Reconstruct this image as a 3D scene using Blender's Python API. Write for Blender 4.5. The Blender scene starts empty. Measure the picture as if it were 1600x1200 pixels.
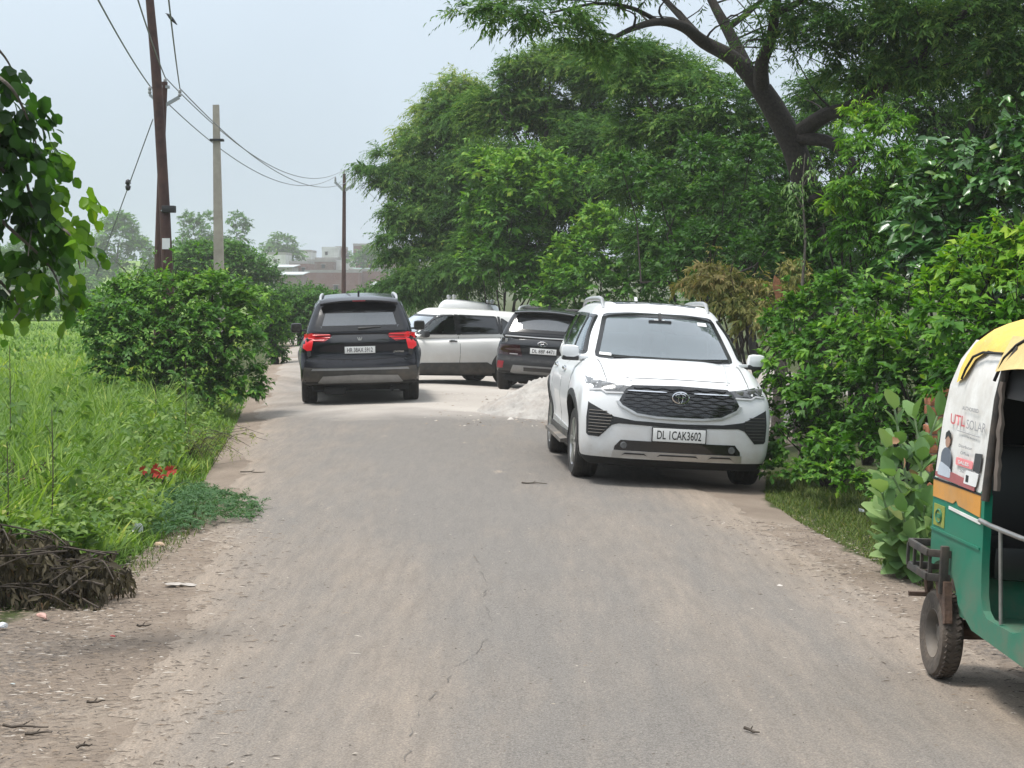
import bpy, bmesh, math, random
import numpy as np
from mathutils import Vector, Matrix
from mathutils.bvhtree import BVHTree
from mathutils.geometry import delaunay_2d_cdt

random.seed(7)
RNG = np.random.default_rng(11)
SC = bpy.context.scene
COL = SC.collection
CAM_H = 1.85
FPX = 3000.0
HOR = 447.0

def at(px, py, Y):
    """photo pixel and distance -> point in the place"""
    return Vector(((px - 800.0) / FPX * Y, Y, CAM_H + (HOR - py) / FPX * Y))

# ------------------------------------------------------------------ the lie of the land
def sstep(a, b, x):
    t = np.clip((np.asarray(x, float) - a) / (b - a), 0, 1)
    return t * t * (3 - 2 * t)
def xl(y): return -0.75 - 0.105 * np.asarray(y, float)
def xr(y): return 3.2 - 0.08 * np.asarray(y, float)
def gz(x, y):
    x = np.asarray(x, float); y = np.asarray(y, float)
    c = 0.5 * (xl(y) + xr(y))
    d = np.clip(np.abs(x - c), 0, 2.65)
    z = 0.04 - 0.018 * d * d
    z = z - 0.20 * sstep(34.3, 37.2, y) * sstep(-5.2, -3.9, x) * (1 - sstep(70, 100, y))
    z = z + 0.18 * sstep(0.7, 3.5, (xl(y) - x)) * sstep(8, 14, y) * (1 - sstep(40, 70, y))
    z = z + 0.12 * sstep(3.0, 5.5, x) * sstep(8, 14, y)
    z = z + 8.0 * sstep(345, 455, y)
    z = z + 0.016 * np.sin(x * 1.7 + 0.6 * y) * np.cos(y * 1.1 - 0.4 * x)
    return z

# ------------------------------------------------------------------ object helpers
def tag(o, label=None, cat=None, group=None, kind=None):
    if label: o['label'] = label
    if cat: o['category'] = cat
    if group: o['group'] = group
    if kind: o['kind'] = kind
    return o
def empty(name, loc=(0, 0, 0), rot=(0, 0, 0)):
    o = bpy.data.objects.new(name, None)
    o.empty_display_size = 0.2
    o.location = loc; o.rotation_euler = rot
    COL.objects.link(o)
    return o
def link(name, me, parent=None, loc=None, rot=None):
    o = bpy.data.objects.new(name, me)
    COL.objects.link(o)
    if parent is not None: o.parent = parent
    if loc is not None: o.location = loc
    if rot is not None: o.rotation_euler = rot
    return o
def smooth(me, deg=35):
    me.shade_smooth()
    me.set_sharp_from_angle(angle=math.radians(deg))

class MB:
    """collects shapes, links them as one mesh object"""
    def __init__(s): s.v = []; s.f = []; s.mi = []; s.cur = 0
    def add(s, vs, fs):
        b = len(s.v)
        s.v += [tuple(p) for p in vs]
        s.f += [tuple(i + b for i in f) for f in fs]
        s.mi += [s.cur] * len(fs)
        return s
    def box(s, c, size, rot=None, bevel=0.0):
        bm = bmesh.new()
        bmesh.ops.create_cube(bm, size=1.0)
        for v in bm.verts: v.co = Vector((v.co.x * size[0], v.co.y * size[1], v.co.z * size[2]))
        if bevel > 0:
            bmesh.ops.bevel(bm, geom=bm.edges[:], offset=bevel, segments=2, affect='EDGES', profile=0.6)
        M = rot.to_4x4() if rot is not None else Matrix()
        vs = [(M @ v.co) + Vector(c) for v in bm.verts]
        bm.verts.index_update()
        fs = [[v.index for v in f.verts] for f in bm.faces]
        bm.free()
        return s.add(vs, fs)
    def bar(s, a, b, w, h=None, bevel=0.0):
        a = Vector(a); b = Vector(b); d = b - a
        h = h or w
        q = d.to_track_quat('X', 'Z').to_matrix()
        return s.box((a + b) / 2, (d.length, w, h), q, bevel)
    def tube(s, pts, rad, n=8, caps=True):
        pts = [Vector(p) for p in pts]
        if not hasattr(rad, '__len__'): rad = [rad] * len(pts)
        vs = []; fs = []
        prev = None
        for i, p in enumerate(pts):
            d = (pts[min(i + 1, len(pts) - 1)] - pts[max(i - 1, 0)])
            if d.length < 1e-9: d = Vector((0, 0, 1))
            d.normalize()
            if prev is None:
                u = d.orthogonal().normalized()
            else:
                u = (prev - d * prev.dot(d))
                u = u.normalized() if u.length > 1e-6 else d.orthogonal().normalized()
            prev = u
            w = d.cross(u)
            for k in range(n):
                a = 2 * math.pi * k / n
                vs.append(p + (u * math.cos(a) + w * math.sin(a)) * rad[i])
        for i in range(len(pts) - 1):
            for k in range(n):
                fs.append((i * n + k, i * n + (k + 1) % n, (i + 1) * n + (k + 1) % n, (i + 1) * n + k))
        if caps:
            fs.append(tuple(reversed(range(n))))
            fs.append(tuple(range((len(pts) - 1) * n, len(pts) * n)))
        return s.add(vs, fs)
    def lathe(s, prof, c=(0, 0, 0), axis='z', n=32, closed=False):
        """prof: (radius, height) pairs round an axis"""
        vs = []; fs = []
        m = len(prof)
        for r, h in prof:
            for k in range(n):
                a = 2 * math.pi * k / n
                ca, sa = r * math.cos(a), r * math.sin(a)
                p = {'z': (ca, sa, h), 'y': (sa, h, ca), 'x': (h, ca, sa)}[axis]
                vs.append(Vector(p) + Vector(c))
        rng = range(m) if closed else range(m - 1)
        for i in rng:
            j = (i + 1) % m
            for k in range(n):
                fs.append((i * n + k, i * n + (k + 1) % n, j * n + (k + 1) % n, j * n + k))
        return s.add(vs, fs)
    def prism(s, poly, axis, a, b):
        """extrude a 2D outline between a and b along an axis"""
        n = len(poly)
        def P(q, h):
            return {'x': (h, q[0], q[1]), 'y': (q[0], h, q[1]), 'z': (q[0], q[1], h)}[axis]
        vs = [P(q, a) for q in poly] + [P(q, b) for q in poly]
        fs = [tuple(range(n)), tuple(range(2 * n - 1, n - 1, -1))]
        for i in range(n):
            j = (i + 1) % n
            fs.append((i, i + n, j + n, j))
        return s.add(vs, fs)
    def grid(s, G, flip=False):
        """G: rows of points"""
        r = len(G); c = len(G[0])
        vs = [p for row in G for p in row]
        fs = []
        for i in range(r - 1):
            for j in range(c - 1):
                f = (i * c + j, i * c + j + 1, (i + 1) * c + j + 1, (i + 1) * c + j)
                fs.append(f[::-1] if flip else f)
        return s.add(vs, fs)
    def mesh(s, name, mats, deg=35, fix=True):
        me = bpy.data.meshes.new(name)
        me.from_pydata(s.v, [], s.f)
        if not isinstance(mats, (list, tuple)): mats = [mats]
        for m in mats: me.materials.append(m)
        if len(mats) > 1: me.polygons.foreach_set('material_index', s.mi)
        if fix:
            bm = bmesh.new(); bm.from_mesh(me)
            bmesh.ops.recalc_face_normals(bm, faces=bm.faces)
            bm.to_mesh(me); bm.free()
        me.update()
        smooth(me, deg)
        return me
    def build(s, name, mats, parent=None, deg=35, loc=None, rot=None, fix=True):
        return link(name, s.mesh(name, mats, deg, fix), parent, loc, rot)

def fast_mesh(name, V, loops, sizes, mats, attrs=None):
    me = bpy.data.meshes.new(name)
    V = np.ascontiguousarray(V, dtype=np.float32)
    me.vertices.add(len(V)); me.vertices.foreach_set('co', V.ravel())
    loops = np.ascontiguousarray(loops, dtype=np.int32)
    sizes = np.ascontiguousarray(sizes, dtype=np.int32)
    me.loops.add(len(loops)); me.loops.foreach_set('vertex_index', loops)
    me.polygons.add(len(sizes))
    st = np.zeros(len(sizes), np.int32); st[1:] = np.cumsum(sizes)[:-1]
    me.polygons.foreach_set('loop_start', st)
    try: me.polygons.foreach_set('loop_total', sizes)
    except Exception: pass
    for m in (mats if isinstance(mats, (list, tuple)) else [mats]): me.materials.append(m)
    for k, a in (attrs or {}).items():
        at_ = me.attributes.new(k, 'FLOAT', 'POINT')
        at_.data.foreach_set('value', np.ascontiguousarray(a, dtype=np.float32))
    me.update(calc_edges=True)
    return me

# ------------------------------------------------------------------ materials
def nodes_of(name):
    m = bpy.data.materials.new(name); m.use_nodes = True
    nt = m.node_tree
    for n in list(nt.nodes): nt.nodes.remove(n)
    out = nt.nodes.new('ShaderNodeOutputMaterial')
    return m, nt, out
def N(nt, typ, ins=None, **props):
    n = nt.nodes.new(typ)
    for k, v in props.items(): setattr(n, k, v)
    for k, v in (ins or {}).items():
        sock = n.inputs[k]
        if hasattr(v, 'links') or isinstance(v, bpy.types.NodeSocket): nt.links.new(v, sock)
        else: sock.default_value = v
    return n
def rgba(c): return (c[0], c[1], c[2], 1.0)
def mixc(nt, fac, a, b, mode='MIX'):
    n = nt.nodes.new('ShaderNodeMix'); n.data_type = 'RGBA'; n.blend_type = mode
    for i, v in ((0, fac), (6, a), (7, b)):
        if isinstance(v, bpy.types.NodeSocket): nt.links.new(v, n.inputs[i])
        else: n.inputs[i].default_value = rgba(v) if i else v
    return n.outputs[2]
def math_(nt, op, a, b=0.0, clamp=False):
    n = nt.nodes.new('ShaderNodeMath'); n.operation = op; n.use_clamp = clamp
    for i, v in ((0, a), (1, b)):
        if isinstance(v, bpy.types.NodeSocket): nt.links.new(v, n.inputs[i])
        else: n.inputs[i].default_value = v
    return n.outputs[0]
def ramp(nt, fac, stops):
    n = nt.nodes.new('ShaderNodeValToRGB')
    el = n.color_ramp.elements
    while len(el) < len(stops): el.new(0.5)
    for e, (p, c) in zip(el, stops):
        e.position = p; e.color = rgba(c) if hasattr(c, '__len__') else (c, c, c, 1)
    nt.links.new(fac, n.inputs[0])
    return n.outputs[0]
def noise(nt, scale, detail=3.0, rough=0.55, vec=None, dist=0.0):
    n = N(nt, 'ShaderNodeTexNoise', {'Scale': scale, 'Detail': detail, 'Roughness': rough, 'Distortion': dist})
    if vec is not None: nt.links.new(vec, n.inputs['Vector'])
    return n.outputs['Fac']
def coords(nt, scale=(1, 1, 1), kind='Object', rot=(0, 0, 0)):
    t = N(nt, 'ShaderNodeTexCoord')
    m = N(nt, 'ShaderNodeMapping', {'Vector': t.outputs[kind], 'Scale': scale, 'Rotation': rot})
    return m.outputs[0]

def plain(name, col, rough=0.5, metal=0.0, var=0.12, vscale=8.0, bump=0.0, bscale=60.0, coat=0.0, spec=0.5, dirt=None, dirt_amt=0.0):
    m, nt, out = nodes_of(name)
    c = coords(nt)
    n1 = noise(nt, vscale, 4, 0.6, c)
    lo = tuple(x * (1 - var) for x in col); hi = tuple(min(1, x * (1 + var)) for x in col)
    cc = ramp(nt, n1, [(0.3, lo), (0.7, hi)])
    if dirt is not None:
        n2 = noise(nt, vscale * 0.35, 6, 0.7, c)
        k = ramp(nt, n2, [(0.45, 0.0), (0.7, dirt_amt)])
        cc = mixc(nt, k, cc, dirt)
    b = N(nt, 'ShaderNodeBsdfPrincipled', {'Base Color': cc, 'Roughness': rough, 'Metallic': metal,
          'Coat Weight': coat, 'Coat Roughness': 0.06, 'Specular IOR Level': spec})
    if bump > 0:
        bp = N(nt, 'ShaderNodeBump', {'Strength': bump, 'Distance': 0.02, 'Height': noise(nt, bscale, 5, 0.6, c)})
        nt.links.new(bp.outputs[0], b.inputs['Normal'])
    nt.links.new(b.outputs[0], out.inputs[0])
    return m

def paint(name, col, rough=0.28, coat=0.38, metal=0.0, dusty=(0.42, 0.35, 0.28), dust=0.5, low=0.25, high=0.75):
    """car paint with road dust low on the body"""
    m, nt, out = nodes_of(name)
    c = coords(nt)
    sep = N(nt, 'ShaderNodeSeparateXYZ', {'Vector': c})
    h = N(nt, 'ShaderNodeMapRange', {'Value': sep.outputs[2], 'From Min': high, 'From Max': low, 'To Min': 0.0, 'To Max': 1.0})
    n1 = noise(nt, 5.0, 6, 0.7, c)
    k = math_(nt, 'MULTIPLY', h.outputs[0], ramp(nt, n1, [(0.35, 0.15), (0.75, 1.0)]))
    k = math_(nt, 'MULTIPLY', k, dust)
    cc = mixc(nt, k, col, dusty)
    rg = math_(nt, 'ADD', math_(nt, 'MULTIPLY', k, 0.5), rough)
    ct = math_(nt, 'MULTIPLY', math_(nt, 'SUBTRACT', 1.0, k, True), coat)
    b = N(nt, 'ShaderNodeBsdfPrincipled', {'Base Color': cc, 'Roughness': rg, 'Metallic': metal, 'Specular IOR Level': .2, 'Coat Weight': ct, 'Coat Roughness': 0.04})
    nt.links.new(b.outputs[0], out.inputs[0])
    return m

def glass(name, tint, refl=1.0, rough=0.03, film=0.0, filmcol=(0.35, 0.38, 0.4)):
    """window pane: tinted see-through plus mirror-like sheen, optional pale film in place of sky reflection"""
    m, nt, out = nodes_of(name)
    tr = N(nt, 'ShaderNodeBsdfTransparent', {'Color': rgba(tint)})
    gl = N(nt, 'ShaderNodeBsdfGlossy', {'Color': (0.95, 0.97, 1, 1), 'Roughness': rough})
    ge = N(nt, 'ShaderNodeNewGeometry')
    dt = N(nt, 'ShaderNodeVectorMath', {0: ge.outputs['Normal'], 1: ge.outputs['Incoming']}, operation='DOT_PRODUCT')
    q = math_(nt, 'POWER', math_(nt, 'SUBTRACT', 1.0, math_(nt, 'ABSOLUTE', dt.outputs['Value']), True), 5.0)
    f = math_(nt, 'MULTIPLY', math_(nt, 'ADD', .045, math_(nt, 'MULTIPLY', q, .95)), refl, True)
    mx = N(nt, 'ShaderNodeMixShader', {0: f, 1: tr.outputs[0], 2: gl.outputs[0]})
    last = mx.outputs[0]
    if film > 0:
        df = N(nt, 'ShaderNodeBsdfDiffuse', {'Color': rgba(filmcol)})  # flat pale colour stands in for sky reflected on the pane
        k = ramp(nt, noise(nt, 3.0, 5, 0.6, coords(nt)), [(0.3, film * 0.6), (0.7, film)])
        m2 = N(nt, 'ShaderNodeMixShader', {0: k, 1: last, 2: df.outputs[0]})
        last = m2.outputs[0]
    nt.links.new(last, out.inputs[0])
    return m

def leaf_mat(name, dark, mid, light, trans=0.3, rough=0.5, spec=0.22):
    m, nt, out = nodes_of(name)
    a = N(nt, 'ShaderNodeAttribute', attribute_name='tint')
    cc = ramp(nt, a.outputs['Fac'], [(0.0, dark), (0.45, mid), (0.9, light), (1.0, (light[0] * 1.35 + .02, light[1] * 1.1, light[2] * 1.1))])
    b = N(nt, 'ShaderNodeBsdfPrincipled', {'Base Color': cc, 'Roughness': rough, 'Specular IOR Level': spec})
    tc = mixc(nt, 1.0, cc, (1.25, 1.35, 0.6), 'MULTIPLY')
    t = N(nt, 'ShaderNodeBsdfTranslucent', {'Color': tc})
    mx = N(nt, 'ShaderNodeMixShader', {0: trans, 1: b.outputs[0], 2: t.outputs[0]})
    nt.links.new(mx.outputs[0], out.inputs[0])
    return m

M = {}
def mats():
    M['white_paint'] = paint('white_paint', (0.68, 0.69, 0.70), dust=0.55)
    M['ivory_paint'] = paint('ivory_paint', (0.70, 0.69, 0.66), dust=0.6, low=0.2, high=0.95)
    M['black_paint'] = paint('black_paint', (0.007, 0.008, 0.013), dust=0.12, rough=0.2)
    M['charcoal_paint'] = paint('charcoal_paint', (0.016, 0.017, 0.019), dust=0.28, rough=0.25)
    M['trim'] = plain('black_trim', (0.018, 0.018, 0.019), 0.5, var=0.2)
    M['gloss_trim'] = plain('gloss_black_trim', (0.010, 0.010, 0.011), 0.12, coat=0.6)
    M['under'] = plain('underbody', (0.012, 0.012, 0.012), 0.9)
    M['clad'] = plain('grey_cladding', (0.045, 0.043, 0.040), 0.6, var=0.25, dirt=(0.2, 0.16, 0.12), dirt_amt=0.3)
    M['dusty_clad'] = plain('dusty_cladding', (0.10, 0.092, 0.082), 0.7, var=0.25, dirt=(0.26, 0.21, 0.16), dirt_amt=0.5)
    M['silver'] = plain('silver_trim', (0.50, 0.50, 0.50), 0.35, 0.7)
    M['skid'] = plain('satin_grey_trim', (0.26, 0.26, 0.26), 0.45, 0.3)
    M['chrome'] = plain('chrome', (0.80, 0.80, 0.82), 0.12, 1.0, var=0.02)
    M['tyre'] = plain('tyre_rubber', (0.022, 0.021, 0.020), 0.85, var=0.3, vscale=14, bump=0.25, bscale=40, dirt=(0.12, 0.095, 0.075), dirt_amt=0.35)
    M['dusty_tyre'] = plain('dusty_tyre', (0.07, 0.058, 0.048), 0.9, var=0.3, vscale=10, bump=0.35, bscale=50, dirt=(0.19, 0.145, 0.11), dirt_amt=0.6)
    M['rim'] = plain('alloy', (0.38, 0.37, 0.36), 0.35, 0.8)
    M['dark_rim'] = plain('dark_alloy', (0.06, 0.06, 0.06), 0.4, 0.5)
    M['interior'] = plain('cabin_trim', (0.035, 0.034, 0.033), 0.8)
    M['lining'] = plain('roof_lining', (0.25, 0.24, 0.23), 0.9)
    M['seat'] = plain('seat_cover', (0.03, 0.028, 0.027), 0.65)
    M['frit'] = plain('window_surround', (0.008, 0.008, 0.009), 0.15)
    M['glass'] = glass('clear_glass', (0.55, 0.62, 0.60), 1.3)
    M['screen'] = glass('windscreen_glass', (0.34, 0.40, 0.40), 3.4, film=0.15, filmcol=(0.42, 0.50, 0.54))
    M['privacy'] = glass('dark_glass', (0.06, 0.065, 0.065), 1.5)
    M['rear_glass'] = glass('rear_glass', (0.26, 0.28, 0.28), 3.2, film=0.12)
    M['plate'] = plain('plate_white', (0.74, 0.74, 0.73), 0.45, var=0.04)
    M['ink'] = plain('plate_black', (0.012, 0.012, 0.013), 0.5)
    M['lens'] = plain('lamp_lens', (0.10, 0.104, 0.108), 0.16, 0.0, coat=0.35, var=0.3, vscale=25)
    M['lens_dark'] = plain('lamp_dark', (0.05, 0.05, 0.055), 0.08, coat=1.0, var=0.4, vscale=30)
    M['drl'] = plain('lamp_white', (0.55, 0.55, 0.56), 0.3)
    m, nt, out = nodes_of('tail_lamp_red')
    b = N(nt, 'ShaderNodeBsdfPrincipled', {'Base Color': (0.50, 0.008, 0.014, 1), 'Roughness': 0.35, 'Coat Weight': 0.1,
          'Emission Color': (1.0, 0.03, 0.04, 1), 'Emission Strength': 0.16})
    nt.links.new(b.outputs[0], out.inputs[0]); M['red_lamp'] = m
    M['red_dull'] = plain('reflector_red', (0.26, 0.012, 0.022), 0.35, coat=0.15)
    M['red_smoke'] = plain('tail_lamp_smoked', (0.030, 0.008, 0.009), 0.12, coat=1.0)
# ------------------------------------------------------------------ vehicle bodies
def tab(T, x):
    T = sorted(T)
    return np.interp(x, [a for a, _ in T], [b for _, b in T])
def stab(T, x):
    """smooth table lookup (monotone-ish cubic through samples)"""
    T = sorted(T); xs = np.array([a for a, _ in T]); ys = np.array([b for _, b in T], float)
    x = np.clip(np.asarray(x, float), xs[0], xs[-1])
    m = np.gradient(ys, xs)
    i = np.clip(np.searchsorted(xs, x) - 1, 0, len(xs) - 2)
    h = xs[i + 1] - xs[i]; t = (x - xs[i]) / h
    return ((2*t**3-3*t**2+1)*ys[i] + (t**3-2*t**2+t)*h*m[i] + (-2*t**3+3*t**2)*ys[i+1] + (t**3-t**2)*h*m[i+1])

def rounded_box(half, r, n):
    """welded lattice on a rounded box: real coordinates, normalised coordinates, quads"""
    ax = []
    for h, k in zip(half, n):
        e = 1 - r / h
        mid = np.linspace(-e, e, k)
        c = e + (1 - e) * np.array([0.18, 0.36, 0.55, 0.78, 1.0])
        ax.append(np.concatenate([-c[::-1], mid, c]))
    nx, ny, nz = [len(a) for a in ax]
    idx = {}; P = []
    def vid(i, j, k):
        key = (i, j, k)
        if key not in idx:
            idx[key] = len(P); P.append((ax[0][i], ax[1][j], ax[2][k]))
        return idx[key]
    Q = []
    for i in range(nx - 1):
        for j in range(ny - 1):
            Q.append((vid(i, j, nz-1), vid(i+1, j, nz-1), vid(i+1, j+1, nz-1), vid(i, j+1, nz-1)))
            Q.append((vid(i, j, 0), vid(i, j+1, 0), vid(i+1, j+1, 0), vid(i+1, j, 0)))
    for i in range(nx - 1):
        for k in range(nz - 1):
            Q.append((vid(i, 0, k), vid(i+1, 0, k), vid(i+1, 0, k+1), vid(i, 0, k+1)))
            Q.append((vid(i, ny-1, k), vid(i, ny-1, k+1), vid(i+1, ny-1, k+1), vid(i+1, ny-1, k)))
    for j in range(ny - 1):
        for k in range(nz - 1):
            Q.append((vid(nx-1, j, k), vid(nx-1, j+1, k), vid(nx-1, j+1, k+1), vid(nx-1, j, k+1)))
            Q.append((vid(0, j, k), vid(0, j, k+1), vid(0, j+1, k+1), vid(0, j+1, k)))
    P = np.array(P); half = np.array(half)
    p = P * half
    inner = np.clip(p, -(half - r), half - r)
    d = p - inner
    l = np.linalg.norm(d, axis=1, keepdims=True); l[l == 0] = 1
    # keep flat faces flat: only points in an edge zone move
    q = inner + d / l * r
    return q / half, Q

def poly_inset(poly, d):
    n = len(poly); out = []
    A = sum(poly[i][0] * poly[(i+1) % n][1] - poly[(i+1) % n][0] * poly[i][1] for i in range(n))
    s = 1 if A > 0 else -1
    for i in range(n):
        p0, p1, p2 = (np.array(poly[k % n], float) for k in (i - 1, i, i + 1))
        e1 = p1 - p0; e2 = p2 - p1
        e1 /= (np.linalg.norm(e1) + 1e-9); e2 /= (np.linalg.norm(e2) + 1e-9)
        n1 = np.array((-e1[1], e1[0])) * s; n2 = np.array((-e2[1], e2[0])) * s
        b = n1 + n2; L = np.linalg.norm(b)
        b = b / L if L > 1e-6 else n1
        c = max(0.45, float(b @ n1))
        out.append(tuple(p1 + b * d / c))
    return out
def round_poly(poly, r=0.03, k=3):
    n = len(poly); out = []
    for i in range(n):
        p0, p1, p2 = (np.array(poly[j % n], float) for j in (i - 1, i, i + 1))
        l1 = np.linalg.norm(p0 - p1); l2 = np.linalg.norm(p2 - p1)
        rr = min(r, 0.42 * l1, 0.42 * l2)
        a = p1 + (p0 - p1) / l1 * rr; b = p1 + (p2 - p1) / l2 * rr
        for t in np.linspace(0, 1, k):
            out.append(tuple((1-t)**2 * a + 2*t*(1-t) * p1 + t*t * b))
    return out
def in_poly(poly, X, Y):
    X = np.asarray(X, float); Y = np.asarray(Y, float)
    c = np.zeros(X.shape, bool); n = len(poly)
    for i in range(n):
        x1, y1 = poly[i]; x2, y2 = poly[i - 1]
        cond = (y1 > Y) != (y2 > Y)
        with np.errstate(divide='ignore', invalid='ignore'):
            xi = (x2 - x1) * (Y - y1) / (y2 - y1 + 1e-12) + x1
        c ^= cond & (X < xi)
    return c
def subdivide(poly, step):
    out = []
    for i in range(len(poly)):
        a = np.array(poly[i], float); b = np.array(poly[(i+1) % len(poly)], float)
        k = max(1, int(np.linalg.norm(b - a) / step))
        for t in range(k): out.append(tuple(a + (b - a) * t / k))
    return out
def mir(poly): return [(-a, b) for a, b in poly][::-1]

AX = {'+x': (0, 1), '-x': (0, -1), '+y': (1, 1), '-y': (1, -1), '+z': (2, 1), '-z': (2, -1)}
def lay(bvh, poly, axis, off=0.004, thick=0.02, step=0.06, hole=None):
    """an outline laid onto the body surface: returns vertices and faces of a thin shaped plate"""
    k, s = AX[axis]
    poly = subdivide(poly, step)
    loops = [poly]
    if hole is not None: loops.append(subdivide(hole, step))
    pts = []; edges = []
    for L in loops:
        b = len(pts); pts += L
        edges += [(b + i, b + (i+1) % len(L)) for i in range(len(L))]
    xs = [p[0] for p in poly]; ys = [p[1] for p in poly]
    gx = np.arange(min(xs) + step * .5, max(xs), step); gy = np.arange(min(ys) + step * .5, max(ys), step)
    if len(gx) and len(gy):
        X, Y = np.meshgrid(gx, gy); X = X.ravel(); Y = Y.ravel()
        ok = in_poly(poly_inset(poly, step * .3), X, Y)
        if hole is not None: ok &= ~in_poly(poly_inset(loops[1], -step * .3), X, Y)
        pts += list(zip(X[ok], Y[ok]))
    V2, E2, F2, *_ = delaunay_2d_cdt([Vector(p) for p in pts], edges, [], 0, 1e-6)
    V2 = [tuple(v) for v in V2]
    F2 = [list(f) for f in F2]
    cx = np.array([[sum(V2[i][0] for i in f) / len(f), sum(V2[i][1] for i in f) / len(f)] for f in F2])
    ok = in_poly(poly, cx[:, 0], cx[:, 1])
    if hole is not None: ok &= ~in_poly(loops[1], cx[:, 0], cx[:, 1])
    F2 = [f for f, o in zip(F2, ok) if o]
    used = sorted({i for f in F2 for i in f}); rm = {o: i for i, o in enumerate(used)}
    V2 = [V2[i] for i in used]; F2 = [[rm[i] for i in f] for f in F2]
    d = Vector((0, 0, 0)); d[k] = -s
    top = []; miss = []
    for i, (a, b) in enumerate(V2):
        o = Vector((0, 0, 0)); oth = [j for j in range(3) if j != k]
        o[oth[0]] = a; o[oth[1]] = b; o[k] = s * 6
        h, nrm, _, _ = bvh.ray_cast(o, d)
        if h is None or (nrm is not None and abs(nrm[k]) < 0.12 and False):
            miss.append(i); top.append(None)
        else: top.append(h)
    for i in miss:
        best = min((j for j in range(len(top)) if top[j] is not None and j not in miss), key=lambda j: (V2[j][0]-V2[i][0])**2 + (V2[j][1]-V2[i][1])**2)
        p = top[best].copy(); oth = [j for j in range(3) if j != k]
        p[oth[0]] = V2[i][0]; p[oth[1]] = V2[i][1]; top[i] = p
    n = len(top)
    vs = [p - d * off for p in top] + [p + d * (thick - off) for p in top]
    flip = (s < 0) ^ (k == 1)
    fs = []; cnt = {}
    for f in F2:
        # make counter-clockwise in 2D
        ar = sum(V2[f[i]][0] * V2[f[(i+1) % len(f)]][1] - V2[f[(i+1) % len(f)]][0] * V2[f[i]][1] for i in range(len(f)))
        if (ar < 0) ^ flip: f = f[::-1]
        fs.append(tuple(f)); fs.append(tuple(i + n for i in reversed(f)))
        for i in range(len(f)):
            e = (f[i], f[(i+1) % len(f)]); cnt[e] = 1
    for (a, b) in list(cnt):
        if (b, a) not in cnt: fs.append((b, a, a + n, b + n))
    return vs, fs

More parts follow.
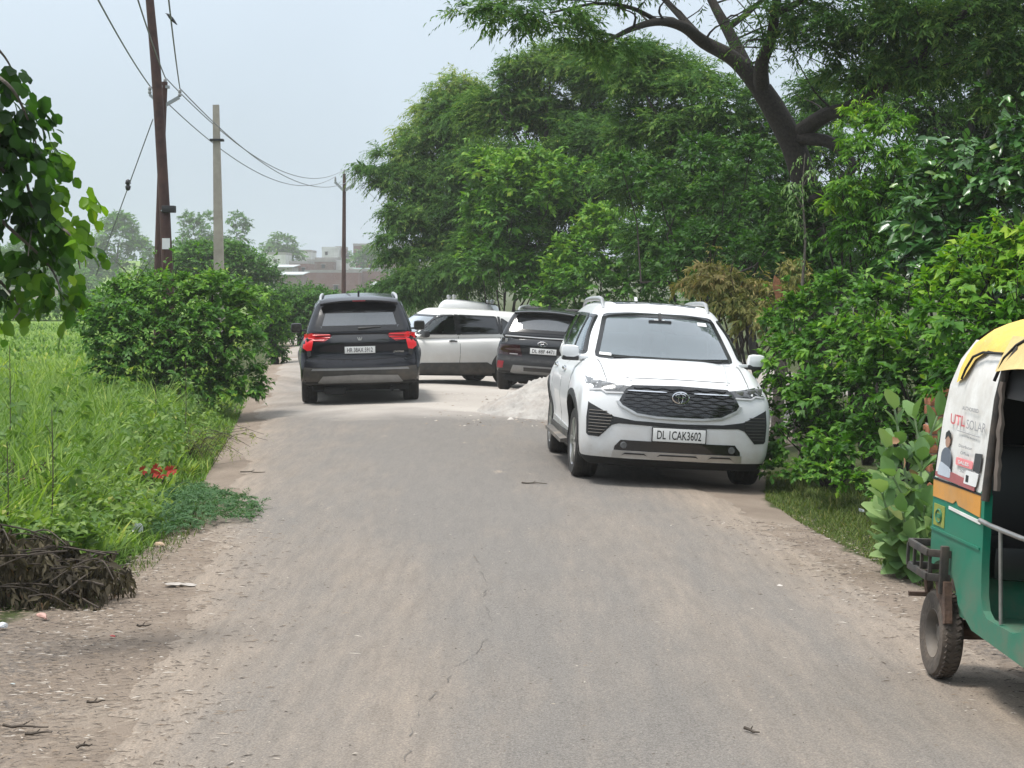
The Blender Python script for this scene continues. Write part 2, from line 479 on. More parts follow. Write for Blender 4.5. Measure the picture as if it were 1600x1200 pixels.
class Car:
    def __init__(s, p, root, paint_):
        s.p = p; s.root = root; s.paint = paint_; s.cuts = []
        s.shell()
    def shell(s):
        p = s.p
        L0, L1, W = p['rear'], p['front'], p['width'] / 2
        zb = p['zb']
        # lower body
        hl = (L1 - L0) / 2
        q, F = rounded_box((hl, W, 0.42), p.get('r', 0.10), (56, 16, 10))
        u, v, w = q[:, 0], q[:, 1], q[:, 2]
        t = (w + 1) / 2
        x = (L0 + L1) / 2 + u * hl
        zt = stab(p['top'], x)
        z = zb + (zt - zb) * t - p.get('crown', 0.03) * np.abs(v) ** 3 * sstep(0.6, 1.0, t)
        z = z + p.get('chamf', 0.10) * (1 - t) ** 3 * (sstep(0.55, 1.0, np.abs(u)))
        hood = p.get('hood_bulge', 0.018)
        z = z + hood * sstep(0.85, 1.0, t) * sstep(p['cowl'] - .1, p['cowl'] + .2, x) * (1 - sstep(0.50, 0.62, np.abs(v))) 
        y = v * W * stab(p['plan'], x) * stab(p['flank'], t)
        # waist crease and rocker tuck
        y = y * (1 - p.get('tuck', .03) * np.exp(-((t - .32) / .14) ** 2) * (1 - sstep(.7, .95, np.abs(u))))
        for wx in p['axles']:
            y = y + np.sign(v) * 0.028 * np.exp(-((x - wx) / .42) ** 4) * sstep(.9, 1, np.abs(v)) * sstep(.95, .6, t)
        sf = sstep(0.45, 1.0, u); sr = sstep(0.45, 1.0, -u)
        x = x + sf * (stab(p['front_prof'], t) - p['front_sweep'] * np.abs(v) ** p.get('fs_pow', 2.6))
        x = x - sr * (stab(p['rear_prof'], t) - p['rear_sweep'] * np.abs(v) ** 2.6)
        low = np.stack([x, y, z], 1)
        # greenhouse
        gb = p['gh_base']
        q2, F2 = rounded_box((1.5, 0.75, 0.36), 0.13, (60, 26, 16))
        u, v, w = q2[:, 0], q2[:, 1], q2[:, 2]
        t = (w + 1) / 2
        zr = gb + t * (p['roof_z'] - gb)
        xf = stab(p['gh_front'], t); xr_ = stab(p['gh_rear'], t)
        x = xr_ + (xf - xr_) * (u + 1) / 2
        x = x - p.get('ws_curve', 0.16) * np.abs(v) ** 2.2 * sstep(.5, 1, u) + p.get('rw_curve', .07) * np.abs(v) ** 2.2 * sstep(.5, 1, -u)
        W2 = stab(p['gh_w'], t)
        y = v * W2 * stab(p['gh_plan'], x)
        arch = stab(p['roof'], x) - p['roof_z']
        z = zr + t * (arch - p.get('roof_crown', .035) * np.abs(v) ** 2)
        gh = np.stack([x, y, z], 1)
        # one mesh: wheel wells cut out of the lower body
        def mk(V, F):
            me = bpy.data.meshes.new('tmp'); me.from_pydata(V.tolist(), [], F)
            me.materials.append(s.paint); me.materials.append(M['under'])
            bm = bmesh.new(); bm.from_mesh(me); bmesh.ops.recalc_face_normals(bm, faces=bm.faces); bm.to_mesh(me); bm.free()
            return me
        lowme = mk(low, F)
        s.low_full = BVHTree.FromPolygons([Vector(a) for a in low], F)
        lo = bpy.data.objects.new('tmp', lowme); COL.objects.link(lo)
        R = p['arch_r']
        cut = MB()
        for wx in p['axles']:
            for sd in (-1, 1):
                b = MB()
                prof = [(0.0, 0), (R, 0), (R, 0.6), (0.0, 0.6)]
                cut.lathe([(1e-4, W - .36), (R, W - .36), (R, W + .3), (1e-4, W + .3)] if sd > 0 else
                          [(1e-4, -W - .3), (R, -W - .3), (R, -W + .36), (1e-4, -W + .36)], (wx, 0, p['axle_z'] + p.get('arch_dz', .02)), 'y', 40)
        cm = cut.mesh('tmpc', M['under'])
        bm = bmesh.new(); bm.from_mesh(cm); bmesh.ops.remove_doubles(bm, verts=bm.verts, dist=1e-3)
        bmesh.ops.recalc_face_normals(bm, faces=bm.faces); bm.to_mesh(cm); bm.free()
        co = bpy.data.objects.new('tmpc', cm); COL.objects.link(co)
        md = lo.modifiers.new('b', 'BOOLEAN'); md.operation = 'DIFFERENCE'; md.object = co; md.solver = 'EXACT'
        dg = bpy.context.evaluated_depsgraph_get()
        res = bpy.data.meshes.new_from_object(lo.evaluated_get(dg))
        bpy.data.objects.remove(lo); bpy.data.objects.remove(co)
        V = [tuple(v.co) for v in res.vertices]; FF = [tuple(f.vertices) for f in res.polygons]
        az = p['axle_z'] + p.get('arch_dz', .02)
        mi = []
        keepF = []
        gh_lo = tab(p['gh_rear'], 0) ; gh_hi = tab(p['gh_front'], 0)
        for f in FF:
            c = sum((Vector(V[i]) for i in f), Vector()) / len(f)
            nn = (Vector(V[f[1]]) - Vector(V[f[0]])).cross(Vector(V[f[2]]) - Vector(V[f[1]])).normalized()
            m = 0
            if any((c.x - wx) ** 2 + (c.z - az) ** 2 < (R + .006) ** 2 for wx in p['axles']) and abs(c.y) < W * 1.1: m = 1
            if nn.z < -0.6 and c.z < zb + .2: m = 1
            if c.z < zb + .05 + p.get('dark_low', 0): m = 1
            if nn.z > .7 and gh_lo + .15 < c.x < gh_hi - .30 and abs(c.y) < W - .2: continue
            keepF.append(f); mi.append(m)
        nlow = len(V)
        V += [tuple(a) for a in gh]
        # greenhouse bottom is open
        for f in F2:
            if all(q2[i, 2] < -.97 for i in f): continue
            keepF.append(tuple(i + nlow for i in f)); mi.append(0)
        s.V = V; s.F = keepF; s.mi = mi
        s.bvh = BVHTree.FromPolygons([Vector(a) for a in V], s.F)
        s.gh_bvh = BVHTree.FromPolygons([Vector(a) for a in gh], F2)
    def panel(s, name, mat, poly, axis, off=.004, thick=.02, step=.06, hole=None, parent=None, bvh=None, deg=40):
        o = None
        for a in (axis if isinstance(axis, list) else [axis]):
            mb = MB(); mb.add(*lay(bvh or s.bvh, poly, a, off, thick, step, hole))
            o = mb.build(name, mat, parent or s.root, deg)
        return o
    def point(s, a, b, axis, off=0.0, bvh=None):
        k, sg = AX[axis]
        o = Vector((0, 0, 0)); oth = [j for j in range(3) if j != k]
        o[oth[0]] = a; o[oth[1]] = b; o[k] = 6 * sg
        d = Vector((0, 0, 0)); d[k] = -sg
        h, n, _, _ = (bvh or s.bvh).ray_cast(o, d)
        if h is None: h = o.copy(); h[k] = 0
        return h - d * off
    def window(s, name, poly, axis, mat, ring=.045, frame=True):
        """a pane in its black surround; the body behind it is cut away"""
        poly = round_poly(poly, .05, 3)
        inner = poly_inset(poly, ring)
        k, sg = AX[axis]
        pane = s.panel(name, mat, poly_inset(poly, ring * .35), axis, .005, .004, .07, bvh=s.gh_bvh)
        if frame:
            s.panel('surround', M['frit'], poly, axis, .010, .016, .07, hole=inner, parent=pane, bvh=s.gh_bvh)
        s.cuts.append((poly_inset(poly, ring * .55), k, sg))
        return pane
    def finish(s):
        V = np.array(s.V)
        oth = {0: (1, 2), 1: (0, 2), 2: (0, 1)}
        nF = []; nm = []
        C = np.array([V[list(f)].mean(0) for f in s.F])
        Nn = []
        for f in s.F:
            a, b, c = V[f[0]], V[f[1]], V[f[2]]
            n = np.cross(b - a, c - b); Nn.append(n / (np.linalg.norm(n) + 1e-12))
        Nn = np.array(Nn)
        kill = np.zeros(len(s.F), bool)
        for poly, k, sg in s.cuts:
            a, b = oth[k]
            inside = in_poly(poly, C[:, a], C[:, b])
            kill |= inside & (Nn[:, k] * sg > .12) & (C[:, k] * sg > (-3 if k == 0 else 0)) & (C[:, 2] > s.p['gh_base'] - .1)
        F = [f for f, d in zip(s.F, kill) if not d]; mi = [m for m, d in zip(s.mi, kill) if not d]
        me = bpy.data.meshes.new('body')
        me.from_pydata([tuple(v) for v in V], [], F)
        me.materials.append(s.paint); me.materials.append(M['under'])
        me.polygons.foreach_set('material_index', mi)
        me.update(); smooth(me, 42)
        return link('body', me, s.root)
    # ---- common pieces
    def wheel(s, wx, sd, r, wd, yout, tyre='tyre', rim='rim', spokes=5, steer=0.0):
        z = s.p['axle_z']
        t = MB()
        rr = r * .66
        hw = wd / 2
        t.lathe([(rr, -hw * .92), (r * .90, -hw), (r * .965, -hw * .86), (r, -hw * .62), (r, -hw * .42), (r * .982, -hw * .40), (r * .982, -hw * .34), (r, -hw * .32), (r, -.012), (r * .982, -.010), (r * .982, .010),
                 (r, .012), (r, hw * .32), (r * .982, hw * .34), (r * .982, hw * .40), (r, hw * .42), (r, hw * .62), (r * .965, hw * .86), (r * .90, hw), (rr, hw * .92)], (0, 0, 0), 'y', 40)
        o = t.build('wheel', M[tyre], s.root, 30, loc=(wx, sd * (yout - hw), z))
        o.rotation_euler = (0, 0, steer)
        m = MB()
        m.lathe([(1e-3, hw * .35), (rr * .9, hw * .2), (rr * .93, hw * .8), (rr * 1.01, hw * .95), (rr * 1.01, -hw * .9)], (0, 0, 0), 'y', 36)
        for k in range(spokes):
            a = 2 * math.pi * k / spokes
            for da in (-.16, .16):
                e = Vector((math.cos(a + da * .6) * rr * .94, hw * .80, math.sin(a + da * .6) * rr * .94))
                b = Vector((math.cos(a + da * 1.4) * rr * .16, hw * .72, math.sin(a + da * 1.4) * rr * .16))
                m.bar(b, e, .035, .045)
        m.lathe([(1e-3, hw * .9), (rr * .16, hw * .88), (rr * .2, hw * .6)], (0, 0, 0), 'y', 16)
        rim_o = m.build('rim', M[rim], o, 35)
        if sd < 0: rim_o.rotation_euler = (0, 0, math.pi)
        d = MB(); d.lathe([(1e-3, hw * .1), (rr * .80, hw * .1), (rr * .80, -.02)], (0, 0, 0), 'y', 24)
        dd = d.build('brake_disc', M['under'], o)
        if sd < 0: dd.rotation_euler = (0, 0, math.pi)
        return o
    def wheels(s, r=.35, wd=.235, inset=.015, **k):
        st = k.pop('steer', 0)
        for i, wx in enumerate(s.p['axles']):
            for sd in (-1, 1):
                s.wheel(wx, sd, r, wd, s.p['width'] / 2 - inset, steer=(st if wx > 0 else 0), **k)
    def lip(s, width, mat, off=.012):
        """wheel-arch cladding"""
        R = s.p['arch_r']; az = s.p['axle_z'] + s.p.get('arch_dz', .02); zb = s.p['zb']
        lo = max(-.9, (zb + .06 - az) / R)
        a0 = math.asin(lo)
        for wx in s.p['axles']:
            angs = np.linspace(a0, math.pi - a0, 22)
            outer = [(wx + (R + width) * math.cos(a), az + (R + width) * math.sin(a)) for a in angs]
            inner = [(wx + (R - .006) * math.cos(a), az + (R - .006) * math.sin(a)) for a in angs]
            poly = outer + inner[::-1]
            for ax in ('+y', '-y'):
                s.panel('arch_trim', mat, poly, ax, off, .05, .07, bvh=s.low_full)
    def mirror(s, x, z, y0, mat, cap=None, size=(.10, .20, .15)):
        for sd in (-1, 1):
            m = MB()
            m.box((x, sd * (y0 + size[1] / 2 + .06), z), size, None, min(size) * .42)
            m.bar((x + .02, sd * (y0 - .04), z - size[2] * .30), (x + .01, sd * (y0 + .09), z - size[2] * .30), .05, .03, .01)
            o = m.build('mirror', cap or mat, s.root, 50)
            g = MB(); g.prism(round_poly([(sd * (y0 + .075), z - size[2] * .36), (sd * (y0 + size[1] + .035), z - size[2] * .36), (sd * (y0 + size[1] + .035), z + size[2] * .36), (sd * (y0 + .075), z + size[2] * .36)], .03, 3), 'x', x - size[0] / 2 - .003, x - size[0] / 2 + .004)
            g.build('mirror_glass', M['gloss_trim'], o)
            if cap is not None:
                h = MB(); h.box((x - .004, sd * (y0 + size[1] / 2 + .055), z - size[2] * .36), (size[0] * .96, size[1] * .92, size[2] * .36), None, .02)
                h.build('mirror_base', mat, o, 50)
    def plate(s, pos, nrm, text, size=(.50, .12), tilt=0, emblem=True, parent=None):
        """number plate facing nrm ('+x' or '-x') with black lettering"""
        k, sg = AX[nrm]
        x = pos[0]
        b = MB(); b.box(pos, (.012, size[0] + .02, size[1] + .02), None, .004)
        o = b.build('number_plate', M['trim'], s.root)
        w = MB(); w.box((pos[0] + sg * .008, pos[1], pos[2]), (.006, size[0], size[1]), None, .002)
        w.build('plate_face', M['plate'], o)
        put_text(text, (pos[0] + sg * .0125, pos[1] - sg * .012 * 0, pos[2]), (0, sg, 0), (0, 0, 1), M['ink'], o, height=size[1] * .66, width=size[0] * .84, name='plate_lettering', bold=.010)
        return o
    def cabin(s, seats_x, rows=2, wheel_x=None, steer_y=-.36, floor=.45):
        p = s.p; W = p['width'] / 2 - .13
        x0 = tab(p['gh_rear'], .0) + .12; x1 = tab(p['gh_front'], 0) - .25; z1 = p['gh_base'] + .02
        m = MB()
        m.prism([(x0, floor), (x1, floor), (x1, z1 + .02), (x1 - .35, z1), (x1 - .38, floor + .05), (x0, floor + .05)], 'y', -W, W)
        m.box(((x0 + x1) / 2, W, (floor + z1) / 2), (x1 - x0, .03, z1 - floor - .03)); m.box(((x0 + x1) / 2, -W, (floor + z1) / 2), (x1 - x0, .03, z1 - floor - .03))
        m.box((x0, 0, (floor + z1) / 2), (.03, 2 * W, z1 - floor - .05))
        m.build('cabin_trim', M['interior'], s.root)
        for sx in seats_x:
            for sy in ((-.37, .37)):
                b = MB()
                b.box((sx, sy, floor + .28), (.5, .50, .16), None, .06)
                r_ = Matrix.Rotation(-.20, 3, 'Y')
                b.box((sx - .28, sy, floor + .62), (.13, .48, .62), r_, .055)
                o = b.build('seat', M['seat'], s.root, 50)
                h = MB(); h.box((sx - .37, sy, floor + 1.02), (.10, .27, .19), r_, .045); h.build('headrest', M['seat'], o, 50)
        if wheel_x is not None:
            w = MB()
            pts = [(0, .185 * math.cos(a), .185 * math.sin(a)) for a in np.linspace(0, 2 * math.pi, 25)]
            w.tube(pts, .015, 8, False); w.bar((0, -.17, 0), (0, .17, 0), .03, .04); w.bar((0, 0, 0), (0, 0, -.17), .03, .03)
            w.build('steering_wheel', M['trim'], s.root, loc=(wheel_x, steer_y, floor + .62), rot=(0, -.45, 0))

def put_text(text, loc, right, up, mat, parent, height=.08, width=None, name='lettering', bold=0.0, depth=.0015, align='CENTER'):
    cu = bpy.data.curves.new('t', 'FONT'); cu.body = text; cu.size = 1.0; cu.extrude = 0.0; cu.align_x = 'CENTER'; cu.align_y = 'CENTER'
    cu.offset = bold; cu.resolution_u = 3
    ob = bpy.data.objects.new('t', cu); COL.objects.link(ob)
    dg = bpy.context.evaluated_depsgraph_get()
    me = bpy.data.meshes.new_from_object(ob.evaluated_get(dg)); me.name = name
    bpy.data.objects.remove(ob); bpy.data.curves.remove(cu)
    n = len(me.vertices); co = np.zeros(n * 3); me.vertices.foreach_get('co', co); co = co.reshape(-1, 3)
    mn = co.min(0); mx = co.max(0); c = (mn + mx) / 2
    k = height / (mx[1] - mn[1]); kx = k if width is None else width / (mx[0] - mn[0])
    R = Vector(right).normalized(); U = Vector(up).normalized(); Nv = R.cross(U)
    out = np.array(loc)[None, :] + (co[:, :1] - c[0]) * kx * np.array(R)[None] + (co[:, 1:2] - c[1]) * k * np.array(U)[None] 
    me.vertices.foreach_set('co', out.ravel()); me.materials.clear(); me.materials.append(mat)
    me.update()
    return link(name, me, parent)

def seat_on_ground(root, x, y, heading, wb, track, lift=0.0, sink=0.0):
    """stand a vehicle on the ground: heading is a 2D direction"""
    h = Vector((heading[0], heading[1], 0)).normalized(); l = Vector((-h.y, h.x, 0))
    P = {}
    for a in (-1, 1):
        for b in (-1, 1):
            q = Vector((x, y, 0)) + h * a * wb / 2 + l * b * track / 2
            q.z = float(gz(q.x, q.y)); P[a, b] = q
    f = ((P[1, 1] + P[1, -1]) - (P[-1, 1] + P[-1, -1])).normalized()
    lf = ((P[1, 1] + P[-1, 1]) - (P[1, -1] + P[-1, -1])).normalized()
    up = f.cross(lf).normalized(); lf = up.cross(f)
    c = (P[1, 1] + P[1, -1] + P[-1, 1] + P[-1, -1]) / 4
    mw = Matrix((f, lf, up)).transposed().to_4x4(); mw.translation = c + up * (lift - sink)
    root.matrix_world = mw
    return mw
def place(root, x, y, heading, p):
    seat_on_ground(root, x, y, heading, p['axles'][1] - p['axles'][0], p['width'] - .25, sink=.006)

def rails(c, x0, x1, y, z, mat, h=.055, ends=.12):
    for sd in (-1, 1):
        m = MB()
        pts = []
        for t in np.linspace(0, 1, 12):
            x = x0 + (x1 - x0) * t
            e = min(1, t / ends, (1 - t) / ends); e = math.sin(e * math.pi / 2)
            q = c.point(x, sd * y, '+z', 0, c.gh_bvh)
            pts.append((q.x, sd * (y - .02 * t), q.z + h * e))
        m.tube(pts, [.016 + .012 * min(1, t * 6, (1 - t) * 6) for t in np.linspace(0, 1, 12)], 8)
        m.build('roof_rail', mat, c.root, 50)

def antenna(c, x, mat):
    m = MB(); q = c.point(x, 0, '+z', 0, c.gh_bvh)
    m.prism([(q.x - .08, q.z - .01), (q.x + .09, q.z - .01), (q.x - .045, q.z + .075), (q.x - .07, q.z + .075)], 'y', -.015, .015)
    m.build('roof_antenna', mat, c.root)

def handles(c, xs, z, mat):
    for x in xs:
        for sd, ax in ((1, '+y'), (-1, '-y')):
            q = c.point(x, z, ax)
            m = MB(); m.box((x, q.y + sd * .022, z), (.19, .022, .030), None, .009)
            m.box((x, q.y + sd * .004, z), (.11, .02, .05), None, .008)
            m.build('door_handle', mat, c.root, 50)

def seams(c, xs, z0, z1):
    """shut lines between the doors"""
    for x in xs:
        poly = [(x - .004, z0), (x + .004, z0), (x + .004, z1), (x - .004, z1)]
        c.panel('door_seam', M['under'], poly, ['+y', '-y'], .0012, .006, .05)

def ring_poly(cx, cz, rx, rz, n=28):
    return [(cx + rx * math.cos(2 * math.pi * k / n), cz + rz * math.sin(2 * math.pi * k / n)) for k in range(n)]

def white_suv():
    p = dict(front=2.37, rear=-2.39, width=1.86, zb=.145, dark_low=.035, chamf=.0, r=.085, cowl=1.25, axles=(-1.425, 1.425), axle_z=.305, arch_r=.395, arch_dz=.075,
             top=[(-2.4, 1.02), (-1.5, 1.11), (0, 1.12), (.9, 1.13), (1.35, 1.135), (1.8, 1.09), (2.1, 1.035), (2.25, 1.0), (2.37, .975)],
             plan=[(-2.4, .90), (-1.9, .975), (-1.4, 1.0), (1.4, 1.0), (1.9, .985), (2.37, .985)],
             flank=[(0, .94), (.2, .985), (.45, 1.0), (.72, .995), (.88, .965), (1, .90)],
             front_prof=[(0, -.10), (.12, -.03), (.35, 0.0), (.6, -.005), (.8, -.04), (.92, -.08), (1, -.14)], front_sweep=.22, fs_pow=3.4,
             rear_prof=[(0, -.08), (.3, 0), (.7, -.03), (1, -.08)], rear_sweep=.16,
             gh_base=1.02, roof_z=1.715, gh_front=[(0, 1.42), (.15, 1.24), (.6, .78), (1, .30)], gh_rear=[(0, -2.34), (.4, -2.24), (1, -1.95)],
             roof=[(-2.3, 1.65), (-1, 1.71), (0, 1.715), (.5, 1.695), (1.4, 1.65)], gh_w=[(0, .875), (.15, .845), (.55, .755), (.85, .665), (1, .62)],
             gh_plan=[(-2.4, .92), (-1.5, .985), (-.5, 1.0), (.6, 1.0), (1.4, .985)], hood_bulge=.022, tuck=.035)
    r = tag(empty('parked_suv'), 'white seven-seat SUV facing the camera at the right road edge, plate DL1CAK3602', 'car', 'parked and waiting cars')
    c = Car(p, r, M['white_paint'])
    # glass
    c.window('windscreen', [(-.715, 1.14), (-.36, 1.125), (.36, 1.125), (.715, 1.14), (.575, 1.580), (.3, 1.603), (-.3, 1.603), (-.575, 1.580)], '+x', M['screen'], .042)
    for ax in ('+y', '-y'):
        c.window('door_window', [(.98, 1.16), (.10, 1.165), (.10, 1.565), (.36, 1.565)], ax, M['glass'], .03)
        c.window('door_window', [(.05, 1.165), (-.98, 1.19), (-.98, 1.57), (.05, 1.57)], ax, M['privacy'], .03)
        c.window('quarter_window', [(-1.04, 1.19), (-1.95, 1.27), (-1.78, 1.55), (-1.04, 1.57)], ax, M['privacy'], .03)
    c.window('rear_window', [(-.66, 1.15), (.66, 1.15), (.58, 1.56), (-.58, 1.56)], '-x', M['privacy'], .04)
    # bonnet shut line and sunroof
    c.panel('sunroof', M['frit'], round_poly([(-1.25, -.44), (.22, -.44), (.26, 0), (.22, .44), (-1.25, .44)], .08), '+z', .004, .01, .08, bvh=c.gh_bvh)
    for sd in (-1, 1):
        pts = [c.point(x, sd * (.70 + (1.3 - x) * .02), '+z', .0) for x in np.linspace(1.30, 2.18, 9)]
        mb = MB(); mb.tube(pts, .004, 5); mb.build('bonnet_seam', M['under'], r)
    mb = MB(); mb.tube([c.point(y, .992 - .03 * abs(y) ** 2, '+x', .0) for y in np.linspace(-.5, .5, 15)], .0045, 5); mb.build('bonnet_seam', M['under'], r)
    for sd in (-1, 1):   # bonnet creases
        mb = MB()
        pts = [c.point(x, sd * (.46 + (2.2 - x) * .10), '+z', -.006) for x in np.linspace(1.35, 2.2, 10)]
        mb.tube(pts, .014, 8); mb.build('bonnet_crease', M['white_paint'], r, 60)
    # grille: chrome-edged hexagon, dark mesh with rows of wavy bars
    hexa = [(-.455, .925), (0, .938), (.455, .925), (.515, .885), (.575, .775), (.545, .735), (.40, .665), (.22, .645), (0, .642), (-.22, .645), (-.40, .665), (-.545, .735), (-.575, .775), (-.515, .885)]
    g = c.panel('grille', M['gloss_trim'], hexa, '+x', .012, .05, .05)
    rim_ = [(-.575, .775), (-.602, .770), (-.566, .722), (-.410, .645), (-.22, .625), (0, .622), (.22, .625), (.410, .645), (.566, .722), (.602, .770), (.575, .775), (.545, .735), (.40, .665), (.22, .645), (0, .642), (-.22, .645), (-.40, .665), (-.545, .735)]
    c.panel('grille_surround', M['silver'], rim_, '+x', .022, .05, .05, parent=g)
    wav = MB()
    for k in range(9):
        z = .665 + k * .030
        ys = np.linspace(-.56, .56, 57)
        run = []
        for y in ys:
            zz = z + .006 * math.cos(y * 2 * math.pi / .16 + (math.pi if k % 2 else 0))
            if in_poly(poly_inset(hexa, .012), np.array([y]), np.array([zz]))[0]:
                q = c.point(y, zz, '+x', .020); run.append((q.x, q.y, q.z))
            else:
                if len(run) > 2: wav.tube(run, .0062, 5)
                run = []
        if len(run) > 2: wav.tube(run, .0062, 5)
    wav.build('grille_bars', plain('dark_chrome', (.055, .055, .06), .3, .6), g, 50)
    for sd in (-1, 1):
        mb = MB(); mb.tube([c.point(sd * y, .868 + .006 * (y > .1), '+x', .026) for y in np.linspace(.13, .50, 9)], [.004] + [.010] * 7 + [.004], 6)
        mb.build('grille_strip', M['chrome'], g, 50)
    # emblem: two nested ellipses in a ring
    e0 = c.point(0, .83, '+x', .034)
    e = MB()
    def loop(cy, cz, ry, rz, rad): e.tube([(e0.x, e0.y + cy + ry * math.cos(a), e0.z + cz + rz * math.sin(a)) for a in np.linspace(0, 2 * math.pi, 33)], rad, 6, False)
    loop(0, 0, .078, .053, .009); loop(0, .018, .048, .018, .006); loop(0, -.004, .021, .047, .006)
    e.build('emblem', M['chrome'], g, 60)
    # headlamps
    hl = [(.475, .912), (.60, .925), (.80, .955), (.868, .985), (.865, .905), (.85, .862), (.76, .872), (.70, .845), (.545, .852), (.50, .875)]
    for q, mt in ((hl, 'lens_dark'), (mir(hl), 'lens')):
        o = c.panel('headlamp', M[mt], q, '+x', .010, .04, .045)
        s = -1 if mt == 'lens' else 1
        c.panel('lamp_strip', M['drl'], [(s * a, b) for a, b in ([(.535, .842), (.70, .836), (.745, .862), (.848, .850), (.872, .985), (.860, .985), (.845, .868), (.745, .876), (.695, .850), (.54, .856)])], '+x', .016, .03, .05, parent=o)
        for yy in (.58, .70, .79):
            q_ = c.point(s * yy, .90 + (yy - .58) * .12, '+x', .012); m = MB()
            m.box((q_.x, q_.y, q_.z), (.012, .075, .04), None, .006)
            m.build('lamp_cell', M['drl' if mt == 'lens' else 'rim'], o)
    # side vents joined by a black band
    vent = [(.855, .745), (.868, .60), (.862, .445), (.845, .425), (.745, .42), (.635, .540), (.57, .560), (0, .545), (-.57, .560), (-.635, .540), (-.745, .42), (-.845, .425), (-.862, .445), (-.868, .60), (-.855, .745), (-.845, .735), (-.62, .622), (-.42, .592), (0, .582), (.42, .592), (.62, .622), (.845, .735)]
    v = c.panel('bumper_vent', M['trim'], vent, '+x', .006, .04, .05)
    for sd in (-1, 1):
        fin = MB()
        for k in range(8):
            z = .455 + k * .030
            y0 = .845; y1 = np.interp(z, [.42, .545, .63, .735], [.75, .65, .63, .79])
            if y0 - y1 > .03:
                fin.tube([c.point(sd * y, z, '+x', .012) for y in np.linspace(y1, y0, 5)], .005, 5)
        fin.build('vent_fins', M['clad'], v)
    c.plate((c.point(0, .475, '+x', .016).x + .004, 0.0, .475), '+x', 'DL 1CAK3602', (.50, .125))
    q = c.point(0, .475, '+x', .016)
    # lower intake, fog lamps and skid trim
    lo = [(-.545, .405), (.545, .405), (.60, .34), (.605, .305), (-.605, .305), (-.60, .34)]
    c.panel('lower_intake', M['gloss_trim'], lo, '+x', .008, .03, .05)
    for sd in (-1, 1):
        q = c.point(sd * .515, .355, '+x', .012); m = MB(); m.lathe([(1e-3, .012), (.028, .012), (.034, 0), (.034, -.03)], (q.x, q.y, q.z), 'x', 20); m.build('fog_lamp', M['lens'], r)
    sk = [(-.615, .305), (.615, .305), (.625, .235), (.56, .232), (.51, .262), (.30, .262), (.25, .24), (-.25, .24), (-.30, .262), (-.51, .262), (-.56, .232), (-.625, .235)]
    c.panel('skid_trim', M['silver'], sk, '+x', .022, .05, .05)
    for a, b in ((-.50, -.32), (-.17, .17), (.32, .50)):
        c.panel('skid_slot', M['trim'], [(a - .03, .262), (a, .285), (b, .285), (b + .03, .262), (b, .272), (a, .272)], '+x', .028, .02, .05)
    # underbody, flank trims
    m = MB(); m.box((0, 0, .235), (4.2, 1.45, .10), None, .03); m.box((1.95, 0, .20), (.5, 1.3, .06), None, .02); m.build('underbody', M['under'], r)
    c.lip(.055, M['trim'])
    c.panel('sill_trim', M['clad'], [(-1.0, .22), (1.0, .22), (1.02, .36), (-1.02, .36)], ['+y', '-y'], .015, .04, .07)
    c.panel('door_strip', M['silver'], [(-.9, .40), (.95, .37), (.95, .40), (-.9, .43)], ['+y', '-y'], .012, .02, .07)
    for sd in (-1, 1):   # running boards
        m = MB(); m.prism([(sd * .80, .26), (sd * 1.0, .25), (sd * 1.0, .285), (sd * .80, .32)], 'x', -.98, .98); m.build('running_board', M['dusty_clad'], r)
        m = MB(); m.box((-1.02 + 2.0, sd * .80, .25), (.015, .24, .22)); m.build('mud_flap', M['trim'], r)
    seams(c, (1.02, .075, -1.0), .38, 1.08)
    handles(c, (.22, -.80), .98, M['chrome'])
    c.mirror(1.02, 1.17, .80, M['trim'], M['white_paint'], (.13, .185, .15))
    rails(c, -1.7, .25, .575, 1.71, M['silver'])
    antenna(c, -1.5, M['white_paint'])
    # wipers, stickers and cloth on the dashboard
    for y0, y1 in ((-.52, -.02), (.05, .58)):
        mb = MB(); mb.tube([c.point(y, 1.145 + .012 * abs(t - .5), '+x', .014, c.gh_bvh) for t, y in zip(np.linspace(0, 1, 6), np.linspace(y0, y1, 6))], .009, 6); mb.build('wiper', M['trim'], r)
    for poly, nm in (([(-.06, 1.515), (.05, 1.515), (.05, 1.54), (-.06, 1.54)], 'screen_tag'), ([(.40, 1.50), (.50, 1.495), (.495, 1.53), (.40, 1.535)], 'screen_sticker'), ([(-.66, 1.165), (-.54, 1.16), (-.54, 1.185), (-.655, 1.19)], 'screen_sticker')):
        c.panel(nm, M['plate'], poly, '+x', .012, .003, .05, bvh=c.gh_bvh)
    m = MB(); m.box((.62, 0, 1.50), (.03, .24, .07), None, .012); m.bar((.62, 0, 1.53), (.56, 0, 1.60), .03, .03); m.build('cabin_mirror', M['trim'], r)
    m = MB(); m.box((1.02, .0, 1.17), (.04, .05, .10), None, .02); m.box((1.02, .0, 1.13), (.06, .08, .06), None, .02); m.build('dashboard_ornament', M['plate'], r)
    c.wheels(.35, .235, .012, spokes=5, steer=.03)
    # rear lamps and plate (seen only from behind)
    tl = [(.60, 1.0), (.88, 1.02), (.90, .86), (.62, .90)]
    for q in (tl, mir(tl)): c.panel('tail_lamp', M['red_smoke'], q, '-x', .008, .03, .06)
    c.plate((c.point(0, .80, '-x').x - .01, 0, .80), '-x', 'DL 1CAK3602', (.50, .12))
    c.cabin((.35, -.65, -1.5), wheel_x=.85)
    c.finish()
    place(r, 1.375, 20.0, (.058, -1), p)
    r.matrix_world = r.matrix_world @ Matrix.Translation((0, 0, .047)) @ Matrix.Scale(.975, 4)

